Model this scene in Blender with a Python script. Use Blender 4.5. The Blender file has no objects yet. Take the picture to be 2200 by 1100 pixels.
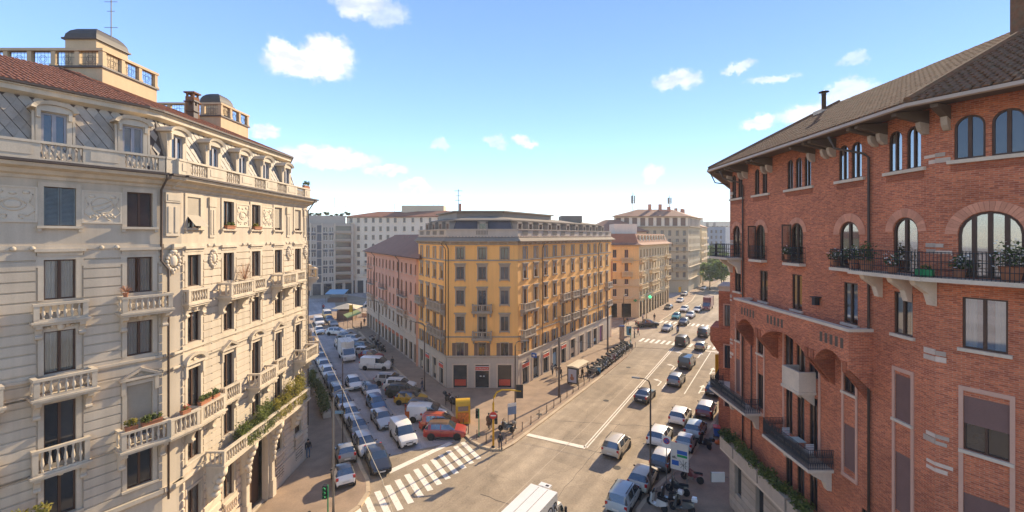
import bpy, math, random
from mathutils import Matrix, Vector
rnd = random.Random(11)
sc = bpy.context.scene
COL = sc.collection
R = math.radians

# ------------------------------------------------------------------ camera
CAM_H = 21.0
cam_d = bpy.data.cameras.new('camera')
cam = bpy.data.objects.new('camera', cam_d)
COL.objects.link(cam)
cam_d.sensor_width = 36.0
cam_d.lens = 36.0 * 960.0 / 2200.0
cam_d.shift_y = -0.0195
cam_d.clip_start = 0.1
cam_d.clip_end = 5000.0
cam.location = (0, 0, CAM_H)
cam.rotation_euler = (R(90), 0, 0)
sc.camera = cam

# ------------------------------------------------------------------ light and exposure
SUN_AZ, SUN_EL = 39.4, 28.0          # azimuth from +Y towards +X, elevation
SKY_STRENGTH = 0.15
SKY_TINT = (0.72, 0.77, 0.93)
sun_dir = Vector((math.sin(R(SUN_AZ)) * math.cos(R(SUN_EL)), math.cos(R(SUN_AZ)) * math.cos(R(SUN_EL)), math.sin(R(SUN_EL))))
sun_d = bpy.data.lights.new('sun', 'SUN')
sun_d.energy = 3.4
sun_d.angle = R(0.55)
sun_d.color = (1.0, 0.84, 0.62)
sun = bpy.data.objects.new('sun', sun_d)
COL.objects.link(sun)
sun.location = (60, 90, 80)
sun.rotation_euler = (-sun_dir).to_track_quat('-Z', 'Y').to_euler()
sc.view_settings.view_transform = 'Standard'
sc.view_settings.look = 'None'
sc.view_settings.gamma = 1.0
sc.view_settings.exposure = 1.31
sc.view_settings.use_curve_mapping = False
sc.cycles.use_denoising = True
sc.cycles.max_bounces = 8
sc.cycles.diffuse_bounces = 5
sc.cycles.glossy_bounces = 3
sc.cycles.transmission_bounces = 4
sc.cycles.transparent_max_bounces = 8
sc.cycles.volume_bounces = 0
sc.cycles.sample_clamp_indirect = 6.0
sc.cycles.caustics_reflective = False
sc.cycles.caustics_refractive = False

world = bpy.data.worlds.new('World')
sc.world = world
world.use_nodes = True
wn, wl = world.node_tree.nodes, world.node_tree.links
wn.clear()
world.cycles.sampling_method = 'MANUAL'
world.cycles.sample_map_resolution = 256
w_out = wn.new('ShaderNodeOutputWorld')
w_bg = wn.new('ShaderNodeBackground')
w_bg.inputs['Strength'].default_value = SKY_STRENGTH
sky = wn.new('ShaderNodeTexSky')
sky.sky_type = 'NISHITA'
sky.sun_disc = False
sky.sun_elevation = R(SUN_EL)
sky.sun_rotation = R(SUN_AZ)
sky.altitude = 120.0
sky.air_density = 1.0
sky.dust_density = 0.15
sky.ozone_density = 2.2
w_tc = wn.new('ShaderNodeTexCoord')
# an even sky: its colour follows the elevation only, read at a right angle to the sun
w_sep = wn.new('ShaderNodeSeparateXYZ'); wl.new(w_tc.outputs['Generated'], w_sep.inputs[0])
w_z2 = wn.new('ShaderNodeMath'); w_z2.operation = 'MULTIPLY'; wl.new(w_sep.outputs[2], w_z2.inputs[0]); wl.new(w_sep.outputs[2], w_z2.inputs[1])
w_1z = wn.new('ShaderNodeMath'); w_1z.operation = 'SUBTRACT'; w_1z.use_clamp = True; w_1z.inputs[0].default_value = 1.0; wl.new(w_z2.outputs[0], w_1z.inputs[1])
w_sq = wn.new('ShaderNodeMath'); w_sq.operation = 'SQRT'; wl.new(w_1z.outputs[0], w_sq.inputs[0])
w_vec = wn.new('ShaderNodeCombineXYZ'); wl.new(w_sep.outputs[2], w_vec.inputs[2])
for k, c_ in ((0, math.sin(R(SUN_AZ - 80))), (1, math.cos(R(SUN_AZ - 80)))):
    q_ = wn.new('ShaderNodeMath'); q_.operation = 'MULTIPLY'; q_.inputs[1].default_value = c_; wl.new(w_sq.outputs[0], q_.inputs[0]); wl.new(q_.outputs[0], w_vec.inputs[k])
wl.new(w_vec.outputs[0], sky.inputs['Vector'])
w_hs = wn.new('ShaderNodeVectorMath'); w_hs.operation = 'MULTIPLY'
w_hs.inputs[1].default_value = SKY_TINT
wl.new(sky.outputs[0], w_hs.inputs[0])
# clouds: soft ellipses on the sky sphere, their edges broken up by noise
w_n1 = wn.new('ShaderNodeTexNoise')
w_n1.inputs['Scale'].default_value = 24.0
w_n1.inputs['Detail'].default_value = 7.0
w_n1.inputs['Roughness'].default_value = 0.66
wl.new(w_tc.outputs['Generated'], w_n1.inputs['Vector'])
w_off = wn.new('ShaderNodeVectorMath'); w_off.operation = 'MULTIPLY_ADD'
w_off.inputs[1].default_value = (0.062, 0.062, 0.062)
wl.new(w_n1.outputs['Color'], w_off.inputs[0])
w_half = wn.new('ShaderNodeVectorMath'); w_half.operation = 'SUBTRACT'
w_half.inputs[1].default_value = (0.031, 0.031, 0.031)
wl.new(w_tc.outputs['Generated'], w_half.inputs[0])
wl.new(w_half.outputs[0], w_off.inputs[2])
CLOUDS = [  # azimuth deg, elevation deg, half width deg, half height deg, density
    (-24.6, 19.3, 4.6, 1.7, 1.0), (-22.4, 20.6, 2.9, 1.9, 1.0), (-27.6, 20.2, 1.5, 1.2, 0.9), (-18.6, 26.4, 3.0, 1.7, 0.7),
    (-15.6, 25.6, 2.4, 1.6, 0.45), (-22.3, 9.2, 5.6, 1.35, 0.95), (-15.8, 7.9, 2.8, 0.75, 0.85), (-11.9, 6.3, 2.1, 0.75, 0.8),
    (-28.9, 11.6, 1.5, 0.8, 0.85), (-9.0, 11.3, 1.2, 0.7, 0.5), (-2.2, 11.9, 1.8, 0.75, 0.5), (1.7, 11.9, 1.6, 0.8, 0.8),
    (17.3, 7.6, 1.6, 1.1, 0.95), (20.4, 18.1, 2.6, 1.2, 0.7), (27.0, 18.6, 1.6, 0.6, 0.6), (30.0, 17.0, 2.4, 0.6, 0.6),
    (28.9, 12.8, 1.8, 0.9, 0.85), (33.6, 12.9, 3.0, 1.2, 0.75), (37.0, 14.4, 2.6, 1.0, 0.6), (37.4, 17.2, 1.2, 0.7, 0.4),
    (-4.1, 3.9, 1.8, 0.8, 0.6), (2.0, 4.2, 2.6, 0.7, 0.5), (6.0, 3.5, 2.6, 0.8, 0.45), (11.5, 4.3, 1.6, 0.6, 0.4),
    (17.0, 3.9, 3.0, 0.7, 0.5), (22.0, 4.2, 2.8, 0.7, 0.5),
    (75, 16, 7, 2.5, 0.8), (100, 10, 8, 2, 0.8), (135, 20, 7, 3, 0.9), (170, 12, 8, 2, 0.8), (205, 18, 7, 3, 0.9),
    (240, 9, 8, 2, 0.8), (275, 15, 6, 2.4, 0.8), (300, 24, 6, 3, 0.9), (60, 40, 6, 4, 0.7), (190, 45, 7, 4, 0.7)]
scaled_dir = wn.new('ShaderNodeVectorMath'); scaled_dir.operation = 'MULTIPLY'; scaled_dir.inputs[1].default_value = (1, 1, 2.2); wl.new(w_tc.outputs['Generated'], scaled_dir.inputs[0])
prev = None
for az, el, hw, hh, dens in CLOUDS:
    mp = wn.new('ShaderNodeMapping'); mp.vector_type = 'TEXTURE'
    c = (math.sin(R(az)) * math.cos(R(el)), math.cos(R(az)) * math.cos(R(el)), math.sin(R(el)))
    mp.inputs['Location'].default_value = c
    mp.inputs['Rotation'].default_value = (0, 0, R(-az))
    mp.inputs['Scale'].default_value = (math.tan(R(hw)) * 1.0, 0.22, math.tan(R(hh)) * 1.0)
    wl.new(w_off.outputs[0], mp.inputs['Vector'])
    ln = wn.new('ShaderNodeVectorMath'); ln.operation = 'LENGTH'
    wl.new(mp.outputs[0], ln.inputs[0])
    mr = wn.new('ShaderNodeMapRange'); mr.interpolation_type = 'SMOOTHSTEP'
    mr.inputs['From Min'].default_value = 1.16
    mr.inputs['From Max'].default_value = 0.58
    mr.inputs['To Min'].default_value = 0.0
    mr.inputs['To Max'].default_value = dens
    wl.new(ln.outputs['Value'], mr.inputs['Value'])
    if prev is None:
        prev = mr.outputs[0]
    else:
        mx = wn.new('ShaderNodeMath'); mx.operation = 'MAXIMUM'
        wl.new(prev, mx.inputs[0]); wl.new(mr.outputs[0], mx.inputs[1])
        prev = mx.outputs[0]
w_mix = wn.new('ShaderNodeMix'); w_mix.data_type = 'RGBA'
wl.new(prev, w_mix.inputs[0])
wl.new(w_hs.outputs[0], w_mix.inputs[6])
CLOUD_COL = (3.4, 3.4, 3.45, 1); CLOUD_SHADE = (2.5, 2.62, 2.85, 1)
w_cn = wn.new('ShaderNodeTexNoise'); w_cn.inputs['Scale'].default_value = 30.0; w_cn.inputs['Detail'].default_value = 4.0
wl.new(scaled_dir.outputs[0], w_cn.inputs['Vector'])
w_cm = wn.new('ShaderNodeMix'); w_cm.data_type = 'RGBA'; w_cm.inputs[6].default_value = CLOUD_SHADE; w_cm.inputs[7].default_value = CLOUD_COL
w_cr = wn.new('ShaderNodeMapRange'); w_cr.inputs[1].default_value = 0.36; w_cr.inputs[2].default_value = 0.56; wl.new(w_cn.outputs['Fac'], w_cr.inputs[0])
wl.new(w_cr.outputs[0], w_cm.inputs[0]); wl.new(w_cm.outputs[2], w_mix.inputs[7])
wl.new(w_mix.outputs[2], w_bg.inputs['Color'])
wl.new(w_bg.outputs[0], w_out.inputs['Surface'])

# ------------------------------------------------------------------ helpers: objects
WM = {}
def link(o, parent=None, M=None):
    COL.objects.link(o)
    M = Matrix.Identity(4) if M is None else M
    if parent is not None:
        o.parent = parent
        o.matrix_basis = WM[parent.name].inverted() @ M
    else:
        o.matrix_basis = M
    WM[o.name] = M
    return o
def put(name, data, parent=None, M=None, kind=None):
    o = bpy.data.objects.new(name, data)
    if M is None and parent is not None:
        M = WM[parent.name]
    link(o, parent, M)
    if kind: o['kind'] = kind
    return o
def tag(o, label, cat, group=None):
    o['label'] = label; o['category'] = cat
    if group: o['group'] = group
    return o
def thing(name, label, cat, M, group=None):
    o = bpy.data.objects.new(name, None)
    o.empty_display_size = 0.3
    link(o, None, M)
    return tag(o, label, cat, group)
def FR(ox, oy, ux, uy, z=0.0):
    n = math.hypot(ux, uy); ux /= n; uy /= n
    return Matrix(((ux, -uy, 0, ox), (uy, ux, 0, oy), (0, 0, 1, z), (0, 0, 0, 1)))
def HD(x, y, hx, hy, z=0.0):                 # local +Y points along (hx, hy)
    n = math.hypot(hx, hy); hx /= n; hy /= n
    return Matrix(((hy, hx, 0, x), (-hx, hy, 0, y), (0, 0, 1, z), (0, 0, 0, 1)))
def T(x, y, z):
    return Matrix.Translation((x, y, z))
def setmat(o, i, m):
    o.material_slots[i].link = 'OBJECT'
    o.material_slots[i].material = m

# ------------------------------------------------------------------ helpers: meshes
class MB:
    def __init__(s):
        s.v = []; s.f = []; s.m = []
    def poly(s, pts, m=0):
        b = len(s.v); s.v.extend([tuple(p) for p in pts]); s.f.append(tuple(range(b, b + len(pts)))); s.m.append(m)
    def box(s, x0, x1, y0, y1, z0, z1, m=0):
        b = len(s.v)
        s.v.extend([(x0, y0, z0), (x1, y0, z0), (x1, y1, z0), (x0, y1, z0), (x0, y0, z1), (x1, y0, z1), (x1, y1, z1), (x0, y1, z1)])
        for q in ((0, 3, 2, 1), (4, 5, 6, 7), (0, 1, 5, 4), (1, 2, 6, 5), (2, 3, 7, 6), (3, 0, 4, 7)):
            s.f.append(tuple(b + i for i in q)); s.m.append(m)
        return s
    def loft(s, rings, closed=True, caps=True, m=0):
        n = len(rings[0]); b = len(s.v)
        for r in rings: s.v.extend([tuple(p) for p in r])
        for i in range(len(rings) - 1):
            for j in range(n if closed else n - 1):
                k = (j + 1) % n
                s.f.append((b + i * n + j, b + i * n + k, b + (i + 1) * n + k, b + (i + 1) * n + j)); s.m.append(m)
        if caps and closed:
            s.f.append(tuple(b + j for j in reversed(range(n)))); s.m.append(m)
            s.f.append(tuple(b + (len(rings) - 1) * n + j for j in range(n))); s.m.append(m)
        return s
    def pxz(s, pts, y0, y1, m=0):            # polygon in x,z extruded along y
        return s.loft([[(p[0], y0, p[1]) for p in pts], [(p[0], y1, p[1]) for p in pts]], m=m)
    def pyz(s, pts, x0, x1, m=0):
        return s.loft([[(x0, p[0], p[1]) for p in pts], [(x1, p[0], p[1]) for p in pts]], m=m)
    def pxy(s, pts, z0, z1, m=0):
        return s.loft([[(p[0], p[1], z0) for p in pts], [(p[0], p[1], z1) for p in pts]], m=m)
    def lathe(s, prof, n=8, c=(0, 0, 0), m=0, axis='z'):
        rings = []
        for r, h in prof:
            ring = []
            for i in range(n):
                a = 2 * math.pi * i / n
                p = (r * math.cos(a), r * math.sin(a), h)
                if axis == 'x': p = (h, p[0], p[1])
                if axis == 'y': p = (p[0], h, p[1])
                ring.append((c[0] + p[0], c[1] + p[1], c[2] + p[2]))
            rings.append(ring)
        return s.loft(rings, m=m)
    def tube(s, pts, r, n=5, m=0):
        pts = [Vector(p) for p in pts]; rings = []
        for i, p in enumerate(pts):
            d = (pts[min(i + 1, len(pts) - 1)] - pts[max(i - 1, 0)]).normalized()
            a = d.cross(Vector((0, 0, 1)))
            if a.length < 0.05: a = d.cross(Vector((1, 0, 0)))
            a.normalize(); bb = d.cross(a).normalized()
            rr = r[i] if isinstance(r, (list, tuple)) else r
            rings.append([p + rr * (math.cos(2 * math.pi * k / n) * a + math.sin(2 * math.pi * k / n) * bb) for k in range(n)])
        return s.loft(rings, m=m)
    def blob(s, c, r, n=8, m=0):             # ellipsoid, r = (rx, ry, rz)
        rings = []
        for k in range(1, 6):
            t = math.pi * k / 6
            rings.append([(c[0] + r[0] * math.sin(t) * math.cos(2 * math.pi * i / n), c[1] + r[1] * math.sin(t) * math.sin(2 * math.pi * i / n), c[2] - r[2] * math.cos(t)) for i in range(n)])
        return s.loft(rings, m=m)
    def mesh(s, name, mats, smooth=False):
        me = bpy.data.meshes.new(name)
        me.from_pydata(s.v, [], s.f)
        for mt in (mats if isinstance(mats, (list, tuple)) else [mats]): me.materials.append(mt)
        if any(s.m): me.polygons.foreach_set('material_index', s.m)
        if smooth: me.polygons.foreach_set('use_smooth', [True] * len(s.f))
        me.update()
        return me
CACHE = {}
def cached(key, fn):
    if key not in CACHE: CACHE[key] = fn()
    return CACHE[key]
def box_mesh(name, x0, x1, y0, y1, z0, z1, m):
    return MB().box(x0, x1, y0, y1, z0, z1).mesh(name, m)

def inset(poly, d):
    out = []; n = len(poly)
    for i in range(n):
        a, b, c = poly[i - 1], poly[i], poly[(i + 1) % n]
        u1 = Vector((b[0] - a[0], b[1] - a[1])).normalized(); u2 = Vector((c[0] - b[0], c[1] - b[1])).normalized()
        n1 = Vector((-u1.y, u1.x)); n2 = Vector((-u2.y, u2.x))
        bis = n1 + n2
        bis = bis / max(bis.dot(n1), 1e-6) * d
        out.append((b[0] + bis.x, b[1] + bis.y))
    return out
def clip_x(pts, x0, x1):
    def half(ps, inside, xc):
        out = []
        for i in range(len(ps)):
            a, b = ps[i - 1], ps[i]
            ia, ib = inside(a), inside(b)
            if ia != ib:
                t = (xc - a[0]) / (b[0] - a[0]); out.append((xc, a[1] + t * (b[1] - a[1])))
            if ib: out.append(b)
        return out
    ps = half(pts, lambda p: p[0] >= x0 - 1e-9, x0)
    return half(ps, lambda p: p[0] <= x1 + 1e-9, x1) if ps else ps

# ------------------------------------------------------------------ materials
def new_mat(name):
    m = bpy.data.materials.new(name); m.use_nodes = True
    n = m.node_tree.nodes; l = m.node_tree.links
    return m, n, l, n['Principled BSDF']
def scaled(n, l, pos, s):
    v = n.new('ShaderNodeVectorMath'); v.operation = 'MULTIPLY'; v.inputs[1].default_value = s
    l.new(pos, v.inputs[0]); return v.outputs[0]
WARM = (1.05, 0.985, 0.86)
def mat(name, col, rough=0.8, var=0.12, vs=0.7, fine=0.08, fs=14.0, streak=0.0, bump=0.0, metal=0.0, spec=0.35, coat=0.0, rand=0.0, tint=None, objc=False):
    col = tuple(c * w for c, w in zip(col, WARM))
    if tint: tint = tuple(c * w for c, w in zip(tint, WARM))
    m, n, l, b = new_mat(name)
    geo = n.new('ShaderNodeTexCoord').outputs['Object'] if objc else n.new('ShaderNodeNewGeometry').outputs['Position']
    terms = []
    def noise(vec, scale, det=3):
        t = n.new('ShaderNodeTexNoise'); t.inputs['Scale'].default_value = scale; t.inputs['Detail'].default_value = det
        l.new(vec, t.inputs['Vector']); return t.outputs['Fac']
    if var: terms.append((noise(geo, vs, 4), var * 2.4))
    if fine: fo = noise(geo, fs, 2); terms.append((fo, fine * 2.4))
    if streak: terms.append((noise(scaled(n, l, geo, (2.2, 2.2, 0.12)), 1.0, 4), streak * 2.4))
    if rand: terms.append((n.new('ShaderNodeObjectInfo').outputs['Random'], rand * 2))
    cur = None
    for s, k in terms:
        a = n.new('ShaderNodeMath'); a.operation = 'MULTIPLY_ADD'
        l.new(s, a.inputs[0]); a.inputs[1].default_value = k
        if cur is None: a.inputs[2].default_value = 1.0 - sum(kk for _, kk in terms) / 2
        else: l.new(cur, a.inputs[2])
        cur = a.outputs[0]
    if cur is not None:
        sv = n.new('ShaderNodeVectorMath'); sv.operation = 'SCALE'
        if tint:
            tm = n.new('ShaderNodeMix'); tm.data_type = 'RGBA'
            tm.inputs[6].default_value = (*col, 1); tm.inputs[7].default_value = (*tint, 1)
            rp = n.new('ShaderNodeMapRange'); rp.inputs[1].default_value = 0.42; rp.inputs[2].default_value = 0.66
            l.new(noise(geo, vs * 2.3, 5), rp.inputs[0]); l.new(rp.outputs[0], tm.inputs[0])
            l.new(tm.outputs[2], sv.inputs[0])
        else: sv.inputs[0].default_value = col
        l.new(cur, sv.inputs['Scale']); l.new(sv.outputs[0], b.inputs['Base Color'])
    else: b.inputs['Base Color'].default_value = (*col, 1)
    b.inputs['Roughness'].default_value = rough
    b.inputs['Metallic'].default_value = metal
    b.inputs['Specular IOR Level'].default_value = spec
    if coat: b.inputs['Coat Weight'].default_value = coat; b.inputs['Coat Roughness'].default_value = 0.05
    if bump and fine:
        bp = n.new('ShaderNodeBump'); bp.inputs['Strength'].default_value = bump; bp.inputs['Distance'].default_value = 0.02
        l.new(fo, bp.inputs['Height']); l.new(bp.outputs[0], b.inputs['Normal'])
    return m
def brick_mat(name, c1, c2, mortar, bw=0.25, bh=0.075, warm=None):
    m, n, l, b = new_mat(name)
    tc = n.new('ShaderNodeTexCoord')
    sp = n.new('ShaderNodeSeparateXYZ'); l.new(tc.outputs['Object'], sp.inputs[0])
    ad = n.new('ShaderNodeMath'); ad.operation = 'ADD'; l.new(sp.outputs[0], ad.inputs[0]); l.new(sp.outputs[1], ad.inputs[1])
    cb = n.new('ShaderNodeCombineXYZ'); l.new(ad.outputs[0], cb.inputs[0]); l.new(sp.outputs[2], cb.inputs[1])
    br = n.new('ShaderNodeTexBrick'); l.new(cb.outputs[0], br.inputs['Vector'])
    br.inputs['Color1'].default_value = (*c1, 1); br.inputs['Color2'].default_value = (*c2, 1); br.inputs['Mortar'].default_value = (*mortar, 1)
    br.inputs['Scale'].default_value = 1.0; br.inputs['Mortar Size'].default_value = 0.008
    br.inputs['Brick Width'].default_value = bw; br.inputs['Row Height'].default_value = bh; br.inputs['Bias'].default_value = 0.0
    geo = n.new('ShaderNodeNewGeometry')
    n1 = n.new('ShaderNodeTexNoise'); n1.inputs['Scale'].default_value = 0.45; n1.inputs['Detail'].default_value = 5; l.new(geo.outputs['Position'], n1.inputs['Vector'])
    n2 = n.new('ShaderNodeTexNoise'); n2.inputs['Scale'].default_value = 9.0; n2.inputs['Detail'].default_value = 3
    l.new(scaled(n, l, geo.outputs['Position'], (1, 1, 2.2)), n2.inputs['Vector'])
    a = n.new('ShaderNodeMath'); a.operation = 'MULTIPLY_ADD'; l.new(n1.outputs['Fac'], a.inputs[0]); a.inputs[1].default_value = 0.85; a.inputs[2].default_value = 0.12
    a2 = n.new('ShaderNodeMath'); a2.operation = 'MULTIPLY_ADD'; l.new(n2.outputs['Fac'], a2.inputs[0]); a2.inputs[1].default_value = 0.9; l.new(a.outputs[0], a2.inputs[2])
    sv = n.new('ShaderNodeVectorMath'); sv.operation = 'SCALE'; l.new(br.outputs['Color'], sv.inputs[0]); l.new(a2.outputs[0], sv.inputs['Scale'])
    l.new(sv.outputs[0], b.inputs['Base Color'])
    b.inputs['Roughness'].default_value = 0.85; b.inputs['Specular IOR Level'].default_value = 0.25
    bp = n.new('ShaderNodeBump'); bp.inputs['Strength'].default_value = 0.5; bp.inputs['Distance'].default_value = 0.01; bp.invert = True
    l.new(br.outputs['Fac'], bp.inputs['Height']); l.new(bp.outputs[0], b.inputs['Normal'])
    return m
def glass_dark(name, col=(0.018, 0.022, 0.026), rand=0.8, rough=0.06):
    m, n, l, b = new_mat(name)
    oi = n.new('ShaderNodeObjectInfo')
    geo = n.new('ShaderNodeNewGeometry')
    t = n.new('ShaderNodeTexNoise'); t.inputs['Scale'].default_value = 1.1; l.new(geo.outputs['Position'], t.inputs['Vector'])
    mx = n.new('ShaderNodeMix'); mx.data_type = 'RGBA'
    mx.inputs[6].default_value = (*col, 1); mx.inputs[7].default_value = (0.20, 0.18, 0.15, 1)
    mr = n.new('ShaderNodeMapRange'); mr.inputs[1].default_value = 0.62; mr.inputs[2].default_value = 1.0; mr.inputs[4].default_value = rand
    l.new(oi.outputs['Random'], mr.inputs[0])
    mu = n.new('ShaderNodeMath'); mu.operation = 'MULTIPLY'; l.new(mr.outputs[0], mu.inputs[0]); l.new(t.outputs['Fac'], mu.inputs[1])
    l.new(mu.outputs[0], mx.inputs[0]); l.new(mx.outputs[2], b.inputs['Base Color'])
    b.inputs['Roughness'].default_value = rough; b.inputs['Specular IOR Level'].default_value = 0.8; b.inputs['IOR'].default_value = 1.6
    bp = n.new('ShaderNodeBump'); bp.inputs['Strength'].default_value = 0.06; bp.inputs['Distance'].default_value = 0.05
    l.new(t.outputs['Fac'], bp.inputs['Height']); l.new(bp.outputs[0], b.inputs['Normal'])
    return m
def glass_clear(name, refl=0.10):
    m, n, l, b = new_mat(name)
    tr = n.new('ShaderNodeBsdfTransparent'); tr.inputs[0].default_value = (0.78, 0.82, 0.82, 1)
    gl = n.new('ShaderNodeBsdfGlossy'); gl.inputs['Roughness'].default_value = 0.03
    fr = n.new('ShaderNodeFresnel'); fr.inputs[0].default_value = 1.6
    ad = n.new('ShaderNodeMath'); ad.operation = 'ADD'; ad.use_clamp = True; ad.inputs[1].default_value = refl; l.new(fr.outputs[0], ad.inputs[0])
    mx = n.new('ShaderNodeMixShader'); l.new(ad.outputs[0], mx.inputs[0]); l.new(tr.outputs[0], mx.inputs[1]); l.new(gl.outputs[0], mx.inputs[2])
    l.new(mx.outputs[0], n['Material Output'].inputs['Surface'])
    return m
def leaf_mat(name, c1, c2):
    m, n, l, b = new_mat(name)
    geo = n.new('ShaderNodeNewGeometry')
    t = n.new('ShaderNodeTexNoise'); t.inputs['Scale'].default_value = 5.0; t.inputs['Detail'].default_value = 2; l.new(geo.outputs['Position'], t.inputs['Vector'])
    mx = n.new('ShaderNodeMix'); mx.data_type = 'RGBA'; mx.inputs[6].default_value = (*c1, 1); mx.inputs[7].default_value = (*c2, 1)
    mr = n.new('ShaderNodeMapRange'); mr.inputs[1].default_value = 0.35; mr.inputs[2].default_value = 0.65; l.new(t.outputs['Fac'], mr.inputs[0]); l.new(mr.outputs[0], mx.inputs[0])
    l.new(mx.outputs[2], b.inputs['Base Color']); b.inputs['Roughness'].default_value = 0.6
    tl = n.new('ShaderNodeBsdfTranslucent'); l.new(mx.outputs[2], tl.inputs[0])
    ms = n.new('ShaderNodeMixShader'); ms.inputs[0].default_value = 0.5
    l.new(b.outputs[0], ms.inputs[1]); l.new(tl.outputs[0], ms.inputs[2]); l.new(ms.outputs[0], n['Material Output'].inputs['Surface'])
    return m

S = {}
S['stucco'] = mat('cream_stucco', (0.50, 0.435, 0.35), 0.85, 0.12, 0.5, 0.06, 18, 0.20, 0.15)
S['course'] = mat('cream_course', (0.515, 0.45, 0.365), 0.85, 0.12, 0.6, 0.06, 18, 0.22, 0.15, rand=0.04)
S['trim'] = mat('cream_trim', (0.53, 0.465, 0.375), 0.8, 0.16, 1.3, 0.08, 18, 0.24, 0.12)
S['relief'] = mat('relief_plaster', (0.60, 0.53, 0.43), 0.85, 0.12, 2.0, 0.08, 22, 0.05, 0.2)
S['slate'] = mat('grey_slate', (0.36, 0.325, 0.28), 0.6, 0.20, 1.5, 0.10, 20, 0.1, 0.1, rand=0.16)
S['tile'] = mat('terracotta_tile', (0.28, 0.105, 0.052), 0.85, 0.34, 2.2, 0.32, 8, 0, 0.2, tint=(0.20, 0.095, 0.055))
S['tile_old'] = mat('weathered_tile', (0.21, 0.105, 0.062), 1.0, 0.28, 2.0, 0.25, 9, 0, 0.2, spec=0.05, tint=(0.17, 0.112, 0.07))
S['gutter'] = mat('brown_gutter', (0.085, 0.062, 0.050), 0.5, 0.15, 1.0, 0.05)
S['iron'] = mat('black_iron', (0.030, 0.030, 0.034), 0.5, 0.15, 2.0, 0.05)
S['wood'] = mat('dark_wood', (0.085, 0.045, 0.028), 0.55, 0.2, 4, 0.1)
S['wood_grey'] = mat('grey_wood', (0.33, 0.33, 0.37), 0.6, 0.1, 3, 0.05)
S['shutter'] = mat('grey_shutter', (0.17, 0.20, 0.21), 0.6, 0.2, 3, 0.1)
S['blind'] = mat('beige_blind', (0.42, 0.37, 0.30), 0.75, 0.1, 2, 0.05, rand=0.12)
S['purple_blind'] = mat('purple_brown_blind', (0.20, 0.115, 0.10), 0.75, 0.1, 2, 0.05, rand=0.1)
S['curtain'] = mat('white_curtain', (0.74, 0.71, 0.68), 0.9, 0.1, 2, 0.05, rand=0.15)
S['terrace'] = mat('ochre_render', (0.52, 0.40, 0.26), 0.85, 0.14, 0.6, 0.06, 15, 0.12)
S['dome'] = mat('lead_dome', (0.075, 0.065, 0.055), 0.6, 0.25, 2, 0.1)
S['yellow'] = mat('yellow_render', (0.92, 0.515, 0.175), 0.88, 0.12, 0.25, 0.06, 12, 0.16, 0.1)
S['ygrey'] = mat('grey_stone_trim', (0.38, 0.325, 0.265), 0.8, 0.14, 1.0, 0.07, 14, 0.08)
S['ybase'] = mat('grey_stone_base', (0.50, 0.44, 0.37), 0.8, 0.12, 0.7, 0.08, 10, 0.1, rand=0.05)
S['ydark'] = mat('dark_metal_roof', (0.27, 0.235, 0.195), 0.55, 0.15, 0.5, 0.05, 10)
S['yslate'] = mat('blue_grey_slate', (0.105, 0.10, 0.11), 0.6, 0.18, 0.8, 0.12, 6, rand=0.05)
S['zinc'] = mat('pale_zinc', (0.30, 0.255, 0.205), 0.85, 0.12, 0.6, 0.05, spec=0.1)
S['pink'] = mat('pink_render', (0.68, 0.36, 0.25), 0.88, 0.10, 0.25, 0.05, 12, 0.12, 0.1)
S['pbase'] = mat('pink_base_stone', (0.55, 0.44, 0.34), 0.85, 0.12, 0.5, 0.06, 12, 0.08)
S['proof'] = mat('brown_roof', (0.29, 0.145, 0.09), 0.85, 0.2, 0.5, 0.15, 6)
S['white'] = mat('white_render', (0.72, 0.645, 0.53), 0.88, 0.09, 0.15, 0.05, 8, 0.08)
S['modern'] = mat('grey_cladding', (0.46, 0.405, 0.345), 0.8, 0.1, 0.3, 0.05, 8, 0.06)
S['modern_dark'] = mat('dark_spandrel', (0.09, 0.10, 0.12), 0.35, 0.2, 0.5, 0.05, rand=0.2)
S['beige'] = mat('beige_render', (0.58, 0.455, 0.27), 0.88, 0.12, 0.25, 0.06, 8, 0.1)
S['ochre'] = mat('ochre_house_render', (0.74, 0.49, 0.21), 0.88, 0.12, 0.25, 0.06, 8, 0.12)
S['beige2'] = mat('grey_beige_render', (0.47, 0.395, 0.28), 0.88, 0.12, 0.2, 0.06, 8, 0.1)
S['blueside'] = mat('blue_grey_render', (0.27, 0.31, 0.37), 0.88, 0.1, 0.2, 0.05, 8, 0.08)
S['shutbrown'] = mat('brown_shutter', (0.20, 0.135, 0.10), 0.7, 0.12, 1, 0.05, rand=0.15)
S['brick'] = brick_mat('red_brick', (0.64, 0.190, 0.078), (0.38, 0.098, 0.046), (0.50, 0.26, 0.16))
S['brick_trim'] = mat('pink_brick', (0.60, 0.27, 0.17), 0.85, 0.12, 2, 0.12, 20, rand=0.14)
S['brick_dark'] = brick_mat('darker_brick', (0.40, 0.105, 0.042), (0.27, 0.068, 0.030), (0.33, 0.16, 0.09))
S['bstone'] = mat('pink_stone_frame', (0.60, 0.36, 0.27), 0.8, 0.1, 1.5, 0.06, 15, 0.05)
S['limestone'] = mat('pale_limestone', (0.63, 0.52, 0.41), 0.85, 0.14, 1.2, 0.1, 12, 0.08, 0.2)
S['soffit'] = mat('timber_soffit', (0.12, 0.085, 0.062), 0.8, 0.15, 1, 0.05)
S['quoin'] = mat('quoin_stone', (0.56, 0.44, 0.36), 0.85, 0.15, 2, 0.1, rand=0.25)
S['glassd'] = glass_dark('window_glass')
S['glassf'] = glass_dark('far_window_glass', (0.045, 0.047, 0.05), 0.9, 0.15)
S['glassb'] = glass_dark('sky_glass', (0.03, 0.035, 0.045), 0.2, 0.02)
S['glassc'] = glass_clear('clear_glass')
S['glassr'] = glass_clear('reflective_glass', 0.38)
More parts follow.
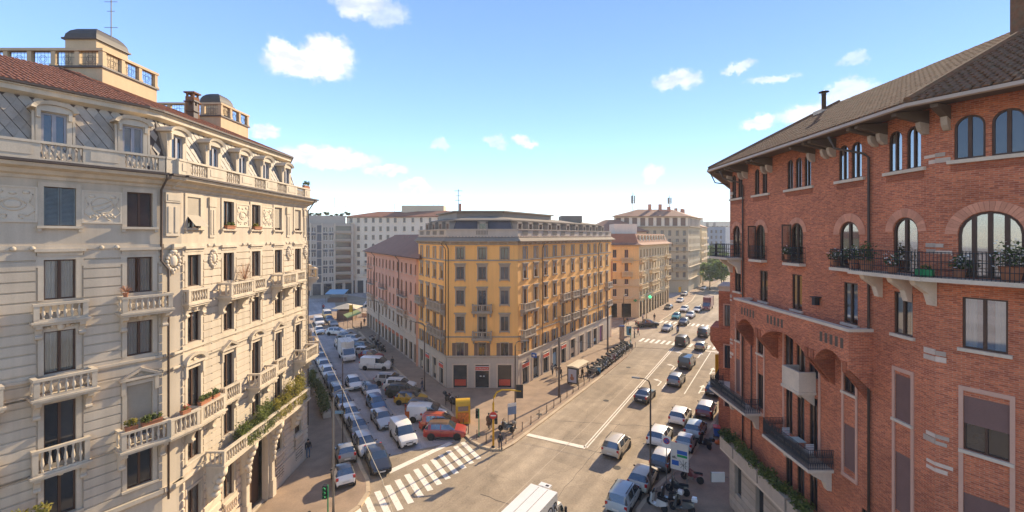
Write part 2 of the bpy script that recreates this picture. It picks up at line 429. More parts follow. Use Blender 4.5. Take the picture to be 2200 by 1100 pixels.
S['carglass'] = glass_dark('car_glass', (0.03, 0.042, 0.046), 0.25, 0.05); S['carglass'].node_tree.nodes['Principled BSDF'].inputs['IOR'].default_value = 2.2; S['carglass'].node_tree.nodes['Principled BSDF'].inputs['Specular IOR Level'].default_value = 0.5
S['leaf'] = leaf_mat('green_leaves', (0.08, 0.115, 0.025), (0.24, 0.26, 0.06))
S['leafy'] = leaf_mat('yellow_green_leaves', (0.18, 0.19, 0.035), (0.42, 0.33, 0.06))
S['leafd'] = leaf_mat('dark_green_leaves', (0.045, 0.08, 0.022), (0.13, 0.17, 0.045))
S['leaff'] = leaf_mat('far_green_leaves', (0.10, 0.17, 0.04), (0.22, 0.30, 0.07))
S['dry'] = mat('dry_twigs', (0.42, 0.22, 0.13), 0.9, 0.2, 5, 0.1)
S['bark'] = mat('bark', (0.11, 0.085, 0.06), 0.9, 0.2, 3, 0.1)
S['flower'] = mat('white_petals', (0.72, 0.70, 0.66), 0.8, 0.1, 3, 0.05)
S['flower_red'] = mat('red_petals', (0.42, 0.07, 0.04), 0.8, 0.1, 3, 0.05)
S['pot'] = mat('terracotta_pot', (0.36, 0.15, 0.08), 0.85, 0.15, 3, 0.08)
S['paving'] = mat('sidewalk_paving', (0.345, 0.255, 0.185), 0.9, 0.16, 0.35, 0.16, 7.0, 0, 0.25, spec=0.2, tint=(0.28, 0.21, 0.155))
S['bbase'] = mat('brick_house_base_stone', (0.46, 0.37, 0.295), 0.85, 0.16, 1.2, 0.1, 12, 0.1, 0.2, rand=0.08)
S['kerb'] = mat('granite_kerb', (0.50, 0.40, 0.28), 0.85, 0.14, 1.0, 0.1, 10, rand=0.10)
def road_mat(name, c1, c2, ang):
    m, n, l, b = new_mat(name)
    geo = n.new('ShaderNodeNewGeometry')
    mp = n.new('ShaderNodeMapping'); mp.inputs['Rotation'].default_value = (0, 0, ang); l.new(geo.outputs['Position'], mp.inputs['Vector'])
    def noise(vec, s, d=4):
        t = n.new('ShaderNodeTexNoise'); t.inputs['Scale'].default_value = s; t.inputs['Detail'].default_value = d; l.new(vec, t.inputs['Vector']); return t.outputs['Fac']
    def rng(s, a, bb, lo, hi):
        r = n.new('ShaderNodeMapRange'); r.inputs[1].default_value = a; r.inputs[2].default_value = bb; r.inputs[3].default_value = lo; r.inputs[4].default_value = hi; l.new(s, r.inputs[0]); return r.outputs[0]
    def mul(a, bb):
        q = n.new('ShaderNodeMath'); q.operation = 'MULTIPLY'; l.new(a, q.inputs[0]); l.new(bb, q.inputs[1]); return q.outputs[0]
    big = rng(noise(mp.outputs[0], 0.09, 5), 0.35, 0.65, 0.0, 1.0)
    tracks = rng(noise(scaled(n, l, mp.outputs[0], (0.9, 0.035, 1)), 1.0, 3), 0.35, 0.68, 0.84, 1.12)
    fine = rng(noise(geo.outputs['Position'], 7.0, 3), 0.3, 0.7, 0.86, 1.14)
    med = rng(noise(geo.outputs['Position'], 0.8, 5), 0.35, 0.68, 0.90, 1.10)
    vo = n.new('ShaderNodeTexVoronoi'); vo.inputs['Scale'].default_value = 0.16; l.new(mp.outputs[0], vo.inputs['Vector'])
    vs = n.new('ShaderNodeSeparateXYZ'); l.new(vo.outputs['Color'], vs.inputs[0]); patch = rng(vs.outputs[0], 0, 1, 0.90, 1.09)
    ce = n.new('ShaderNodeTexVoronoi'); ce.feature = 'DISTANCE_TO_EDGE'; ce.inputs['Scale'].default_value = 0.13
    wob = n.new('ShaderNodeVectorMath'); wob.operation = 'MULTIPLY_ADD'; wob.inputs[1].default_value = (1.4, 1.4, 0)
    wt = n.new('ShaderNodeTexNoise'); wt.inputs['Scale'].default_value = 0.9; wt.inputs['Detail'].default_value = 4; l.new(geo.outputs['Position'], wt.inputs['Vector'])
    l.new(wt.outputs['Color'], wob.inputs[0]); l.new(mp.outputs[0], wob.inputs[2]); l.new(wob.outputs[0], ce.inputs['Vector'])
    crack = rng(ce.outputs['Distance'], 0.002, 0.006, 0.80, 1.0)
    spots = rng(noise(geo.outputs['Position'], 0.45, 2), 0.24, 0.36, 0.80, 1.0)
    f = mul(mul(mul(tracks, fine), mul(med, patch)), mul(crack, spots))
    mx = n.new('ShaderNodeMix'); mx.data_type = 'RGBA'; mx.inputs[6].default_value = (*c1, 1); mx.inputs[7].default_value = (*c2, 1); l.new(big, mx.inputs[0])
    sv = n.new('ShaderNodeVectorMath'); sv.operation = 'SCALE'; l.new(mx.outputs[2], sv.inputs[0]); l.new(f, sv.inputs['Scale']); l.new(sv.outputs[0], b.inputs['Base Color'])
    b.inputs['Roughness'].default_value = 0.9; b.inputs['Specular IOR Level'].default_value = 0.2
    return m
S['asphalt'] = road_mat('sunlit_asphalt', (0.33, 0.25, 0.16), (0.40, 0.31, 0.205), R(32))  # one warm base colour over the whole main road
S['asphalt2'] = road_mat('grey_asphalt', (0.39, 0.335, 0.285), (0.46, 0.40, 0.345), R(-30))
def worn(name, col, under):
    m, n, l, b = new_mat(name)
    geo = n.new('ShaderNodeNewGeometry')
    t = n.new('ShaderNodeTexNoise'); t.inputs['Scale'].default_value = 3.2; t.inputs['Detail'].default_value = 8; t.inputs['Roughness'].default_value = 0.7; l.new(geo.outputs['Position'], t.inputs['Vector'])
    r = n.new('ShaderNodeMapRange'); r.inputs[1].default_value = 0.55; r.inputs[2].default_value = 0.70; l.new(t.outputs['Fac'], r.inputs[0])
    mx = n.new('ShaderNodeMix'); mx.data_type = 'RGBA'; mx.inputs[6].default_value = (*col, 1); mx.inputs[7].default_value = (*under, 1); l.new(r.outputs[0], mx.inputs[0]); l.new(mx.outputs[2], b.inputs['Base Color'])
    b.inputs['Roughness'].default_value = 0.8; b.inputs['Specular IOR Level'].default_value = 0.2
    return m
S['paint'] = worn('road_paint', (0.84, 0.74, 0.58), (0.45, 0.34, 0.22))
S['paint_worn'] = worn('worn_road_paint', (0.50, 0.39, 0.27), (0.35, 0.26, 0.16))
S['tar'] = mat('tar_seam', (0.05, 0.042, 0.036), 0.8, 0.2, 2, 0.1)
S['galv'] = mat('grey_metal', (0.23, 0.215, 0.195), 0.5, 0.12, 2, 0.05, metal=0.4)
S['brownpole'] = mat('brown_pole_paint', (0.085, 0.06, 0.045), 0.5, 0.12, 2, 0.05)
S['rubber'] = mat('black_rubber', (0.018, 0.017, 0.017), 0.85, 0, 1, 0)
S['rim'] = mat('alloy', (0.36, 0.35, 0.34), 0.35, 0.05, 3, 0, metal=0.7)
S['plastic'] = mat('black_plastic', (0.022, 0.022, 0.024), 0.55, 0.05, 2, 0)
S['lamp_w'] = mat('headlamp', (0.62, 0.62, 0.62), 0.12, 0, 1, 0, spec=0.8)
S['lamp_r'] = mat('tail_lamp', (0.42, 0.018, 0.014), 0.2, 0, 1, 0, spec=0.7)
S['plate'] = mat('number_plate', (0.62, 0.62, 0.6), 0.5, 0, 1, 0)
S['yel'] = mat('signal_yellow', (0.62, 0.36, 0.018), 0.5, 0.12, 2, 0.06)
S['red'] = mat('sign_red', (0.50, 0.035, 0.022), 0.5, 0.05, 2, 0)
S['redsign'] = mat('shop_red', (0.60, 0.09, 0.05), 0.5, 0.06, 2, 0)
S['whitep'] = mat('white_paint', (0.72, 0.71, 0.69), 0.5, 0.05, 2, 0)
S['blue'] = mat('sign_blue', (0.035, 0.12, 0.42), 0.5, 0.08, 2, 0)
S['green'] = mat('sign_green', (0.02, 0.28, 0.10), 0.5, 0.08, 2, 0)
S['sky_blue'] = mat('bin_blue', (0.05, 0.25, 0.42), 0.5, 0.08, 2, 0)
S['orange'] = mat('orange_plastic', (0.66, 0.16, 0.03), 0.5, 0.08, 2, 0)
S['skin'] = mat('skin', (0.42, 0.26, 0.19), 0.6, 0.05, 3, 0)
S['hair'] = mat('dark_hair', (0.03, 0.022, 0.018), 0.8, 0, 1, 0)
S['canvas'] = mat('cream_canvas', (0.60, 0.52, 0.38), 0.9, 0.08, 1, 0.04)
S['awning'] = mat('green_yellow_canvas', (0.36, 0.40, 0.15), 0.9, 0.08, 1, 0.04)
S['bluecanvas'] = mat('blue_canvas', (0.26, 0.42, 0.55), 0.9, 0.08, 1, 0.04)
S['purple'] = mat('purple_panel', (0.26, 0.09, 0.22), 0.5, 0.08, 2, 0)
def emit(name, col, st):
    m, n, l, b = new_mat(name)
    b.inputs['Base Color'].default_value = (*col, 1); b.inputs['Emission Color'].default_value = (*col, 1); b.inputs['Emission Strength'].default_value = st
    return m
S['lit_green'] = emit('lit_green', (0.05, 0.75, 0.25), 0.9)
PAINT = {}
def paint(key):
    if key not in PAINT:
        c = dict(white=(0.80, 0.78, 0.74), silver=(0.52, 0.51, 0.495), grey=(0.24, 0.24, 0.235), dark=(0.065, 0.066, 0.066), black=(0.017, 0.017, 0.019),
                 blue=(0.055, 0.125, 0.24), lblue=(0.36, 0.43, 0.48), red=(0.34, 0.022, 0.016), dred=(0.16, 0.016, 0.018), orange=(0.42, 0.075, 0.035), yellow=(0.66, 0.36, 0.012),
                 green=(0.045, 0.055, 0.04), gold=(0.40, 0.34, 0.17), teal=(0.05, 0.30, 0.32), beige=(0.52, 0.47, 0.39), brown=(0.16, 0.10, 0.06), taxi=(0.60, 0.42, 0.10), maroon=(0.19, 0.035, 0.06),
                 pale=(0.62, 0.63, 0.62))[key]
        PAINT[key] = mat('car_paint_' + key, c, 0.38, 0.05, 1.5, 0.0, 5, coat=0.7, spec=0.5)
    return PAINT[key]
# ------------------------------------------------------------------ facade helpers
def outline(w, h, arch=0, n=10):
    a = w / 2
    if not arch:
        return [(-a, 0), (a, 0), (a, h), (-a, h)]
    rise = a if arch == 'r' else arch
    zs = h - rise
    rad = (a * a + rise * rise) / (2 * rise); cz = h - rad
    t0 = math.asin(min(1, a / rad))
    if rise > a - 1e-6: t0 = math.pi / 2
    pts = [(-a, 0), (a, 0)]
    for i in range(n + 1):
        t = t0 - 2 * t0 * i / n
        pts.append((rad * math.sin(t), cz + rad * math.cos(t)))
    return pts
def ring(mb, inn, out, y0, y1, m=0, bottom=False):
    n = len(inn)
    for i in range(n):
        if i == 0 and not bottom: continue
        j = (i + 1) % n
        a, b, c, d = inn[i], inn[j], out[j], out[i]
        mb.poly([(a[0], y0, a[1]), (b[0], y0, b[1]), (c[0], y0, c[1]), (d[0], y0, d[1])], m)
        mb.poly([(d[0], y0, d[1]), (c[0], y0, c[1]), (c[0], y1, c[1]), (d[0], y1, d[1])], m)
        mb.poly([(a[0], y1, a[1]), (b[0], y1, b[1]), (b[0], y0, b[1]), (a[0], y0, a[1])], m)
    if not bottom:
        for i in (0, 1):
            a, d = inn[i], out[i]
            mb.poly([(a[0], y0, a[1]), (d[0], y0, d[1]), (d[0], y1, d[1]), (a[0], y1, a[1])], m)
def wall_mesh(name, u0, u1, z0, z1, ops, m, depth=0.22, y=0.0):
    """flat wall with cut openings and reveals; ops = (uc, w, zb, h, arch)"""
    mb = MB()
    us = {u0, u1}; zs = {z0, z1}; rects = []
    for uc, w, zb, h, ar in ops:
        a, b, c, d = max(u0, uc - w / 2), min(u1, uc + w / 2), max(z0, zb), min(z1, zb + h)
        if b <= a or d <= c: continue
        rects.append((a, b, c, d)); us |= {a, b}; zs |= {c, d}
    us = sorted(us); zs = sorted(zs)
    for i in range(len(zs) - 1):
        zc = (zs[i] + zs[i + 1]) / 2; run = None
        for j in range(len(us) - 1):
            c = (us[j] + us[j + 1]) / 2
            hole = any(r[0] < c < r[1] and r[2] < zc < r[3] for r in rects)
            if not hole and run is None: run = us[j]
            if run is not None and (hole or j == len(us) - 2):
                e = us[j] if hole else us[j + 1]
                mb.poly([(run, y, zs[i]), (e, y, zs[i]), (e, y, zs[i + 1]), (run, y, zs[i + 1])]); run = None
    for uc, w, zb, h, ar in ops:
        if zb + h > z1 + 1e-6 or zb < z0 - 1e-6 or uc - w / 2 < u0 - 1e-6 or uc + w / 2 > u1 + 1e-6: continue
        o = outline(w, h, ar)
        for i in range(len(o)):
            a, b = o[i], o[(i + 1) % len(o)]
            mb.poly([(uc + a[0], y, zb + a[1]), (uc + a[0], y + depth, zb + a[1]), (uc + b[0], y + depth, zb + b[1]), (uc + b[0], y, zb + b[1])])
        if ar:
            arc = o[2:]; k = len(arc) // 2
            for i in range(len(arc) - 1):
                a, b = arc[i], arc[i + 1]
                mb.poly([(uc + a[0], y, zb + a[1]), (uc + a[0], y, zb + h), (uc + b[0], y, zb + h), (uc + b[0], y, zb + b[1])])
    return mb.mesh(name, m)

def win_meshes(key, w, h, st):
    g = st.get
    arch = g('arch', 0); s = g('sur', 0.0); p = g('proud', 0.05); dep = g('depth', 0.18)
    res = {}
    inn = outline(w, h, arch)
    mb = MB()
    if s:
        ring(mb, inn, outline(w + 2 * s, h + s, arch if arch in (0, 'r') else arch * (w + 2 * s) / w), -p, 0.0)
        if g('ears'):
            mb.box(-w / 2 - s - 0.07, -w / 2 - s, -p, 0, h - 0.35, h + s); mb.box(w / 2 + s, w / 2 + s + 0.07, -p, 0, h - 0.35, h + s)
    if g('cap'):
        c = g('cap'); ww = w / 2 + s + 0.10
        mb.box(-ww + 0.06, ww - 0.06, -p - 0.04, 0, h + s + 0.001, h + s + c * 0.55)
        mb.box(-ww - 0.04, ww + 0.04, -p - 0.16, 0, h + s + c * 0.55, h + s + c)
    if g('fw', 0.06):
        fw = g('fw', 0.06)
        iw = outline(w - 2 * fw, h - 2 * fw, arch if arch in (0, 'r') else arch * 0.9)
        fr = MB()
        ring(fr, [(x, z + fw) for x, z in iw], inn, dep - 0.05, dep + 0.03, 0, True)
        cols = g('cols', 2)
        for i in range(1, cols):
            x = -w / 2 + w * i / cols
            top = max(z for xx, z in clip_x(inn, x - 0.01, x + 0.01))
            fr.box(x - fw * 0.8, x + fw * 0.8, dep - 0.055, dep + 0.03, 0.02, top - 0.02)
        for tz in g('trans', ()):
            fr.box(-w / 2 + 0.02, w / 2 - 0.02, dep - 0.052, dep + 0.03, h * tz - fw * 0.7, h * tz + fw * 0.7)
        if g('split'): res['frame'] = fr.mesh('frame', g('fm'))
        else:
            b = len(mb.v); mb.v += fr.v; mb.f += [tuple(b + i for i in f) for f in fr.f]; mb.m += [1] * len(fr.f)
    if g('sill'):
        q = g('sill'); ww = w / 2 + s + 0.05
        sb = MB().box(-ww, ww, -p - 0.12, 0.0, -q, -0.002)
        if g('brk'):
            for sx in (-1, 1): sb.box(sx * (ww - 0.10) - 0.07, sx * (ww - 0.10) + 0.07, -p - 0.06, 0, -q - 0.16, -q)
        if g('split'): res['sill'] = sb.mesh('sill', g('sm'))
        else:
            b = len(mb.v); mb.v += sb.v; mb.f += [tuple(b + i for i in f) for f in sb.f]; mb.m += [0] * len(sb.f)
    if not mb.v: mb.box(-w / 2, w / 2, dep + 0.035, dep + 0.04, 0, 0.02)
    res['window'] = mb.mesh('window', [g('sm'), g('fm')])
    npn = g('panes', 1); res['panes'] = []
    for i in range(npn):
        pl = clip_x(inn, -w / 2 + w * i / npn, -w / 2 + w * (i + 1) / npn)
        pm = MB(); pm.poly([(x, dep, z) for x, z in pl])
        res['panes'].append(pm.mesh('pane', g('gm', S['glassd'])))
    if g('cover') == 'shutters':
        for k, sx in enumerate((-1, 1)):
            cm = MB(); x0, x1 = (-w / 2 + 0.02, -0.012) if sx < 0 else (0.012, w / 2 - 0.02)
            cm.box(x0, x0 + 0.05, 0.03, 0.07, 0.02, h - 0.02); cm.box(x1 - 0.05, x1, 0.03, 0.07, 0.02, h - 0.02)
            z = 0.04
            while z < h - 0.06:
                cm.poly([(x0 + 0.05, 0.035, z), (x1 - 0.05, 0.035, z), (x1 - 0.05, 0.065, z + 0.055), (x0 + 0.05, 0.065, z + 0.055)]); z += 0.062
            res['shutter%d' % k] = cm.mesh('shutter', S['shutter'])
    elif g('cover') == 'curtain':
        for k, sx in enumerate((-1, 1)):
            cm = MB(); n = 14; x0, x1 = (-w / 2, -w * g('gap', 0.04)) if sx < 0 else (w * g('gap', 0.04), w / 2)
            row = [(x0 + (x1 - x0) * i / n, dep + 0.10 + 0.03 * math.sin(i * 1.9)) for i in range(n + 1)]
            for i in range(n):
                a, b = row[i], row[i + 1]
                cm.poly([(a[0], a[1], 0), (b[0], b[1], 0), (b[0], b[1], h), (a[0], a[1], h)])
            res['curtain%d' % k] = cm.mesh('curtain', S['curtain'], True)
    elif g('cover') == 'blind':
        f = g('drop', 0.6)
        cm = MB(); z = h
        while z > h * (1 - f):
            cm.box(-w / 2 + 0.01, w / 2 - 0.01, dep - 0.072, dep - 0.058, z - 0.048, z - 0.002); z -= 0.05
        res['blind'] = cm.mesh('blind', g('bm', S['blind']))
    elif g('cover') == 'awn':
        cm = MB()
        cm.poly([(-w / 2, 0.02, h * 0.42), (w / 2, 0.02, h * 0.42), (w / 2, -0.55, h * 0.06), (-w / 2, -0.55, h * 0.06)])
        cm.box(-w / 2, w / 2, 0.02, 0.05, h * 0.42, h)
        res['blind'] = cm.mesh('blind', S['blind'])
    return res
def window(bld, F, u, zb, w, h, st, name='window'):
    key = ('win', st['id'], round(w, 2), round(h, 2))
    r = cached(key, lambda: win_meshes(key, w, h, st))
    M = F @ T(u, 0, zb)
    o = put(name, r['window'], bld, M)
    for pn in r['panes']: put('pane', pn, o, M)
    for k, n in (('frame', 'frame'), ('sill', 'sill'), ('shutter0', 'shutter'), ('shutter1', 'shutter'), ('curtain0', 'curtain'), ('curtain1', 'curtain'), ('blind', 'blind')):
        if k in r: put(n, r[k], o, M)
    return o
def op(u, zb, w, h, st): return (u, w, zb, h, st.get('arch', 0))

BAL = [(0.045, 0), (0.045, 0.06), (0.03, 0.10), (0.075, 0.26), (0.035, 0.48), (0.032, 0.56), (0.05, 0.60), (0.05, 0.66)]
def baluster_mesh(h=0.66, k=1.0, m='trim', n=7):
    return cached(('bal', round(h, 2), k, m, n), lambda: MB().lathe([(r * k, z * h / 0.66) for r, z in BAL], n).mesh('baluster', S[m], True))
def balcony(bld, F, u0, u1, zf, d, rail=0.95, near=True, m='trim', consoles=True, slab=0.22, step=0.235, ends=True):
    """stone balcony on facade F between u0 and u1, floor height zf, projecting d"""
    mb = MB()
    mb.box(u0 - 0.10, u1 + 0.10, -d - 0.10, 0, zf - slab * 0.45, zf)
    mb.box(u0 - 0.02, u1 + 0.02, -d - 0.02, 0, zf - slab, zf - slab * 0.45)
    o = put('balcony', mb.mesh('balcony', S[m]), bld, F)
    rl = MB()
    rl.box(u0 - 0.04, u1 + 0.04, -d - 0.04, -d + 0.16, zf + rail - 0.12, zf + rail)
    rl.box(u0, u1, -d, -d + 0.12, zf + 0.001, zf + 0.10)
    if d > 0.35 and ends:
        for a, b in ((u0 - 0.04, u0 + 0.16), (u1 - 0.16, u1 + 0.04)):
            rl.box(a, b, -d + 0.16, 0, zf + rail - 0.12, zf + rail)
            rl.box(a + 0.03, b - 0.03, -d + 0.12, 0, zf + 0.001, zf + 0.10)
    put('rail', rl.mesh('rail', S[m]), o, F)
    hb = rail - 0.22
    piers = [u0 + 0.09, u1 - 0.09]
    n_mid = int((u1 - u0) / 2.6)
    for i in range(n_mid): piers.append(u0 + (u1 - u0) * (i + 1) / (n_mid + 1))
    for x in piers:
        put('pier', box_mesh('pier', x - 0.10, x + 0.10, -d - 0.015, -d + 0.135, zf + 0.10, zf + rail - 0.12, S[m]), o, F)
    spots = []
    ps = sorted(piers)
    for a, b in zip(ps, ps[1:]):
        n = max(1, int((b - a - 0.2) / step))
        for i in range(n): spots.append((a + 0.1 + (b - a - 0.2) * (i + 0.5) / n, -d + 0.06))
    if d > 0.35 and ends:
        n = max(1, int((d - 0.1) / 0.30))
        for x in (u0 + 0.06, u1 - 0.06):
            for i in range(n): spots.append((x, -d + 0.15 + (d - 0.15) * (i + 0.6) / n))
    if near:
        bm = baluster_mesh(hb, 1.15, m)
        for x, y in spots: put('baluster', bm, o, F @ T(x, y, zf + 0.10))
    else:
        bb = MB()
        for x, y in spots: bb.box(x - 0.055, x + 0.055, y - 0.05, y + 0.05, zf + 0.10, zf + rail - 0.12)
        put('balustrade', bb.mesh('balustrade', S[m]), o, F, kind='stuff')
    if consoles:
        dd = max(0.3, d * 0.85); hh = 0.35 + 0.55 * dd if near else 0.45
        prof = [(0, zf - slab), (-dd, zf - slab), (-dd * 0.98, zf - slab - hh * 0.25), (-dd * 0.62, zf - slab - hh * 0.42), (-dd * 0.45, zf - slab - hh * 0.75), (-dd * 0.40, zf - slab - hh * 1.2), (0, zf - slab - hh * 1.25)]
        for x in (u0 + 0.18, u1 - 0.18):
            cb = MB().pyz(prof, x - 0.11, x + 0.11)
            if near: cb.lathe([(0.01, -0.13), (0.10, -0.13), (0.10, 0.13), (0.01, 0.13)], 8, (x, -dd * 0.42, zf - slab - hh * 1.05), axis='x')
            put('console', cb.mesh('console', S[m]), o, F)
    return o
def iron_balcony(bld, F, u0, u1, zf, d, rail=1.0, dense=0.10, slab_m='limestone', left=True, right=True, slab=0.16, mesh_panel=False):
    o = put('balcony', box_mesh('balcony', u0 - 0.05, u1 + 0.05, -d - 0.05, 0, zf - slab, zf, S[slab_m]), bld, F)
    b = MB()
    def run(x0, y0, x1, y1):
        L = math.hypot(x1 - x0, y1 - y0); n = max(2, int(L / dense))
        for z in (0.06, rail * 0.32, rail * 0.62, rail - 0.03): b.tube([(x0, y0, zf + z), (x1, y1, zf + z)], 0.014, 4)
        for i in range(n + 1):
            t = i / n; x, y = x0 + (x1 - x0) * t, y0 + (y1 - y0) * t
            b.tube([(x, y, zf), (x, y, zf + rail)], 0.018 if i % 8 == 0 else 0.010, 4)
            if mesh_panel and i < n:
                x2, y2 = x0 + (x1 - x0) * (i + 1) / n, y0 + (y1 - y0) * (i + 1) / n
                b.tube([(x, y, zf + 0.06), (x2, y2, zf + rail - 0.03)], 0.012, 4); b.tube([(x2, y2, zf + 0.06), (x, y, zf + rail - 0.03)], 0.012, 4)
    run(u0, -d, u1, -d)
    if left: run(u0, -d, u0, 0)
    if right: run(u1, -d, u1, 0)
    put('railing', b.mesh('railing', S['iron']), o, F, kind='stuff')
    return o
def cornice(bld, F, W, z, prof, m, name='cornice', e0=0.0, e1=0.0):
    """prof: list of (projection, z offset) outer polyline; closes at the wall"""
    pts = [(0.02, z + prof[0][1])] + [(-p, z + dz) for p, dz in prof] + [(0.02, z + prof[-1][1])]
    mb = MB(); mb.loft([[(-e0 * (-q[0] if q[0] < 0 else 0), q[0], q[1]) for q in pts], [(W + e1 * (-q[0] if q[0] < 0 else 0), q[0], q[1]) for q in pts]])
    return put(name, mb.mesh(name, S[m]), bld, F)
def quads_between(pa, za, pb, zb):
    n = len(pa)
    return [[(*pa[i], za), (*pa[(i + 1) % n], za), (*pb[(i + 1) % n], zb), (*pb[i], zb)] for i in range(n)]
def tiles_on(q, row=0.36, colw=0.24, lift=0.05):
    """barrel tiles over the roof quad q = (eave0, eave1, top1, top0)"""
    e0, e1, t1, t0 = [Vector(p) for p in q]
    u = (e1 - e0).normalized(); nrm = u.cross(t0 - e0).normalized()
    if nrm.z < 0: nrm = -nrm
    up = nrm.cross(u).normalized()
    L = (e1 - e0).length; Ht = (t0 - e0).dot(up)
    a0 = (t0 - e0).dot(u); a1 = (t1 - e0).dot(u)
    mb = MB(); nr = int(Ht / row)
    for r in range(nr):
        h0 = r * row - 0.06; h1 = (r + 1) * row + 0.04; tm = (r + 0.5) / nr
        x0 = a0 * tm; x1 = L + (a1 - L) * tm
        n = int((x1 - x0) / colw)
        for c in range(n):
            x = x0 + (c + 0.5) * colw + 0.02 * rnd.uniform(-1, 1)
            dz = rnd.uniform(0, 0.012)
            pts = []
            for hh, lf in ((h0, lift + 0.03), (h1, lift)):
                for k in range(4):
                    an = math.pi * k / 3
                    pts.append(e0 + u * (x - math.cos(an) * colw * 0.44) + up * hh + nrm * (lf * 0.5 + math.sin(an) * 0.065 + dz))
            b = len(mb.v); mb.v.extend([tuple(p) for p in pts])
            for k in range(3): mb.f.append((b + k, b + k + 1, b + 5 + k, b + 4 + k)); mb.m.append(0)
            mb.f.append((b, b + 3, b + 2, b + 1)); mb.m.append(0)
    return mb
def pipe(bld, F, pts, r=0.055, m='gutter', name='downpipe'):
    return put(name, MB().tube(pts, r, 6).mesh(name, S[m], True), bld, F)
def leaf_cloud(mb, c, r, n, size, seed=None, m=0, shell=0.55):
    rr = random.Random(seed if seed is not None else rnd.random())
    for _ in range(n):
        d = Vector((rr.gauss(0, 1), rr.gauss(0, 1), rr.gauss(0, 1))).normalized()
        k = shell + (1 - shell) * rr.random()
        p = Vector((c[0] + d.x * r[0] * k, c[1] + d.y * r[1] * k, c[2] + d.z * r[2] * k))
        a = Vector((rr.gauss(0, 1), rr.gauss(0, 1), rr.gauss(0, 0.6))).normalized()
        b = a.cross(Vector((rr.gauss(0, 1), rr.gauss(0, 1), rr.gauss(0, 1)))).normalized()
        s = size * rr.uniform(0.6, 1.35)
        mb.poly([p - a * s, p + b * s * 0.55, p + a * s, p - b * s * 0.55], m)
def crown_mesh(name, R3, clumps, per, size, m, seed, base=(0, 0, 0)):
    rr = random.Random(seed); mb = MB()
    for i in range(clumps):
        d = Vector((rr.gauss(0, 1), rr.gauss(0, 1), rr.gauss(0, 0.9))).normalized() * rr.uniform(0.35, 0.85)
        c = (base[0] + d.x * R3[0], base[1] + d.y * R3[1], base[2] + d.z * R3[2])
        k = rr.uniform(0.28, 0.5)
        leaf_cloud(mb, c, (R3[0] * k, R3[1] * k, R3[2] * k * 0.85), per, size, rr.random(), shell=0.35)
    return mb.mesh(name, m)
dR = (0.530, 0.848)
dL = (-0.503, 0.864)
def text_mesh(body, size, m, ext=0.004):
    cu = bpy.data.curves.new('txt', 'FONT'); cu.body = body; cu.size = size; cu.extrude = ext; cu.align_x = 'CENTER'; cu.resolution_u = 2
    t = bpy.data.objects.new('txt', cu); COL.objects.link(t)
    bpy.context.view_layer.update()
    me = bpy.data.meshes.new_from_object(t.evaluated_get(bpy.context.evaluated_depsgraph_get()))
    COL.objects.unlink(t); bpy.data.objects.remove(t); bpy.data.curves.remove(cu)
    me.materials.clear(); me.materials.append(m)
    for v in me.vertices: v.co = (v.co.x, -v.co.z, v.co.y)
    return me
# ------------------------------------------------------------------ ground, road, pavements
def struct(name, mesh, parent=None, M=None):
    o = put(name, mesh, parent, M)
    if parent is None: o['kind'] = 'structure'
    return o
struct('ground', MB().box(-1500, 1500, -300, 2500, -0.3, -0.03).mesh('ground', S['asphalt2']))
rd = MB(); rd.poly([(-70, -12, 0), (70, -12, 0), (175, 240, 0), (155, 330, 0), (60, 155, 0), (40, 145, 0), (-10, 120, 0), (-110, 200, 0), (-110, 60, 0), (-60, 20, 0)])
struct('road', rd.mesh('road', S['asphalt']))
ls = MB(); ls.poly([(-13.0, 42.0, 0.004), (-5.2, 46.0, 0.004), (-7.5, 54.0, 0.004), (-43, 112, 0.004), (-60, 150, 0.004), (-90, 150, 0.004), (-44, 92, 0.004)])
struct('side_street', ls.mesh('side_street', S['asphalt2']))
def arc(cx, cy, r, a0, a1, n=8):
    return [(cx + r * math.cos(R(a0 + (a1 - a0) * i / n)), cy + r * math.sin(R(a0 + (a1 - a0) * i / n))) for i in range(n + 1)]
KH = 0.13
def pavement(name, pts, kerb_pts, m='paving', limit=80):
    mb = MB(); mb.poly([(x, y, KH) for x, y in pts])
    for i in range(len(pts)):
        a, b = pts[i - 1], pts[i]
        mb.poly([(*a, -0.02), (*b, -0.02), (*b, KH), (*a, KH)])
    o = struct(name, mb.mesh(name, S[m]))
    # kerb stones, one by one
    k = struct('kerb', MB().box(0, 0.01, 0, 0.01, -0.02, -0.015).mesh('kerb', S['kerb']), None, T(kerb_pts[0][0], kerb_pts[0][1], 0))
    n = 0
    for (ax, ay), (bx, by) in zip(kerb_pts, kerb_pts[1:]):
        L = math.hypot(bx - ax, by - ay); cnt = max(1, round(L / 1.15))
        for i in range(cnt):
            if n >= limit: break
            l = L / cnt - 0.015
            me = cached(('kerb', round(l, 2)), lambda: MB().loft([[(0, -0.02, -0.02), (0, -0.02, KH - 0.01), (0, 0.01, KH + 0.012), (0, 0.32, KH + 0.012), (0, 0.32, -0.02)],
                                                                 [(l, -0.02, -0.02), (l, -0.02, KH - 0.01), (l, 0.01, KH + 0.012), (l, 0.32, KH + 0.012), (l, 0.32, -0.02)]]).mesh('kerb_stone', S['kerb']))
            t = i / cnt
            put('kerb_stone', me, k, FR(ax + (bx - ax) * t, ay + (by - ay) * t, bx - ax, by - ay)); n += 1
    return o
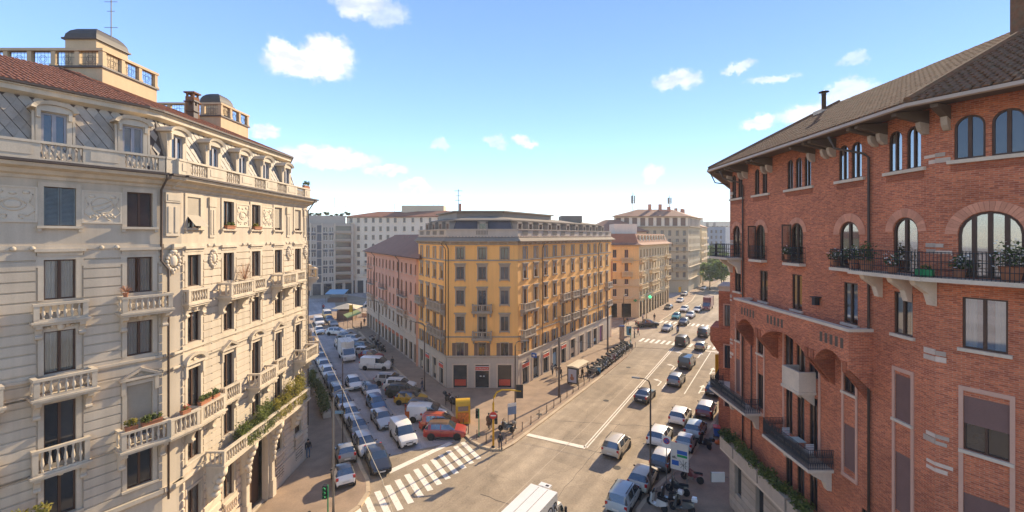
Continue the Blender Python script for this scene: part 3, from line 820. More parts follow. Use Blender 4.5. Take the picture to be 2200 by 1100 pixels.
# island pavement in front of the yellow house: kerb runs from the far corner down the main road, round the nose and up the side street
isl = [(-42, 113), (-33.5, 97.5), (-19.4, 71.8), (-10.8, 57.4), (-7.6, 53.2), (-5.6, 48.2), (-5.0, 46.9), (-4.1, 45.4), (-3.0, 44.3), (-1.9, 43.7), (-0.9, 43.7), (0.2, 45.0), (14.4, 68.1), (20.0, 77.6), (22.9, 83.8), (24.4, 88.2), (24.6, 91.0), (23.4, 93.6), (20.9, 94.6), (2, 75), (-13, 74), (-33, 108)]
pavement('pavement', isl, list(isl[1:19]))
lef = [(-31.5, 62.0), (-27.2, 63.4), (-22.6, 55.4), (-17.6, 47.0), (-14.8, 42.2), (-13.6, 40.0), (-12.5, 38.2), (-11.9, 36.4), (-12.0, 34.6), (-13.0, 32.6), (-16.0, 27.2), (-20.5, 20.0), (-30, 5), (-34, 8), (-24.5, 18.2), (-19.3, 26.5), (-19.3, 42.7)]
pavement('pavement', lef, list(reversed(lef[1:12]))[::-1])
rig = [(12.0, 8), (8.4, 27.5), (8.5, 31.5), (9.5, 34.2), (11.15, 36.5), (13.2, 38.7), (16.4, 42.0), (22.8, 50.6), (42, 81), (72, 128), (75, 126), (41, 72.5), (17.2, 34.5), (17.2, 17), (22, 8)]
pavement('pavement', rig, [rig[i] for i in range(8, 0, -1)])
fl = [(29.0, 110.8), (33.0, 108.4), (36.0, 109.0), (58, 144), (66, 160), (103, 219), (95, 224), (64, 165), (52, 148), (48.5, 139.5), (32.2, 114.2), (22, 114.2)]
pavement('pavement', fl, list(fl[0:6]), limit=60)
# painted markings
def marking(name, pts, m='paint', z=0.009):
    mb = MB(); mb.poly([(x, y, z) for x, y in pts]); return struct(name, mb.mesh(name, S[m]))
def stripe(parent, name, a, b, w, m='paint', z=0.009):
    L = math.hypot(b[0] - a[0], b[1] - a[1])
    me = MB(); me.poly([(0, -w / 2, z), (L, -w / 2, z), (L, w / 2, z), (0, w / 2, z)])
    return put(name, me.mesh(name, S[m]), parent, FR(a[0], a[1], b[0] - a[0], b[1] - a[1]))
def crossing(name, p0, p1, n, ln, ang, w=0.5):
    """n stripes between p0 and p1, each ln long in direction ang"""
    par = struct(name, MB().box(0, 0.01, 0, 0.01, -0.02, -0.015).mesh(name, S['paint']), None, T(p0[0], p0[1], 0))
    dx, dy = ang
    for i in range(n):
        t = i / (n - 1); x, y = p0[0] + (p1[0] - p0[0]) * t, p0[1] + (p1[1] - p0[1]) * t
        stripe(par, 'stripe', (x, y), (x + dx * ln, y + dy * ln), w)
    return par
# near crossing over the side street (stripe tops from beside the left pavement to the island nose)
crossing('zebra_crossing', (-12.3, 35.0), (-5.05, 45.5), 13, 3.9, (0.5, -0.866), 0.5)
stop = struct('stop_line', MB().box(0, 0.01, 0, 0.01, -0.02, -0.015).mesh('stop_line', S['paint']), None, T(-12, 39, 0))
stripe(stop, 'stripe', (-11.0, 39.7), (-6.2, 45.4), 0.62)
stop2 = struct('stop_line', MB().box(0, 0.01, 0, 0.01, -0.02, -0.015).mesh('stop_line', S['paint']), None, T(4, 46, 0))
stripe(stop2, 'stripe', (1.6, 47.3), (7.3, 44.35), 0.6)
ll = struct('lane_line', MB().box(0, 0.01, 0, 0.01, -0.02, -0.015).mesh('lane_line', S['paint']), None, T(7.2, 44.7, 0))
stripe(ll, 'stripe', (7.15, 44.4), (30.1, 84.0), 0.13); stripe(ll, 'stripe', (7.42, 44.3), (30.4, 83.85), 0.13)
stripe(ll, 'stripe', (-2.6, 31.7), (9.2, 50.8), 0.06, 'paint_worn'); stripe(ll, 'stripe', (9.2, 50.8), (20, 69.5), 0.05, 'paint_worn')
stripe(ll, 'stripe', (22.9, 59.4), (35.9, 80.8), 0.13)
for s0 in (0.0, 0.36, 0.55, 0.78): stripe(ll, 'stripe', (20.6 + 11.3 * s0, 61.3 + 20.4 * s0), (20.6 + 11.3 * (s0 + 0.13), 61.3 + 20.4 * (s0 + 0.13)), 0.13)
stripe(ll, 'stripe', (32.6, 83.3), (37.5, 80.6), 0.5)
stripe(ll, 'stripe', (20.1, 50.6), (26.0, 60.2), 0.10, 'paint_worn'); stripe(ll, 'stripe', (14.2, 42.9), (20.1, 50.6), 0.10, 'paint_worn')
for k in range(5): stripe(ll, 'stripe', (36 + 9.5 * k, 101 + 15.6 * k), (39.2 + 9.5 * k, 106.3 + 15.6 * k), 0.13)
crossing('zebra_crossing', (25.4, 89.0), (39.8, 80.9), 17, 3.3, (0.53, 0.848), 0.5)
crossing('zebra_crossing', (34.9, 108.6), (49.0, 100.0), 17, 3.4, (0.53, 0.848), 0.5)
def arrow(x, y, kind):
    m = MB(); z = 0.009
    m.poly([(-0.09, 0, z), (0.09, 0, z), (0.09, 2.0, z), (-0.09, 2.0, z)])
    if kind == 'left':
        m.poly([(-0.09, 2.0, z), (0.09, 2.0, z), (0.09, 2.25, z), (-0.7, 2.75, z), (-0.7, 2.4, z)]); m.poly([(-0.6, 2.1, z), (-0.6, 3.1, z), (-1.35, 2.75, z)])
    else:
        m.poly([(-0.09, 2.0, z), (0.09, 2.0, z), (0.09, 2.9, z), (-0.09, 2.9, z)]); m.poly([(-0.4, 2.8, z), (0.4, 2.8, z), (0, 4.1, z)])
        if kind == 'both':
            m.poly([(0.09, 0.7, z), (0.7, 1.3, z), (0.7, 1.65, z), (0.09, 1.1, z)]); m.poly([(0.6, 0.95, z), (1.4, 1.5, z), (0.6, 2.05, z)])
    struct('lane_arrow', m.mesh('lane_arrow', S['paint']), None, HD(x, y, *dR))
for x, y, k in ((20.4, 62.6, 'left'), (25.0, 70.2, 'left'), (29.3, 78.2, 'left'), (24.9, 59.6, 'both'), (30.0, 67.8, 'both'), (34.8, 74.5, 'both'), (32.0, 77.0, 'ahead')):
    arrow(x, y, k)
# parking bay lines beside the island
pb = struct('parking_line', MB().box(0, 0.01, 0, 0.01, -0.02, -0.015).mesh('parking_line', S['paint_worn']), None, T(-15, 55, 0))
stripe(pb, 'stripe', (-11.2, 48.2), (-24.2, 70.6), 0.12, 'paint_worn', 0.012)
for k in range(6): stripe(pb, 'stripe', (-12.0 - 2.35 * k, 49.6 + 4.05 * k), (-8.2 - 2.35 * k, 51.6 + 4.05 * k), 0.10, 'paint_worn', 0.012)
# tar seams and patches
se = struct('road_seam', MB().box(0, 0.01, 0, 0.01, -0.02, -0.015).mesh('road_seam', S['tar']), None, T(0, 40, 0))
for a, b in (((5.0, 50.8), (19.5, 48.6)), ((1.5, 46.8), (8.5, 43.3)), ((16.2, 68.6), (30.5, 66.0)), ((-2.5, 36.4), (6.5, 30.8)), ((18, 73.5), (33, 70.0)), ((3.3, 35.2), (12, 50.0))):
    pts = [(a[0] + (b[0] - a[0]) * i / 14 + rnd.uniform(-.12, .12), a[1] + (b[1] - a[1]) * i / 14 + rnd.uniform(-.12, .12)) for i in range(15)]
    m = MB()
    for p, q in zip(pts, pts[1:]):
        m.poly([(p[0], p[1] - 0.03, 0.006), (q[0], q[1] - 0.03, 0.006), (q[0], q[1] + 0.03, 0.006), (p[0], p[1] + 0.03, 0.006)])
    put('seam', m.mesh('seam', S['tar']), se, T(0, 0, 0))
def manhole(x, y, z):
    m = MB().lathe([(0.36, 0), (0.36, 0.008), (0.30, 0.009), (0.02, 0.009)], 14)
    struct('road_manhole_cover', m.mesh('manhole', S['tar']), None, T(x, y, z))
for x, y in ((18.6, 71.4), (3.2, 52.3), (-2.0, 53.0), (9.5, 40.5), (12, 57)): manhole(x, y, KH if x < 4 else 0.005)
# ------------------------------------------------------------------ cream house on the left
LP = [(-25.43, 16.47), (-19.87, 25.38), (-19.6, 26.5), (-19.6, 42.7), (-30.67, 61.7), (-52.0, 50.0), (-48.0, 18.0)]
cream = thing('cream_corner_house', 'cream stucco corner house with stone balconies, slate mansard and red tile roof', 'building', T(-22, 30, 0))
FA = FR(-25.43, 16.47, *dR)
FB = FR(-19.6, 25.8, 0, 1)
FC = FR(-19.6, 42.7, *dL)
WA, WB, WC = 11.0, 16.9, 22.0
colA = [3.17, 6.32, 9.47]
colB = [1.7, 5.05, 8.35, 11.6, 15.0]
base = dict(sur=0.20, proud=0.06, depth=0.16, split=True, sm=S['trim'], fm=S['wood'], panes=2, cols=2, fw=0.065, gm=S['glassd'])
def sty(i, **k):
    d = dict(base); d.update(k); d['id'] = i; return d
W_top = [sty('t0', sill=0.13, brk=1), sty('t1', sill=0.13, brk=1, cover='shutters'), sty('t2', sill=0.13, brk=1, cover='awn'), sty('t3', sill=0.13, brk=1, cover='blind', drop=0.9)]
W_f4 = [sty('f40', cap=0.34, ears=1, cover='curtain', gm=S['glassc'], gap=0.10), sty('f41', cap=0.34, ears=1)]
W_f3 = [sty('f30', cover='curtain', gm=S['glassc'], gap=0.02), sty('f31')]
W_f2 = [sty('f20'), sty('f21', cover='blind', drop=0.85, fm=S['wood_grey'])]
W_f1 = [sty('f10', sill=0.12), sty('f11', cover='curtain', gm=S['glassc'], gap=0.06, sill=0.12)]
W_g = sty('g0', sur=0.16, sill=0.12)
WW = 1.14
def rowspec(face, i):
    a = face == 'A'
    return [(21.5, 1.88, W_top[(1 if i == 1 else 0) if a else (2, 0, 0, 3, 3)[i]]),
            (17.92, 1.93, W_f4[0 if a or i in (1, 4) else 1]),
            ((14.35 if a and i == 1 else 14.5), (2.05 if a and i == 1 else 1.85), W_f3[0 if a or i in (0, 3) else 1]),
            (10.0, 2.92, W_f2[1 if (a and i == 2) else 0]),
            (7.35, 2.05, W_f1[0 if a or i != 0 else 1]),
            (3.0, 2.6, W_g)]
for face, F, W, cols, z0 in (('A', FA, WA, colA, 0.0), ('B', FB, WB, colB, 0.0)):
    ops = []
    for i, u in enumerate(cols):
        for zb, h, st in rowspec(face, i):
            if face == 'B' and zb == 3.0 and i in (2,): continue
            if st is W_g and face == 'A': continue
            ops.append(op(u, zb, WW, h, st)); window(cream, F, u, zb, WW, h, st)
    if face == 'B': ops.append((8.35, 2.5, 0.14, 5.7, 'r'))
    e = 0.5 if face == 'A' else 0.0
    wl_ = put('wall', wall_mesh('wall', 0 if face == 'A' else 0.7, W - e, z0, 24.0, ops, S['stucco']), cream, F)
    # rustication courses, one per row, cut round the windows
    z = 6.75; k = 0; pitch = 0.485
    while z < 20.15:
        segs = []; cur = 0.02 if face == 'A' else 1.0
        if face == 'B': cur = 0.72
        blocks = sorted((u - w / 2 - 0.27, u + w / 2 + 0.27) for u, w, zb, h, ar in ops if zb - 0.05 < z + pitch and zb + h + 0.22 > z)
        for a, b in blocks:
            if a > cur: segs.append((cur, a))
            cur = max(cur, b)
        if cur < W - e - 0.02: segs.append((cur, W - e - 0.02))
        for a, b in segs:
            l = b - a
            me = cached(('course', round(l, 3)), lambda: MB().loft([[(x, 0, 0), (x, -0.06, 0.015), (x, -0.06, pitch - 0.075), (x, 0, pitch - 0.06)] for x in (0, l)]).mesh('course', S['course']))
            put('course', me, wl_, F @ T(a, 0, z))
        z += pitch; k += 1
    # string courses
    for zz, hh, pj in ((20.25, 0.30, 0.10), (14.08, 0.20, 0.12), (13.25, 0.16, 0.06), (9.62, 0.16, 0.06), (6.35, 0.34, 0.20)):
        cornice(cream, F, W - e, zz, [(pj * 0.5, 0), (pj, hh * 0.35), (pj, hh)], 'trim', 'string_course')
    for i in range(int(W / 0.62)):
        u = 0.4 + i * 0.62
        if all(abs(u - c) > 0.95 for c in cols) and 0.6 < u < W - 0.7:
            put('boss', cached('boss', lambda: MB().lathe([(0.02, -0.07), (0.09, -0.055), (0.115, 0.0)], 10, axis='y').mesh('boss', S['trim'], True)), cream, F @ T(u, -0.10, 20.41))
    # cornice, gutter, attic parapet
    cornice(cream, F, W - e, 23.72, [(0.06, 0), (0.10, 0.14), (0.30, 0.22), (0.38, 0.40), (0.78, 0.50), (0.85, 0.66)], 'trim', 'cornice', 0, 0.5 if face == 'B' else 0.0)
    cornice(cream, F, W - e, 24.385, [(0.80, 0), (0.97, 0.02), (0.97, 0.13), (0.85, 0.135)], 'gutter', 'gutter', 0, 0.5 if face == 'B' else 0.0)
    pm = MB(); pm.box(0, W - e, -0.38, -0.12, 24.50, 24.66); pm.box(0, W - e, -0.40, -0.10, 25.36, 25.48)
    cur = 0.0
    spans = [(u - 0.75, u + 0.75) for u in cols]
    for a, b in spans + [(W - e, W - e)]:
        if a > cur: pm.box(cur, a, -0.36, -0.14, 24.66, 25.36)
        if a > cur + 0.9: pm.box(cur + 0.28, a - 0.28, -0.385, -0.36, 24.80, 25.24)
        cur = b
    par = put('parapet', pm.mesh('parapet', S['trim']), cream, F)
    for a, b in spans:
        for i in range(7): put('baluster', baluster_mesh(0.70, 1.1), par, F @ T(a + 0.13 + i * 0.207, -0.25, 24.66))
# pilaster on the cut corner
Ff = FR(-19.87, 25.38, 0.27, 1.12); WF = 1.152
put('wall', MB().box(0, WF, 0, 0.4, 0, 24.0).mesh('wall', S['stucco']), cream, Ff)
pl = MB()
pl.box(0.16, WF - 0.16, -0.10, 0, 21.0, 23.1); pl.box(0.26, 0.48, -0.14, -0.10, 21.2, 22.7); pl.box(0.66, 0.88, -0.14, -0.10, 21.2, 22.7)
pl.box(0.10, WF - 0.10, -0.16, 0, 22.95, 23.5); pl.box(0.2, WF - 0.2, -0.19, -0.16, 23.05, 23.4)
put('pilaster', pl.mesh('pilaster', S['trim']), cream, Ff)
for zz, hh, pj in ((20.25, 0.30, 0.11), (14.08, 0.20, 0.13), (13.25, 0.16, 0.07), (9.62, 0.16, 0.07), (6.35, 0.34, 0.22)): cornice(cream, Ff, WF, zz, [(pj * 0.5, 0), (pj, hh * 0.35), (pj, hh)], 'trim', 'string_course')
cornice(cream, Ff, WF, 23.72, [(0.06, 0), (0.10, 0.14), (0.30, 0.22), (0.38, 0.40), (0.78, 0.50), (0.85, 0.66)], 'trim', 'cornice', 0.12, 0.12)
cornice(cream, Ff, WF, 24.385, [(0.80, 0), (0.97, 0.02), (0.97, 0.13), (0.85, 0.135)], 'gutter', 'gutter', 0.12, 0.12)
pm = MB(); pm.box(-0.05, WF + 0.05, -0.38, -0.12, 24.50, 25.36); pm.box(-0.05, WF + 0.05, -0.41, -0.10, 25.36, 25.485); put('parapet', pm.mesh('parapet', S['trim']), cream, Ff)
# shield cartouches under the string course
def cartouche(F, u, z, k=1.0):
    m = MB(); m.blob((0, -0.10, 0), (0.24 * k, 0.12, 0.36 * k), 10)
    for i in range(14):
        a = 2 * math.pi * i / 14; m.blob((0.36 * k * math.cos(a), -0.10, 0.46 * k * math.sin(a) - 0.03), (0.11 * k, 0.10, 0.11 * k), 6)
    m.blob((0, -0.12, 0.52 * k), (0.22 * k, 0.12, 0.12 * k), 8); m.blob((0, -0.08, -0.58 * k), (0.10 * k, 0.08, 0.2 * k), 6)
    put('cartouche', m.mesh('cartouche', S['relief'], True), cream, F @ T(u, 0, z))
cartouche(Ff, WF / 2, 19.55, 1.05)
for u in (3.4, 13.3, 16.5): cartouche(FB, u, 19.55, 0.95)
# flat pilaster strips on the long side
for u in (3.38, 13.3, 16.5):
    m = MB(); m.box(u - 0.28, u + 0.28, -0.07, 0, 20.9, 23.4); m.box(u - 0.36, u + 0.36, -0.12, 0, 22.9, 23.5); m.box(u - 0.2, u - 0.06, -0.10, -0.07, 21.1, 22.7); m.box(u + 0.06, u + 0.2, -0.10, -0.07, 21.1, 22.7)
    put('pilaster', m.mesh('pilaster', S['trim']), cream, FB)
    put('pilaster', box_mesh('pilaster', u - 0.035, u + 0.035, -0.052, 0, 6.7, 20.2, S['stucco']), cream, FB)
# relief panels between the top windows
def relief(F, u, kind):
    z = 22.48
    m = MB(); hw, hh = 0.80, 0.84
    ring(m, [(-hw + .08, -hh + .08), (hw - .08, -hh + .08), (hw - .08, hh - .08), (-hw + .08, hh - .08)], [(-hw, -hh), (hw, -hh), (hw, hh), (-hw, hh)], -0.06, 0, 0, True)
    m.box(-hw + .08, hw - .08, -0.02, 0, -hh + .08, hh - .08)
    p = put('relief_panel', m.mesh('relief_panel', S['relief']), cream, F @ T(u, 0, z))
    c = MB()
    def sw(pts, r): c.tube([(x, -0.03, y) for x, y in pts], r, 5)
    if kind == 0:
        sw([(0.42 * math.cos(t), 0.02 + 0.30 * math.sin(t)) for t in [i * math.pi / 8 for i in range(17)]], 0.035)
        sw([(0.34 * math.cos(t), 0.10 + 0.16 * math.sin(t)) for t in [i * math.pi / 6 for i in range(7)]], 0.035)
        c.blob((0, -0.03, 0.50), (0.13, 0.04, 0.07), 8); c.blob((0, -0.02, 0.0), (0.30, 0.035, 0.2), 10)
    else:
        sw([(0.45 * math.cos(t), 0.10 + 0.40 * math.sin(t)) for t in [i * math.pi / 8 for i in range(17)]], 0.03)
        sw([(-0.40, 0.05), (-0.1, 0.12), (0.2, 0.28), (0.38, 0.42)], 0.035); sw([(-0.36, -0.18), (0.0, -0.1), (0.34, 0.12)], 0.035)
        for i in range(9): c.blob((-0.48 + 0.12 * i, -0.03, -0.42 + 0.06 * math.sin(i * 2.1)), (0.08, 0.035, 0.07), 6)
    for sx in (-1, 1):
        sw([(sx * (0.62 - 0.16 * math.cos(t * 1.3) * (1 - t / 8)), -0.55 + 0.15 * t) for t in [i * 0.5 for i in range(15)]], 0.03)
        sw([(sx * (0.30 + 0.12 * math.cos(t)), -0.55 + 0.10 * math.sin(t)) for t in [i * 0.7 for i in range(8)]], 0.028)
        c.blob((sx * 0.42, -0.03, 0.56), (0.14, 0.035, 0.09), 7)
    put('carving', c.mesh('carving', S['relief'], True), p, F @ T(u, 0, z))
relief(FA, (colA[0] + colA[1]) / 2, 0); relief(FA, (colA[1] + colA[2]) / 2, 1)
relief(FB, (colB[1] + colB[2]) / 2, 0); relief(FB, (colB[2] + colB[3]) / 2, 1)
# balconies
for u in colA[:2]: balcony(cream, FA, u - 0.95, u + 0.95, 16.95, 0.32, 0.85)
balcony(cream, FA, colA[2] - 0.95, colA[2] + 1.25, 16.95, 0.75, 0.85)
for u in colA[:2]: balcony(cream, FA, u - 1.05, u + 1.15, 13.45, 0.85, 0.92)
for u in colA[:2]: balcony(cream, FA, u - 1.0, u + 1.0, 9.72, 0.36, 1.2)
balcony(cream, FA, colA[2] - 1.05, WA - 0.42, 9.78, 0.95, 1.0)
balcony(cream, Ff, -0.30, WF + 0.30, 9.785, 1.02, 1.0, consoles=False, ends=False)
balcony(cream, FB, 0.95, 3.2, 9.78, 1.0, 1.0)
balcony(cream, FB, colB[0] - 0.9, colB[0] + 0.9, 16.95, 0.36, 0.85)
balcony(cream, FB, colB[1] - 1.15, colB[1] + 1.35, 16.95, 0.95, 0.92)
balcony(cream, FB, colB[2] - 0.85, colB[2] + 0.85, 16.95, 0.36, 0.85)
balcony(cream, FB, colB[3] - 1.1, colB[3] + 1.3, 16.95, 0.95, 0.92)
balcony(cream, FB, colB[4] - 0.85, colB[4] + 0.85, 16.95, 0.36, 0.85)
balcony(cream, FB, colB[1] - 0.9, colB[1] + 0.9, 9.8, 0.36, 1.0)
balcony(cream, FB, colB[2] - 1.1, colB[2] + 1.3, 9.8, 0.95, 1.0)
balcony(cream, FB, colB[3] - 0.8, colB[3] + 0.8, 9.8, 0.36, 1.0)
balcony(cream, FB, colB[4] - 0.8, colB[4] + 1.6, 9.8, 1.15, 1.0)
balcony(cream, FB, 2.6, 14.6, 6.40, 1.30, 0.92)
# scrolled keystones and consoles over the lower windows
def keystone(F, u, z, k=1.0):
    m = MB(); m.blob((0, -0.12, 0), (0.16 * k, 0.14, 0.22 * k), 8)
    for sx in (-1, 1):
        m.blob((sx * 0.24 * k, -0.09, 0.03), (0.13 * k, 0.09, 0.10 * k), 7); m.blob((sx * 0.42 * k, -0.06, -0.02), (0.10 * k, 0.06, 0.07 * k), 6)
    put('keystone', m.mesh('keystone', S['relief'], True), cream, F @ T(u, 0, z))
for F, cols in ((FA, colA), (FB, colB)):
    for u in cols: keystone(F, u, 16.62)
    for u in cols: keystone(F, u, 9.56)
def console(F, u, z, h=0.85, d=0.26):
    m = MB().pyz([(0, z), (-d, z), (-d, z - h * 0.25), (-d * 0.5, z - h * 0.45), (-d * 0.45, z - h * 0.8), (-d * 0.6, z - h), (0, z - h)], u - 0.10, u + 0.10)
    put('console', m.mesh('console', S['trim']), cream, F)
def pediment(F, u, z, curved, w=0.92):
    m = MB()
    for sx in (-1, 1): m.box(u + sx * 0.74 - 0.09, u + sx * 0.74 + 0.09, -0.16, 0, z - 0.75, z)
    m.box(u - w, u + w, -0.26, 0, z, z + 0.12)
    if curved:
        arcp = [(u + w * 1.05 * math.cos(R(180 - 180 * i / 12)), z + 0.12 + 0.55 * math.sin(R(180 * i / 12))) for i in range(13)]
        inn = [(u + w * 0.78 * math.cos(R(180 - 180 * i / 12)), z + 0.12 + 0.36 * math.sin(R(180 * i / 12))) for i in range(13)]
    else:
        arcp = [(u - w * 1.05, z + 0.12), (u, z + 0.62), (u + w * 1.05, z + 0.12)]; inn = [(u - w * 0.72, z + 0.12), (u, z + 0.44), (u + w * 0.72, z + 0.12)]
    for i in range(len(arcp) - 1):
        a, b, c, d = arcp[i], arcp[i + 1], inn[i + 1], inn[i]
        m.loft([[(a[0], 0, a[1]), (a[0], -0.30, a[1]), (d[0], -0.26, d[1]), (d[0], 0, d[1])], [(b[0], 0, b[1]), (b[0], -0.30, b[1]), (c[0], -0.26, c[1]), (c[0], 0, c[1])]])
    m.box(u - 0.10, u + 0.10, -0.10, -0.0, z + 0.15, z + 0.32)
    put('pediment', m.mesh('pediment', S['trim']), cream, F)
pediment(FA, colA[2], 13.22, False)
for i, u in enumerate(colB): pediment(FB, u, 13.22, i in (0, 2, 4))
# portal and rusticated ground floor on the long side
po = MB()
oo = outline(2.5, 5.7, 'r', 14); ou = outline(3.3, 6.1, 'r', 14)
ring(po, oo, ou, -0.28, 0.0)
for sx in (-1, 1):
    po.box(8.35 * 0 + sx * 1.72 - 0.26, sx * 1.72 + 0.26, -0.55, 0, 0.14, 1.5)
    po.box(sx * 1.72 - 0.2, sx * 1.72 + 0.2, -0.45, 0, 1.5, 5.2)
    for q in range(5): po.blob((sx * 1.72, -0.5, 4.9 - q * 0.42), (0.30 - 0.03 * q, 0.28 - 0.03 * q, 0.26), 8)
pt = put('portal', po.mesh('portal', S['trim']), cream, FB @ T(8.35, 0, 0.0))
put('door', MB().box(-1.25, 1.25, 0.5, 0.6, 0.14, 5.7).mesh('door', S['wood']), pt, FB @ T(8.35, 0, 0))
for zz in range(9):
    z = 1.7 + zz * 0.52
    def blk_(a, b): put('stone_course', MB().loft([[(x, 0, z), (x, -0.10, z + 0.06), (x, -0.10, z + 0.42), (x, 0, z + 0.48)] for x in (a, b)]).mesh('stone_course', S['limestone']), cream, FB)
    blocks = [(6.35, 10.35)] + [(u - 0.85, u + 0.85) for u in colB if u != 8.35]
    cur = 0.72
    for a, b in sorted(blocks):
        if a > cur:
            blk_(cur, a)
        cur = b
    if cur < WB: blk_(cur, WB)
for a, b in ((0.7, 6.4), (10.3, WB)): put('plinth', box_mesh('plinth', a, b, -0.18, 0, 0, 1.65, S['limestone']), cream, FB)
for u in (1.7, 5.05, 11.6, 15.0):
    m = MB(); m.box(u - 0.65, u + 0.65, -0.185, -0.18, 0.75, 1.5, 1)
    for i in range(5):
        for j in range(3): m.lathe([(0.02, -0.02), (0.11, -0.02), (0.11, 0.0)], 8, (u - 0.5 + 0.25 * i, -0.19, 0.88 + 0.25 * j), 0, 'y')
    put('cellar_grille', m.mesh('cellar_grille', [S['limestone'], S['iron']]), cream, FB)
    m = MB(); m.box(u - 0.75, u + 0.75, -0.30, -0.12, 1.95, 2.07); m.box(u - 0.75, u + 0.75, -0.30, -0.12, 2.75, 2.88); b_ = put('balustrade', m.mesh('balustrade', S['limestone']), cream, FB)
    for i in range(7): put('baluster', baluster_mesh(0.68, 1.0, 'limestone'), b_, FB @ T(u - 0.6 + 0.2 * i, -0.21, 2.07))
# carved brackets under the long first-floor balcony
for u in (3.0, 6.5, 10.2, 13.9):
    m = MB(); m.pyz([(0, 6.2), (-1.15, 6.2), (-1.1, 5.8), (-0.65, 5.4), (-0.5, 4.7), (-0.35, 4.0), (0, 3.8)], u - 0.28, u + 0.28)
    for q in range(4): m.blob((u, -0.95 + 0.17 * q, 5.75 - 0.45 * q), (0.34, 0.26, 0.28), 8)
    put('bracket', m.mesh('bracket', S['relief'], True), cream, FB)
# downpipes
pipe(cream, FA, [(10.42, -0.9, 24.4), (10.42, -0.85, 24.2), (10.42, -0.12, 23.6), (10.42, -0.12, 19.6), (10.75, -0.14, 19.1), (10.75, -0.14, 6.0)], 0.06)
pipe(cream, FB, [(16.75, -0.9, 24.4), (16.75, -0.2, 23.4), (16.8, -0.16, 19.0), (16.8, -0.16, 3.0)], 0.055)
# mansard, upper cornice and tiled roof
m0, m1 = inset(LP, 0.75), inset(LP, 1.75)
mq = quads_between(m0, 24.5, m1, 28.0)
mm = MB()
for q in mq: mm.poly(q)
mm.poly([(*p, 24.52) for p in LP])
ms = put('mansard', mm.mesh('mansard', S['gutter']), cream, T(0, 0, 0))
def slates(q, parts, w=0.50, hgt=0.42):
    e0, e1, t1, t0 = [Vector(p) for p in q]
    u = (e1 - e0).normalized(); nrm = u.cross(t0 - e0).normalized(); up = nrm.cross(u).normalized()
    if up.z < 0: up = -up
    if nrm.dot(Vector((e0.x + 30, e0.y - 10, 0)) - Vector((e0.x, e0.y, 0))) < 0: nrm = -nrm
    L = (e1 - e0).length; Ht = (t0 - e0).dot(up); a0 = (t0 - e0).dot(u); a1 = (t1 - e0).dot(u)
    joined = MB(); me = None; cnt = 0
    if parts:
        mb = MB(); k = 1.0
        g = 0.03
        f = [(-w / 2 * k + g * w / 2, -0.012, g * hgt), (g * w / 2, -0.05, -hgt * k + g * hgt), (w / 2 * k - g * w / 2, -0.012, -g * hgt), (-g * w / 2, -0.004, hgt * k - g * hgt)]
        bk = [(x, y + 0.02, z) for x, y, z in f]
        mb.loft([bk, f]); me = mb.mesh('slate', S['slate'])
    r = 0
    while (r + 0.3) * hgt < Ht:
        hgt_c = r * hgt; t = min(1, hgt_c / Ht); x0 = a0 * t + 0.1; x1 = L + (a1 - L) * t - 0.1
        c = x0 + (w / 2 if r % 2 else w)
        c = math.ceil(x0 / w) * w + (w / 2 if r % 2 else 0)
        while c < x1 - 0.1:
            p = e0 + u * c + up * hgt_c + nrm * 0.012
            if parts:
                M = Matrix(((u.x, -nrm.x, up.x, p.x), (u.y, -nrm.y, up.y, p.y), (u.z, -nrm.z, up.z, p.z), (0, 0, 0, 1)))
                put('slate', me, ms, M)
            else:
                g = 0.035 * (u * w / 2 + up * hgt); joined.poly([p - u * w * .50 + nrm * .012 + g, p - up * hgt * 1.0 + nrm * .05 + g, p + u * w * .50 + nrm * .012 - g, p + up * hgt * 1.0 + nrm * .004 - g])
            c += w
        r += 1
    return joined
slates(mq[0], True)
for i in (1, 2): put('slate_cover', slates(mq[i], False).mesh('slate_cover', S['slate']), ms, T(0, 0, 0), kind='stuff')
for i in (1, 2, 3):   # hip ridges
    a, b = (*m0[i], 24.5), (*m1[i], 28.0)
    put('hip_ridge', MB().tube([a, b], 0.07, 5).mesh('hip_ridge', S['ydark']), ms, T(0, 0, 0))
rc = MB(); c0, c1, c2 = inset(LP, 1.75), inset(LP, 1.35), inset(LP, 1.25)
for q in quads_between(c0, 27.9, c1, 28.05) + quads_between(c1, 28.05, c1, 28.28) + quads_between(c1, 28.28, c2, 28.30) + quads_between(c2, 28.30, c2, 28.36): rc.poly(q)
put('upper_cornice', rc.mesh('upper_cornice', S['trim']), cream, T(0, 0, 0))
gt = MB()
c3 = inset(LP, 1.12)
for q in quads_between(c2, 28.362, c3, 28.38) + quads_between(c3, 28.38, c3, 28.50) + quads_between(c3, 28.50, c2, 28.505): gt.poly(q)
put('gutter', gt.mesh('gutter', S['gutter']), cream, T(0, 0, 0))
r0, r1 = inset(LP, 1.2), inset(LP, 8.2)
rq = quads_between(r0, 28.44, r1, 31.35)
rf = MB()
for q in rq: rf.poly(q)
rf.poly([(*p, 31.35) for p in r1])
roof = put('roof', rf.mesh('roof', S['tile']), cream, T(0, 0, 0))
for i in (0, 1, 2): put('roof_tiling', tiles_on(rq[i]).mesh('roof_tiling', S['tile']), roof, T(0, 0, 0), kind='stuff')
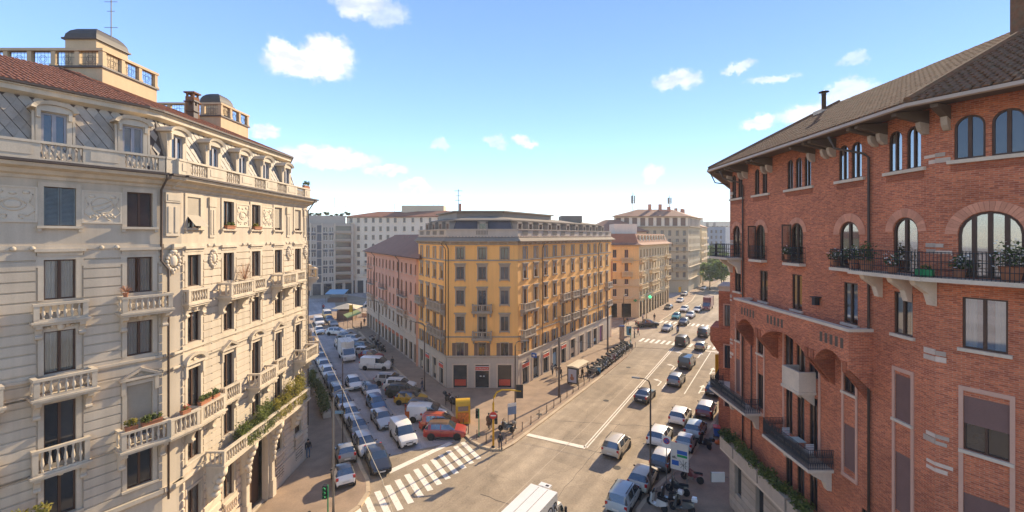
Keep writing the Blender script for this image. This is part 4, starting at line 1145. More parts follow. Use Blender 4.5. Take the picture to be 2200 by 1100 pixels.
# dormers
def dormer(F, u):
    w, h, zb = 0.98, 1.9, 25.2
    m = MB(); y = 0.92
    m.box(u - 0.66, u - 0.46, y, y + 0.14, zb - 0.5, zb + h); m.box(u + 0.46, u + 0.66, y, y + 0.14, zb - 0.5, zb + h); m.box(u - 0.66, u + 0.66, y, y + 0.14, zb + h, zb + h + 0.22); m.box(u - 0.46, u + 0.46, y, y + 0.2, zb - 0.5, zb)
    for sx in (-1, 1):
        x = u + sx * 0.68
        m.poly([(x, y + 0.10, zb - 0.5), (x, y + 0.1, zb + h + 0.25), (x, y + 0.9, zb + h + 0.25), (x, y + 0.3, zb - 0.5)])
        m.box(u + sx * 0.57 - 0.07, u + sx * 0.57 + 0.07, y - 0.14, y, zb + h - 0.28, zb + h + 0.1)
        # splayed side scroll
        m.pyz([(y + 0.05, zb - 0.5), (y - 0.02, zb - 0.5), (y + 0.02, zb + h), (y + 0.10, zb + h)], min(x, x + sx * 0.10), max(x, x + sx * 0.10))
    o = put('dormer', m.mesh('dormer', S['trim']), cream, F)
    hd = MB()
    top = [(u + 0.86 * math.cos(R(180 - 15 * i)), zb + h + 0.16 + 0.42 * math.sin(R(15 * i))) for i in range(13)]
    low = [(u + 0.67 * math.cos(R(180 - 15 * i)), zb + h + 0.14 + 0.26 * math.sin(R(15 * i))) for i in range(13)]
    for i in range(12):
        a, b, c, d = top[i], top[i + 1], low[i + 1], low[i]
        hd.loft([[(a[0], 1.8, a[1]), (a[0], 0.62, a[1]), (d[0], 0.70, d[1]), (d[0], 1.8, d[1])], [(b[0], 1.8, b[1]), (b[0], 0.62, b[1]), (c[0], 0.70, c[1]), (c[0], 1.8, c[1])]])
    hd.box(u - 0.67, u + 0.67, 0.80, 0.94, zb + h + 0.05, zb + h + 0.38)
    put('hood', hd.mesh('hood', S['trim']), o, F)
    st = sty('dorm', sur=0, split=True, gm=S['glassb'], fm=S['wood_grey'], depth=0.08, fw=0.10)
    r = cached('dormwin', lambda: win_meshes('x', 0.92, h, st))
    M = F @ T(u, 0.96, zb)
    put('window_frame', r['frame'], o, M)
    for pn in r['panes']: put('pane', pn, o, M)
for u in colA: dormer(FA, u)
for u in colB: dormer(FB, u - 0.1)
# roof terraces with iron grilles and domed turrets
def terrace(x0, x1, y0, y1, label_dome):
    o = put('roof_terrace', MB().box(x0, x1, y0, y1, 28.6, 32.3).box(x0 - 0.12, x1 + 0.12, y0 - 0.12, y1 + 0.12, 32.3, 32.42, 1).mesh('roof_terrace', [S['terrace'], S['gutter']]), cream, T(0, 0, 0))
    put('coping', MB().box(x0 - 0.1, x1 + 0.1, y0 - 0.1, y0 + 0.28, 33.42, 33.6).box(x1 - 0.28, x1 + 0.1, y0 + 0.28, y1 + 0.1, 33.42, 33.6).mesh('coping', S['terrace']), o, T(0, 0, 0))
    posts = [(x1 - 0.1 - 1.6 * k, y0 + 0.1) for k in range(7)] + [(x1 - 0.1, y0 + 0.1 + (y1 - y0 - 0.2) * k / 3) for k in range(1, 4)]
    pmesh = cached('tpost', lambda: MB().box(-0.15, 0.15, -0.13, 0.13, 0, 1.0).box(-0.2, 0.2, -0.18, 0.18, 0, 0.14).mesh('post', S['terrace']))
    for x, y in posts: put('post', pmesh, o, T(x, y, 32.42))
    g = MB()
    def gr(ax, ay, bx, by):
        for t in (0.15, 0.28, 0.42, 0.58, 0.72, 0.85):
            x, y = ax + (bx - ax) * t, ay + (by - ay) * t; g.tube([(x, y, 32.42), (x, y, 33.42)], 0.012, 4)
        for z in (32.6, 33.05, 33.3): g.tube([(ax, ay, z), (bx, by, z)], 0.012, 4)
        cx, cy = (ax + bx) / 2, (ay + by) / 2; dx, dy = (bx - ax), (by - ay); l = math.hypot(dx, dy)
        for rr in (0.16, 0.27): g.tube([(cx + dx / l * rr * math.cos(i * math.pi / 5), cy + dy / l * rr * math.cos(i * math.pi / 5), 32.92 + rr * math.sin(i * math.pi / 5)) for i in range(11)], 0.014, 4)
    for a, b in zip(posts[:7], posts[1:7]): gr(*a, *b)
    for a, b in zip([posts[0]] + posts[7:], posts[7:]): gr(*a, *b)
    put('grille', g.mesh('grille', S['iron']), o, T(0, 0, 0), kind='stuff')
    return o
t1 = terrace(-42.0, -27.5, 30.0, 34.6, 1)
t2 = terrace(-42.0, -27.5, 42.2, 46.6, 2)
def turret(par, x0, x1, y0, y1, zt, dh):
    o = put('turret', MB().box(x0, x1, y0, y1, 32.42, zt).box(x0 - 0.15, x1 + 0.15, y0 - 0.15, y1 + 0.15, zt, zt + 0.12, 1).mesh('turret', [S['terrace'], S['gutter']]), par, T(0, 0, 0))
    d = MB(); rings = []
    for k in range(6):
        t = k / 5 * math.pi / 2; s = math.cos(t) * 0.93 + 0.07; z = zt + 0.12 + dh * math.sin(t)
        cx, cy = (x0 + x1) / 2, (y0 + y1) / 2; hx, hy = (x1 - x0) / 2 + 0.05, (y1 - y0) / 2 + 0.05
        rings.append([(cx + hx * s, cy + hy * s, z), (cx - hx * s, cy + hy * s, z), (cx - hx * s, cy - hy * s, z), (cx + hx * s, cy - hy * s, z)])
    d.loft(rings); put('dome', d.mesh('dome', S['dome'], False), o, T(0, 0, 0))
turret(t1, -31.6, -29.4, 31.6, 34.2, 34.9, 1.05)
turret(t2, -30.4, -28.5, 43.6, 45.6, 34.0, 1.0)
am = MB(); am.tube([(-29.6, 33, 35.2), (-29.6, 33, 39)], 0.035, 5)
for z, l in ((36.4, 0.5), (37.6, 0.3), (38.3, 0.5)): am.tube([(-29.6 - l, 33, z), (-29.6 + l, 33, z)], 0.02, 4)
put('aerial', am.mesh('aerial', S['galv']), t1, T(0, 0, 0))
def chimney(par, x, y, z0, z1, w, m, name='chimney'):
    c = MB().box(x - w / 2, x + w / 2, y - w / 2, y + w / 2, z0, z1).box(x - w / 2 - 0.1, x + w / 2 + 0.1, y - w / 2 - 0.1, y + w / 2 + 0.1, z1 - 0.5, z1 - 0.4)
    for sx in (-1, 1):
        for sy in (-1, 1): c.box(x + sx * w * 0.36 - 0.07, x + sx * w * 0.36 + 0.07, y + sy * w * 0.36 - 0.07, y + sy * w * 0.36 + 0.07, z1, z1 + 0.3)
    c.box(x - w / 2 - 0.1, x + w / 2 + 0.1, y - w / 2 - 0.1, y + w / 2 + 0.1, z1 + 0.3, z1 + 0.42)
    return put(name, c.mesh(name, S[m]), par, T(0, 0, 0))
chimney(roof, -28.6, 40.0, 30.0, 33.4, 0.75, 'tile_old')
chimney(roof, -26.0, 36.4, 29.6, 31.6, 0.5, 'gutter')
for x, y, z in ((-26.6, 24.6, 30.0), (-24.4, 29.2, 29.5), (-26.2, 27.5, 30.3), (-24.8, 34, 29.7), (-25.0, 40, 29.8)):
    put('roof_vent', MB().blob((x, y, z), (0.28, 0.24, 0.20), 8).mesh('roof_vent', S['gutter']), roof, T(0, 0, 0))
# hidden sides close the volume
for i in (3, 4, 5, 6):
    a, b = LP[i], LP[(i + 1) % 7]
    F = FR(a[0], a[1], b[0] - a[0], b[1] - a[1]); L = math.hypot(b[0] - a[0], b[1] - a[1])
    put('wall', box_mesh('wall', 0, L, 0, 0.4, 0, 24.5, S['stucco']), cream, F)
cornice(cream, FC, WC, 23.72, [(0.06, 0), (0.10, 0.14), (0.30, 0.22), (0.38, 0.40), (0.78, 0.50), (0.85, 0.66)], 'trim', 'cornice', 0.27, 0)
balcony(cream, FC, 0.3, 2.6, 16.95, 1.0, 0.92); balcony(cream, FC, 0.3, 2.8, 9.8, 1.1, 1.0)
balcony(cream, FC, 5.5, 8.2, 9.8, 1.0, 1.0, near=False); balcony(cream, FC, 5.5, 8.2, 16.95, 1.0, 0.92, near=False)

# plants on the balconies
def plant(name, label, M, parts, cat='plant', pot=None, group=None):
    o = thing(name, label, cat, M, group)
    if pot:
        put('planter', pot, o, M)
    for mesh, n in parts: put(n, mesh, o, M)
    return o
def leaves(spec, m, seed):
    mb = MB(); rr = random.Random(seed)
    for c, r, n, s in spec: leaf_cloud(mb, c, r, n, s, rr.random(), shell=0.2)
    return mb.mesh('foliage', S[m])
def trough(l, m='pot'): return MB().box(-l / 2, l / 2, -0.11, 0.11, 0, 0.2).box(-l / 2 - 0.02, l / 2 + 0.02, -0.13, 0.13, 0.16, 0.22).mesh('planter', S[m])
Fw = FB
# creeper mass on the long first-floor balcony
for k, (u0, u1, z, hh, m, lab) in enumerate(((5.0, 6.8, 7.2, 0.55, 'leaf', 'leafy green shrub at the near end of the planted long balcony on the cream house'),
                                    (6.9, 9.2, 7.6, 0.75, 'leaf', 'tall green shrub in the middle of the long balcony above the arched door'),
                                    (9.3, 11.4, 7.45, 0.60, 'leafy', 'yellowing shrub spilling over the long balcony past the arched door'),
                                    (11.5, 14.2, 7.9, 0.95, 'leafy', 'big pale flowering shrub at the far end of the long balcony'))):
    spec = []
    for i in range(11):
        u = u0 + (u1 - u0) * (i + 0.5) / 11
        spec.append(((u - (u0 + u1) / 2, rnd.uniform(-0.25, 0.3), z - 6.42 + rnd.uniform(-0.3, 0.25)), (0.42, 0.42, hh * rnd.uniform(0.8, 1.45)), 190, 0.075))
        if i % 2: spec.append(((u - (u0 + u1) / 2, -0.42, 0.55 + rnd.uniform(-0.5, 0.1)), (0.3, 0.18, 0.5), 90, 0.065))
    M = FB @ T((u0 + u1) / 2, -0.90, 6.42)
    tr = MB(); tr.box(-(u1 - u0) / 2 + 0.1, (u1 - u0) / 2 - 0.1, -0.15, 0.2, 0, 0.4)
    plant('balcony_shrub', lab, M, [(leaves(spec, m, k + 5), 'foliage')], 'plant', tr.mesh('planter', S['pot']), 'shrubs on the long balcony')
for k, (F, u, d, l, m, lab) in enumerate(((FA, 8.85, 0.80, 0.5, 'leafy', 'yellow flowering pot plant on the near corner of the wraparound balcony'), (FA, 9.75, 0.78, 0.9, 'leaf', 'green trailing plant in a trough on the wraparound balcony'),
                                     (FB, 1.5, 0.82, 0.9, 'leaf', 'green plant trough beside the red flowers on the wraparound balcony'), (FB, 2.5, 0.8, 0.6, 'leafd', 'dark green climbing plant at the far end of the wraparound balcony'))):
    spec = [((rnd.uniform(-l / 2, l / 2), rnd.uniform(-0.08, 0.08), 0.32 + rnd.uniform(0, 0.12)), (0.17, 0.15, 0.2), 60, 0.06) for _ in range(int(l * 9))]
    plant('trough_plant', lab, F @ T(u, -d, 10.78 if k != 3 else 10.78), [(leaves(spec, m, 40 + k), 'foliage')], 'plant', trough(l), 'plants on the wraparound balcony')
plant('red_flowers', 'small pot of red flowers on the cut corner of the wraparound balcony', Ff @ T(0.6, -0.95, 10.785), [(leaves([((0, 0, 0.35), (0.25, 0.16, 0.2), 60, 0.05)], 'flower_red', 3), 'blossom'), (leaves([((0, 0, 0.28), (0.25, 0.16, 0.16), 80, 0.05)], 'leaf', 4), 'foliage')], 'flowers', trough(0.5))
def twig(M, name, label, h, r, m='dry'):
    mb = MB(); rr = random.Random(h)
    mb.tube([(0, 0, 0.15), (0, 0, h * 0.45)], 0.018, 5)
    for i in range(70):
        a = rr.uniform(0, 6.28); e = rr.uniform(0.1, 1.3); l = r * rr.uniform(0.7, 1.1)
        mb.tube([(0, 0, h * 0.45), (l * math.cos(a) * math.cos(e), l * math.sin(a) * math.cos(e), h * 0.45 + (h * 0.6) * math.sin(e))], 0.006, 3)
    o = plant(name, label, M, [(mb.mesh('branches', S[m]), 'branches')], 'plant', MB().lathe([(0.09, 0), (0.13, 0.2), (0.14, 0.22)], 10).mesh('planter', S['pot']))
twig(FA @ T(8.65, -0.68, 17.8), 'dry_plant', 'dry reddish tuft of twigs on the rail of the cream balcony nearest the downpipe', 0.6, 0.35)
twig(FB @ T(6.05, -0.55, 16.97), 'bare_bush', 'bare round twiggy bush in a pot on the deep upper balcony', 2.1, 0.75, 'dry')
for k, u in enumerate((colB[1], colB[2])):
    plant('sill_plant', ('green flowering plant on a top-floor sill next to the half-open blind', 'round brownish plant on the top-floor sill between the carved panels')[k], FB @ T(u, -0.13, 21.5),
          [(leaves([((rnd.uniform(-.4, .4), -0.02, 0.3), (0.2, 0.15, 0.22), 60, 0.05) for _ in range(4)], ('leaf', 'leafy')[k], 70 + k), 'foliage')], 'plant', trough(0.9))
plant('parapet_plant', 'green potted plants on the parapet at the far roof corner of the cream house', FB @ T(16.2, -0.25, 25.49), [(leaves([((0.3 * i - 0.4, 0, 0.42 + 0.08 * (i % 2)), (0.2, 0.18, 0.25), 70, 0.06) for i in range(4)], 'leafd', 77), 'foliage')], 'plant', trough(1.1))
# ------------------------------------------------------------------ red brick house on the right
QP = [(40.75, 72.8), (16.9, 34.6), (16.9, 17.83), (21.43, 10.05), (45.0, 15.0), (60.0, 60.0)]
brick = thing('brick_house', 'red brick corner house with arched windows, jettied gallery and deep tiled eaves', 'building', T(20, 26, 0))
G0 = FR(40.75, 72.8, -0.53, -0.848)      # along the main road, far to near
G1 = FR(16.9, 34.6, 0, -1)               # u = 34.6 - Y
G2 = FR(16.9, 17.83, 0.503, -0.864)
W0, W1, W2 = 45.0, 16.77, 9.0
bb = dict(sur=0, depth=0.09, split=True, sm=S['bstone'], fm=S['wood'], panes=2, cols=2, fw=0.06, gm=S['glassd'])
def bs(i, **k):
    d = dict(bb); d.update(k); d['id'] = 'b' + i; return d
B_top = bs('top', arch='r', gm=S['glassr'], fw=0.05, cover='curtain', gap=0.0); B_top2 = bs('top2', arch='r', cover='curtain', gap=0.25, gm=S['glassr'], fw=0.05); B_topw = bs('topw', arch='r', fw=0.07, gm=S['glassb'])  # B_top's closed white curtains are added to whiten panes like reflected sky
B_arch = bs('arch', arch='r', fw=0.08, gm=S['glassr']); B_big = bs('big', arch='r', panes=4, cols=4, fw=0.08, gm=S['glassr'], cover='curtain', gap=0.28)
B_rect = bs('rect', fw=0.06); B_rectc = bs('rectc', fw=0.06, cover='curtain', gm=S['glassr'], gap=0.2)
B_strip = bs('strip', fw=0.05); B_stripb = bs('stripb', fw=0.05, cover='blind', drop=1.0, bm=S['purple_blind']); B_striph = bs('striph', fw=0.05, cover='blind', drop=0.5, bm=S['purple_blind'])
def U(y): return 34.6 - y
ops1, ops2 = [], []
def bw(F, ops, u, zb, w, h, st, vous=0.0, sill=True):
    o = window(brick, F, u, zb, w, h, st)
    ops.append(op(u, zb, w, h, st))
    if sill:
        put('sill', cached(('bsill', round(w, 2)), lambda: box_mesh('sill', -w / 2 - 0.12, w / 2 + 0.12, -0.12, 0.02, -0.13, -0.004, S['limestone'])), o, F @ T(u, 0, zb))
    if vous:
        n = max(9, int(math.pi * (w / 2 + vous / 2) / 0.135)); zs = zb + h - w / 2; r0 = w / 2 + 0.015; r1 = w / 2 + vous
        a = math.pi / n * 0.47
        me = cached(('vous', round(w, 2), vous), lambda: MB().loft([[(-r0 * math.sin(a), y, r0 * math.cos(a)), (r0 * math.sin(a), y, r0 * math.cos(a)), (r1 * math.sin(a), y, r1 * math.cos(a)), (-r1 * math.sin(a), y, r1 * math.cos(a))] for y in (0.0, -0.035)]).mesh('voussoir', S['brick_trim']))
        for i in range(n):
            t = -math.pi / 2 + math.pi * (i + 0.5) / n
            put('voussoir', me, o, F @ T(u, 0, zs) @ Matrix.Rotation(t, 4, 'Y'))
    return o
# top floor: pairs, triple, pairs
for y, n, sp, w, st in ((33.55, 2, 0.92, 0.62, B_top), (30.35, 2, 0.95, 0.58, B_top2), (26.35, 3, 0.80, 0.56, B_top2), (22.35, 2, 0.86, 0.66, B_top), (19.25, 2, 0.90, 0.68, B_top)):
    for i in range(n): bw(G1, ops1, U(y) + (i - (n - 1) / 2) * sp, 23.85, w, 1.78, st, 0, False)
    ww = n * sp / 2 + 0.12
    put('sill', box_mesh('sill', U(y) - ww, U(y) + ww, -0.12, 0.0, 23.70, 23.84, S['limestone']), brick, G1)
    so = put('soldier_course', box_mesh('soldier_course', U(y) - ww + 0.1, U(y) + ww - 0.1, -0.02, 0.0, 23.40, 23.68, S['brick_dark']), brick, G1)
for i in range(2): bw(G2, ops2, 0.98 + i * 1.02, 23.95, 0.86, 1.66, B_topw, 0, False)
put('sill', box_mesh('sill', 0.35, 2.6, -0.12, 0.0, 23.80, 23.94, S['limestone']), brick, G2); put('soldier_course', box_mesh('soldier_course', 0.45, 2.5, -0.02, 0.0, 23.5, 23.78, S['brick_dark']), brick, G2)
bw(G2, ops2, 4.6, 23.95, 0.74, 1.62, B_topw, 0, False)
# arched floor
for y, w, h, v in ((33.6, 1.12, 2.35, 0.32), (30.4, 1.12, 2.35, 0.34), (26.5, 1.10, 2.35, 0.33), (22.4, 1.30, 2.30, 0.42), (19.2, 1.22, 2.38, 0.38)): bw(G1, ops1, U(y), 19.42, w, h, B_arch, v, False)
bw(G2, ops2, 1.52, 19.42, 1.72, 2.5, B_big, 0.38, False); bw(G2, ops2, 5.6, 19.42, 1.72, 2.5, B_big, 0.38, False)
# rectangular floor
for y, st, zb, h in ((33.45, B_rect, 16.85, 1.75), (30.0, B_rectc, 16.62, 2.05), (26.5, B_rectc, 16.62, 2.1), (22.3, B_rectc, 16.62, 2.05), (19.3, B_rectc, 16.72, 1.85)): bw(G1, ops1, U(y), zb, 0.92, h, st)
bw(G2, ops2, 1.38, 16.72, 1.2, 1.95, B_rectc)
# framed strips with two windows each
def strip(F, ops, u, w, z_up, h_up, z_lo, h_lo, up, lo, zf0, zf1):
    m = MB(); fw = 0.13
    m.box(u - w / 2 - fw, u - w / 2, -0.05, 0, zf0, zf1); m.box(u + w / 2, u + w / 2 + fw, -0.05, 0, zf0, zf1); m.box(u - w / 2 - fw, u + w / 2 + fw, -0.05, 0, zf1, zf1 + 0.16); m.box(u - w / 2 - fw, u + w / 2 + fw, -0.07, 0, zf0 - 0.18, zf0)
    o = put('stone_frame', m.mesh('stone_frame', S['bstone']), brick, F)
    bw(F, ops, u, z_up, w, h_up, up); bw(F, ops, u, z_lo, w, h_lo, lo, 0, False)
strip(G1, ops1, U(33.35), 0.62, 13.2, 1.5, 9.4, 2.4, B_strip, B_stripb, 9.2, 15.0)
strip(G1, ops1, U(30.35), 0.72, 13.0, 1.6, 9.3, 2.3, B_strip, B_strip, 9.05, 15.0)
strip(G1, ops1, U(22.35), 0.78, 13.15, 1.75, 9.3, 2.2, B_strip, B_stripb, 9.0, 14.9)
strip(G1, ops1, U(19.3), 0.80, 13.0, 1.95, 9.0, 2.55, B_stripb, B_stripb, 8.6, 15.1)
strip(G2, ops2, 1.42, 1.22, 12.85, 2.05, 8.9, 2.3, B_striph, B_stripb, 8.4, 15.1)
bw(G1, ops1, U(21.2), 6.2, 0.8, 1.7, B_strip)
# recessed centre bay of triple windows, three rows
for k, y in enumerate((27.25, 26.15, 25.05)):
    bw(G1, ops1, U(y), 13.05, 0.78, 1.95, (B_rect, B_rectc, B_strip)[k], 0, False)
    bw(G1, ops1, U(y), 9.0, 0.66, 2.95, B_strip, 0, False)
    bw(G1, ops1, U(y), 5.7, 0.66, 2.6, B_strip, 0, False)
for y in (27.78, 24.52): put('stone_jamb', box_mesh('stone_jamb', U(y) - 0.06, U(y) + 0.06, -0.06, 0, 8.75, 15.0, S['bstone']), brick, G1)
# walls
w1 = put('wall', wall_mesh('wall', 0, W1, 5.6, 26.2, ops1, S['brick'], 0.30), brick, G1)
w2 = put('wall', wall_mesh('wall', 0, W2, 0, 26.2, ops2, S['brick'], 0.30), brick, G2)
put('wall', box_mesh('wall', 0, W0, 0, 0.4, 0, 26.2, S['brick']), brick, G0)
for i in (3, 4, 5):
    a, b = QP[i], QP[(i + 1) % 6]
    put('wall', box_mesh('wall', 0, math.hypot(b[0] - a[0], b[1] - a[1]), 0, 0.4, 0, 26.2, S['brick']), brick, FR(a[0], a[1], b[0] - a[0], b[1] - a[1]))
bops = [(U(y), 0.95, 1.6, 2.3, 0) for y in (33.3, 30.4, 27.4, 24.4)] + [(U(31.9), 0.9, 0.2, 0.7, 0)]
put('stone_base', wall_mesh('stone_base', 0, W1, 0, 5.6, bops, S['bbase'], 0.3, -0.02), brick, G1)
for u, w, zb, h, a in bops: put('cellar_window', box_mesh('cellar_window', u - w / 2, u + w / 2, 0.2, 0.24, zb, zb + h, S['glassd']), brick, G1)
for r in range(11):
    m = MB(); z = 0.25 + r * 0.48
    blk = sorted((u - w / 2 - 0.02, u + w / 2 + 0.02) for u, w, zb, h, a in bops if zb - 0.4 < z < zb + h); cur = 0.02
    for a, b in blk + [(W1, W1)]:
        if a > cur: put('stone_course', box_mesh('stone_course', cur, a, -0.07, -0.022, z, z + 0.45, S['bbase']), brick, G1)
        cur = b
# quoin stones at the corners
qr = random.Random(4)
for F, u, sgn in ((G1, 0.0, 1), (G1, W1, -1), (G2, 0.0, 1)):
    for zc in (8.0, 11.6, 12.7, 16.0, 20.3, 23.9):
        for q in range(2):
            w = qr.uniform(0.22, 0.52); h = qr.uniform(0.11, 0.24); z = zc + q * 0.25
            put('quoin', box_mesh('quoin', u if sgn > 0 else u - w, u + w if sgn > 0 else u, -0.03, 0.02, z, z + h, S['quoin']), brick, F)
# jettied gallery on arches
ga = MB(); p = 1.1; z1 = 16.6
def garch(ya, yb, zs=14.55, zc=15.35, n=10):
    return [(U(ya) + (U(yb) - U(ya)) * i / n, zs + (zc - zs) * math.sin(math.pi * i / n) ** 0.7) for i in range(n + 1)]
edge = [(U(31.6), 14.75)] + garch(31.45, 29.0) + garch(28.38, 24.04) + garch(23.37, 21.15) + [(U(20.98), 14.75)]
top = z1 - 0.1
for a, b in zip(edge, edge[1:]):
    if abs(a[0] - b[0]) < 1e-6: continue
    ga.poly([(a[0], -p, a[1]), (b[0], -p, b[1]), (b[0], -p, top), (a[0], -p, top)])
    ga.poly([(a[0], -p, a[1]), (a[0], 0, a[1] + 0.001), (b[0], 0, b[1] + 0.001), (b[0], -p, b[1])])
for u in (U(31.6), U(20.98)): ga.poly([(u, -p, 14.75), (u, 0, 13.7), (u, 0, top), (u, -p, top)])
ga.poly([(U(31.6), -p, 16.4), (U(20.98), -p, 16.4), (U(20.98), 0, 16.4), (U(31.6), 0, 16.4)])
g_ = put('gallery', ga.mesh('gallery', S['brick']), brick, G1)
put('coping', MB().box(U(31.7), U(20.88), -p - 0.08, -p + 0.28, top, z1 + 0.04).box(U(31.7), U(31.4), -p + 0.28, 0, top, z1 + 0.04).box(U(21.2), U(20.88), -p + 0.28, 0, top, z1 + 0.04).mesh('coping', S['limestone']), g_, G1)
for y in (31.4, 28.85, 28.5, 23.95, 23.5, 21.2):
    m = MB().pyz([(0, 15.2), (-p - 0.05, 15.05), (-p - 0.05, 14.55), (0, 13.2)], U(y) - 0.12, U(y) + 0.12)
    put('corbel', m.mesh('corbel', S['brick_dark']), g_, G1)
slot = cached('slot', lambda: box_mesh('slot', -0.10, 0.10, -0.004, 0.0, 0, 0.5, S['soffit']))
for y0, n in ((30.7, 5), (27.6, 5), (22.85, 5)):
    for i in range(n): put('slot', slot, g_, G1 @ T(U(y0) + i * 0.36, -p - 0.001, 15.62))
# corner bay tower and balconies on the main-road side
bay = put('bay', MB().box(W0 - 18.0, W0 - 13.4, -2.5, 0, 0, 15.2).mesh('bay', S['brick']), brick, G0)
put('coping', MB().box(W0 - 18.1, W0 - 13.3, -2.6, 0, 15.6, 15.75).box(W0 - 18.0, W0 - 13.4, -2.5, 0, 15.2, 15.6).mesh('coping', S['limestone']), bay, G0)
Gn = FR(16.9 + 0.53 * 13.4 - 0.848 * 2.5, 34.6 + 0.848 * 13.4 + 0.53 * 2.5, 0.848, -0.53)
for zb, h in ((11.6, 2.2), (7.2, 2.4), (3.2, 2.2)): window(brick, Gn @ T(0, -0.26, 0), 0.9, zb, 0.62, h, bs('bay', sur=0.12))
m = MB(); m.loft([[(W0 - 17.5, -3.3, 11.3), (W0 - 13.2, -3.3, 11.3), (W0 - 13.2, 0, 11.3), (W0 - 17.5, 0, 11.3)], [(W0 - 17.5, -3.3, 9.9), (W0 - 13.2, -3.3, 9.9), (W0 - 13.2, 0, 9.9), (W0 - 17.5, 0, 9.9)], [(W0 - 17.2, -2.6, 8.7), (W0 - 13.6, -2.6, 8.7), (W0 - 13.6, 0, 8.7), (W0 - 17.2, 0, 8.7)]])
put('oriel', m.mesh('oriel', S['brick']), brick, G0)
# wrought-iron balconies
def stone_bracket(F, u, zf, d):
    m = MB().pyz([(0, zf), (-d, zf), (-d * 0.9, zf - 0.2), (-d * 0.35, zf - 0.55), (-d * 0.2, zf - 1.0), (0, zf - 1.05)], u - 0.13, u + 0.13)
    put('bracket', m.mesh('bracket', S['limestone']), brick, F)
iron_balcony(brick, G1, -1.0, 1.75, 19.4, 1.1, 1.0, 0.13); iron_balcony(brick, G0, W0 - 1.5, W0 - 0.2, 19.4, 1.1, 1.0, 0.13, right=False)
iron_balcony(brick, G1, -1.0, 4.3, 8.95, 1.1, 1.0, 0.12, mesh_panel=True); iron_balcony(brick, G0, W0 - 2.5, W0 - 0.2, 8.95, 1.1, 1.0, 0.12, right=False)
for u in (0.3, 1.5): stone_bracket(G1, u, 19.24, 0.95)
for u in (0.5, 3.9): stone_bracket(G1, u, 8.79, 0.95)
for y, d in ((30.4, 0.35), (26.5, 0.35), (22.4, 0.40)): iron_balcony(brick, G1, U(y) - 0.75, U(y) + 0.75, 19.4, d, 0.95, 0.10)
iron_balcony(brick, G1, U(21.0), W1 + 0.45, 19.4, 1.05, 1.0, 0.11, right=False); iron_balcony(brick, G2, -0.42, 8.0, 19.4, 1.05, 1.0, 0.11, left=False)
for F, u in ((G1, U(20.5)), (G1, U(19.0)), (G1, U(17.9)), (G2, 2.75), (G2, 5.0)): stone_bracket(F, u, 19.24, 0.9)
iron_balcony(brick, G1, U(27.75), U(23.5), 8.7, 1.3, 1.05, 0.09, mesh_panel=True)
for y in (27.3, 23.75): stone_bracket(G1, U(y), 8.54, 1.15)
iron_balcony(brick, G1, U(20.6), U(18.9), 6.0, 0.9, 1.0, 0.10)
m = MB().box(U(26.4), U(24.85), -0.95, -0.82, 12.3, 13.4).box(U(26.4), U(26.27), -0.82, 0, 12.3, 13.4).box(U(24.98), U(24.85), -0.82, 0, 12.3, 13.4).box(U(26.45), U(24.8), -1.0, 0, 12.15, 12.3)
sb_ = put('stone_balcony', m.mesh('stone_balcony', S['limestone']), brick, G1)
for y in (26.2, 25.05): put('bracket', MB().pyz([(0, 12.15), (-0.8, 12.15), (-0.6, 11.95), (0, 11.5)], U(y) - 0.1, U(y) + 0.1).mesh('bracket', S['limestone']), sb_, G1)
# downpipes
for y in (32.55, 21.05): pipe(brick, G1, [(U(y) - 0.9, -1.35, 25.9), (U(y) - 0.85, -1.1, 25.3), (U(y) - 0.1, -0.25, 24.9), (U(y), -0.10, 24.7), (U(y), -0.10, 6.0)], 0.06)
pipe(brick, G1, [(-0.7, -1.2, 25.9), (-0.6, -0.9, 25.2), (-0.05, -0.15, 25.0)], 0.05)
pipe(brick, G1, [(U(31.4), -0.09, 14.5), (U(31.4), -0.09, 6.0)], 0.05)
# lantern on the wall, vent slots
put('wall_lantern', MB().box(U(24.75), U(24.5), -0.3, -0.05, 17.2, 17.6).box(U(24.85), U(24.4), -0.35, 0.0, 17.6, 17.66).mesh('wall_lantern', S['iron']), brick, G1)
# eaves: soffit, rafters on stone corbels, roof
e0, e1 = inset(QP, -1.5), inset(QP, -1.42)
so = MB()
for q in quads_between(e0, 26.02, inset(QP, 0.1), 26.18): so.poly(q)
put('soffit', so.mesh('soffit', S['soffit']), brick, T(0, 0, 0))
gu = MB(); e2 = inset(QP, -1.62)
for q in quads_between(e0, 26.0, e2, 26.03) + quads_between(e2, 26.03, e2, 26.16) + quads_between(e2, 26.16, e0, 26.17): gu.poly(q)
put('gutter', gu.mesh('gutter', mat('zinc_gutter', (0.46, 0.36, 0.29), 0.45, 0.1, 1, 0.05)), brick, T(0, 0, 0))
beam = cached('beam', lambda: MB().pyz([(0, 26.10), (-1.35, 26.0), (-1.35, 25.86), (-1.1, 25.80), (0, 25.55)], -0.11, 0.11).mesh('rafter', S['soffit']))
corb = cached('corb', lambda: MB().pyz([(0, 25.55), (-0.38, 25.66), (-0.38, 25.5), (-0.32, 25.3), (-0.15, 25.15), (0, 25.12)], -0.10, 0.10).mesh('corbel', S['bbase']))
for F, us in ((G1, [0.25, 1.9, 2.5, 4.9, 5.5, 7.0, 9.6, 10.7, 11.2, 13.9, 14.4, 16.4]), (G2, [0.35, 3.2, 5.6, 8.0])):
    for u in us:
        if u not in (7.0,): put('rafter', beam, brick, F @ T(u, 0, 0)); put('corbel', corb, brick, F @ T(u, 0, 0))
r1 = inset(QP, 7.0)
rq = quads_between(e0, 26.18, r1, 30.7)
rf = MB()
for q in rq: rf.poly(q)
rf.poly([(*p_, 30.7) for p_ in r1])
broof = put('roof', rf.mesh('roof', S['tile_old']), brick, T(0, 0, 0))
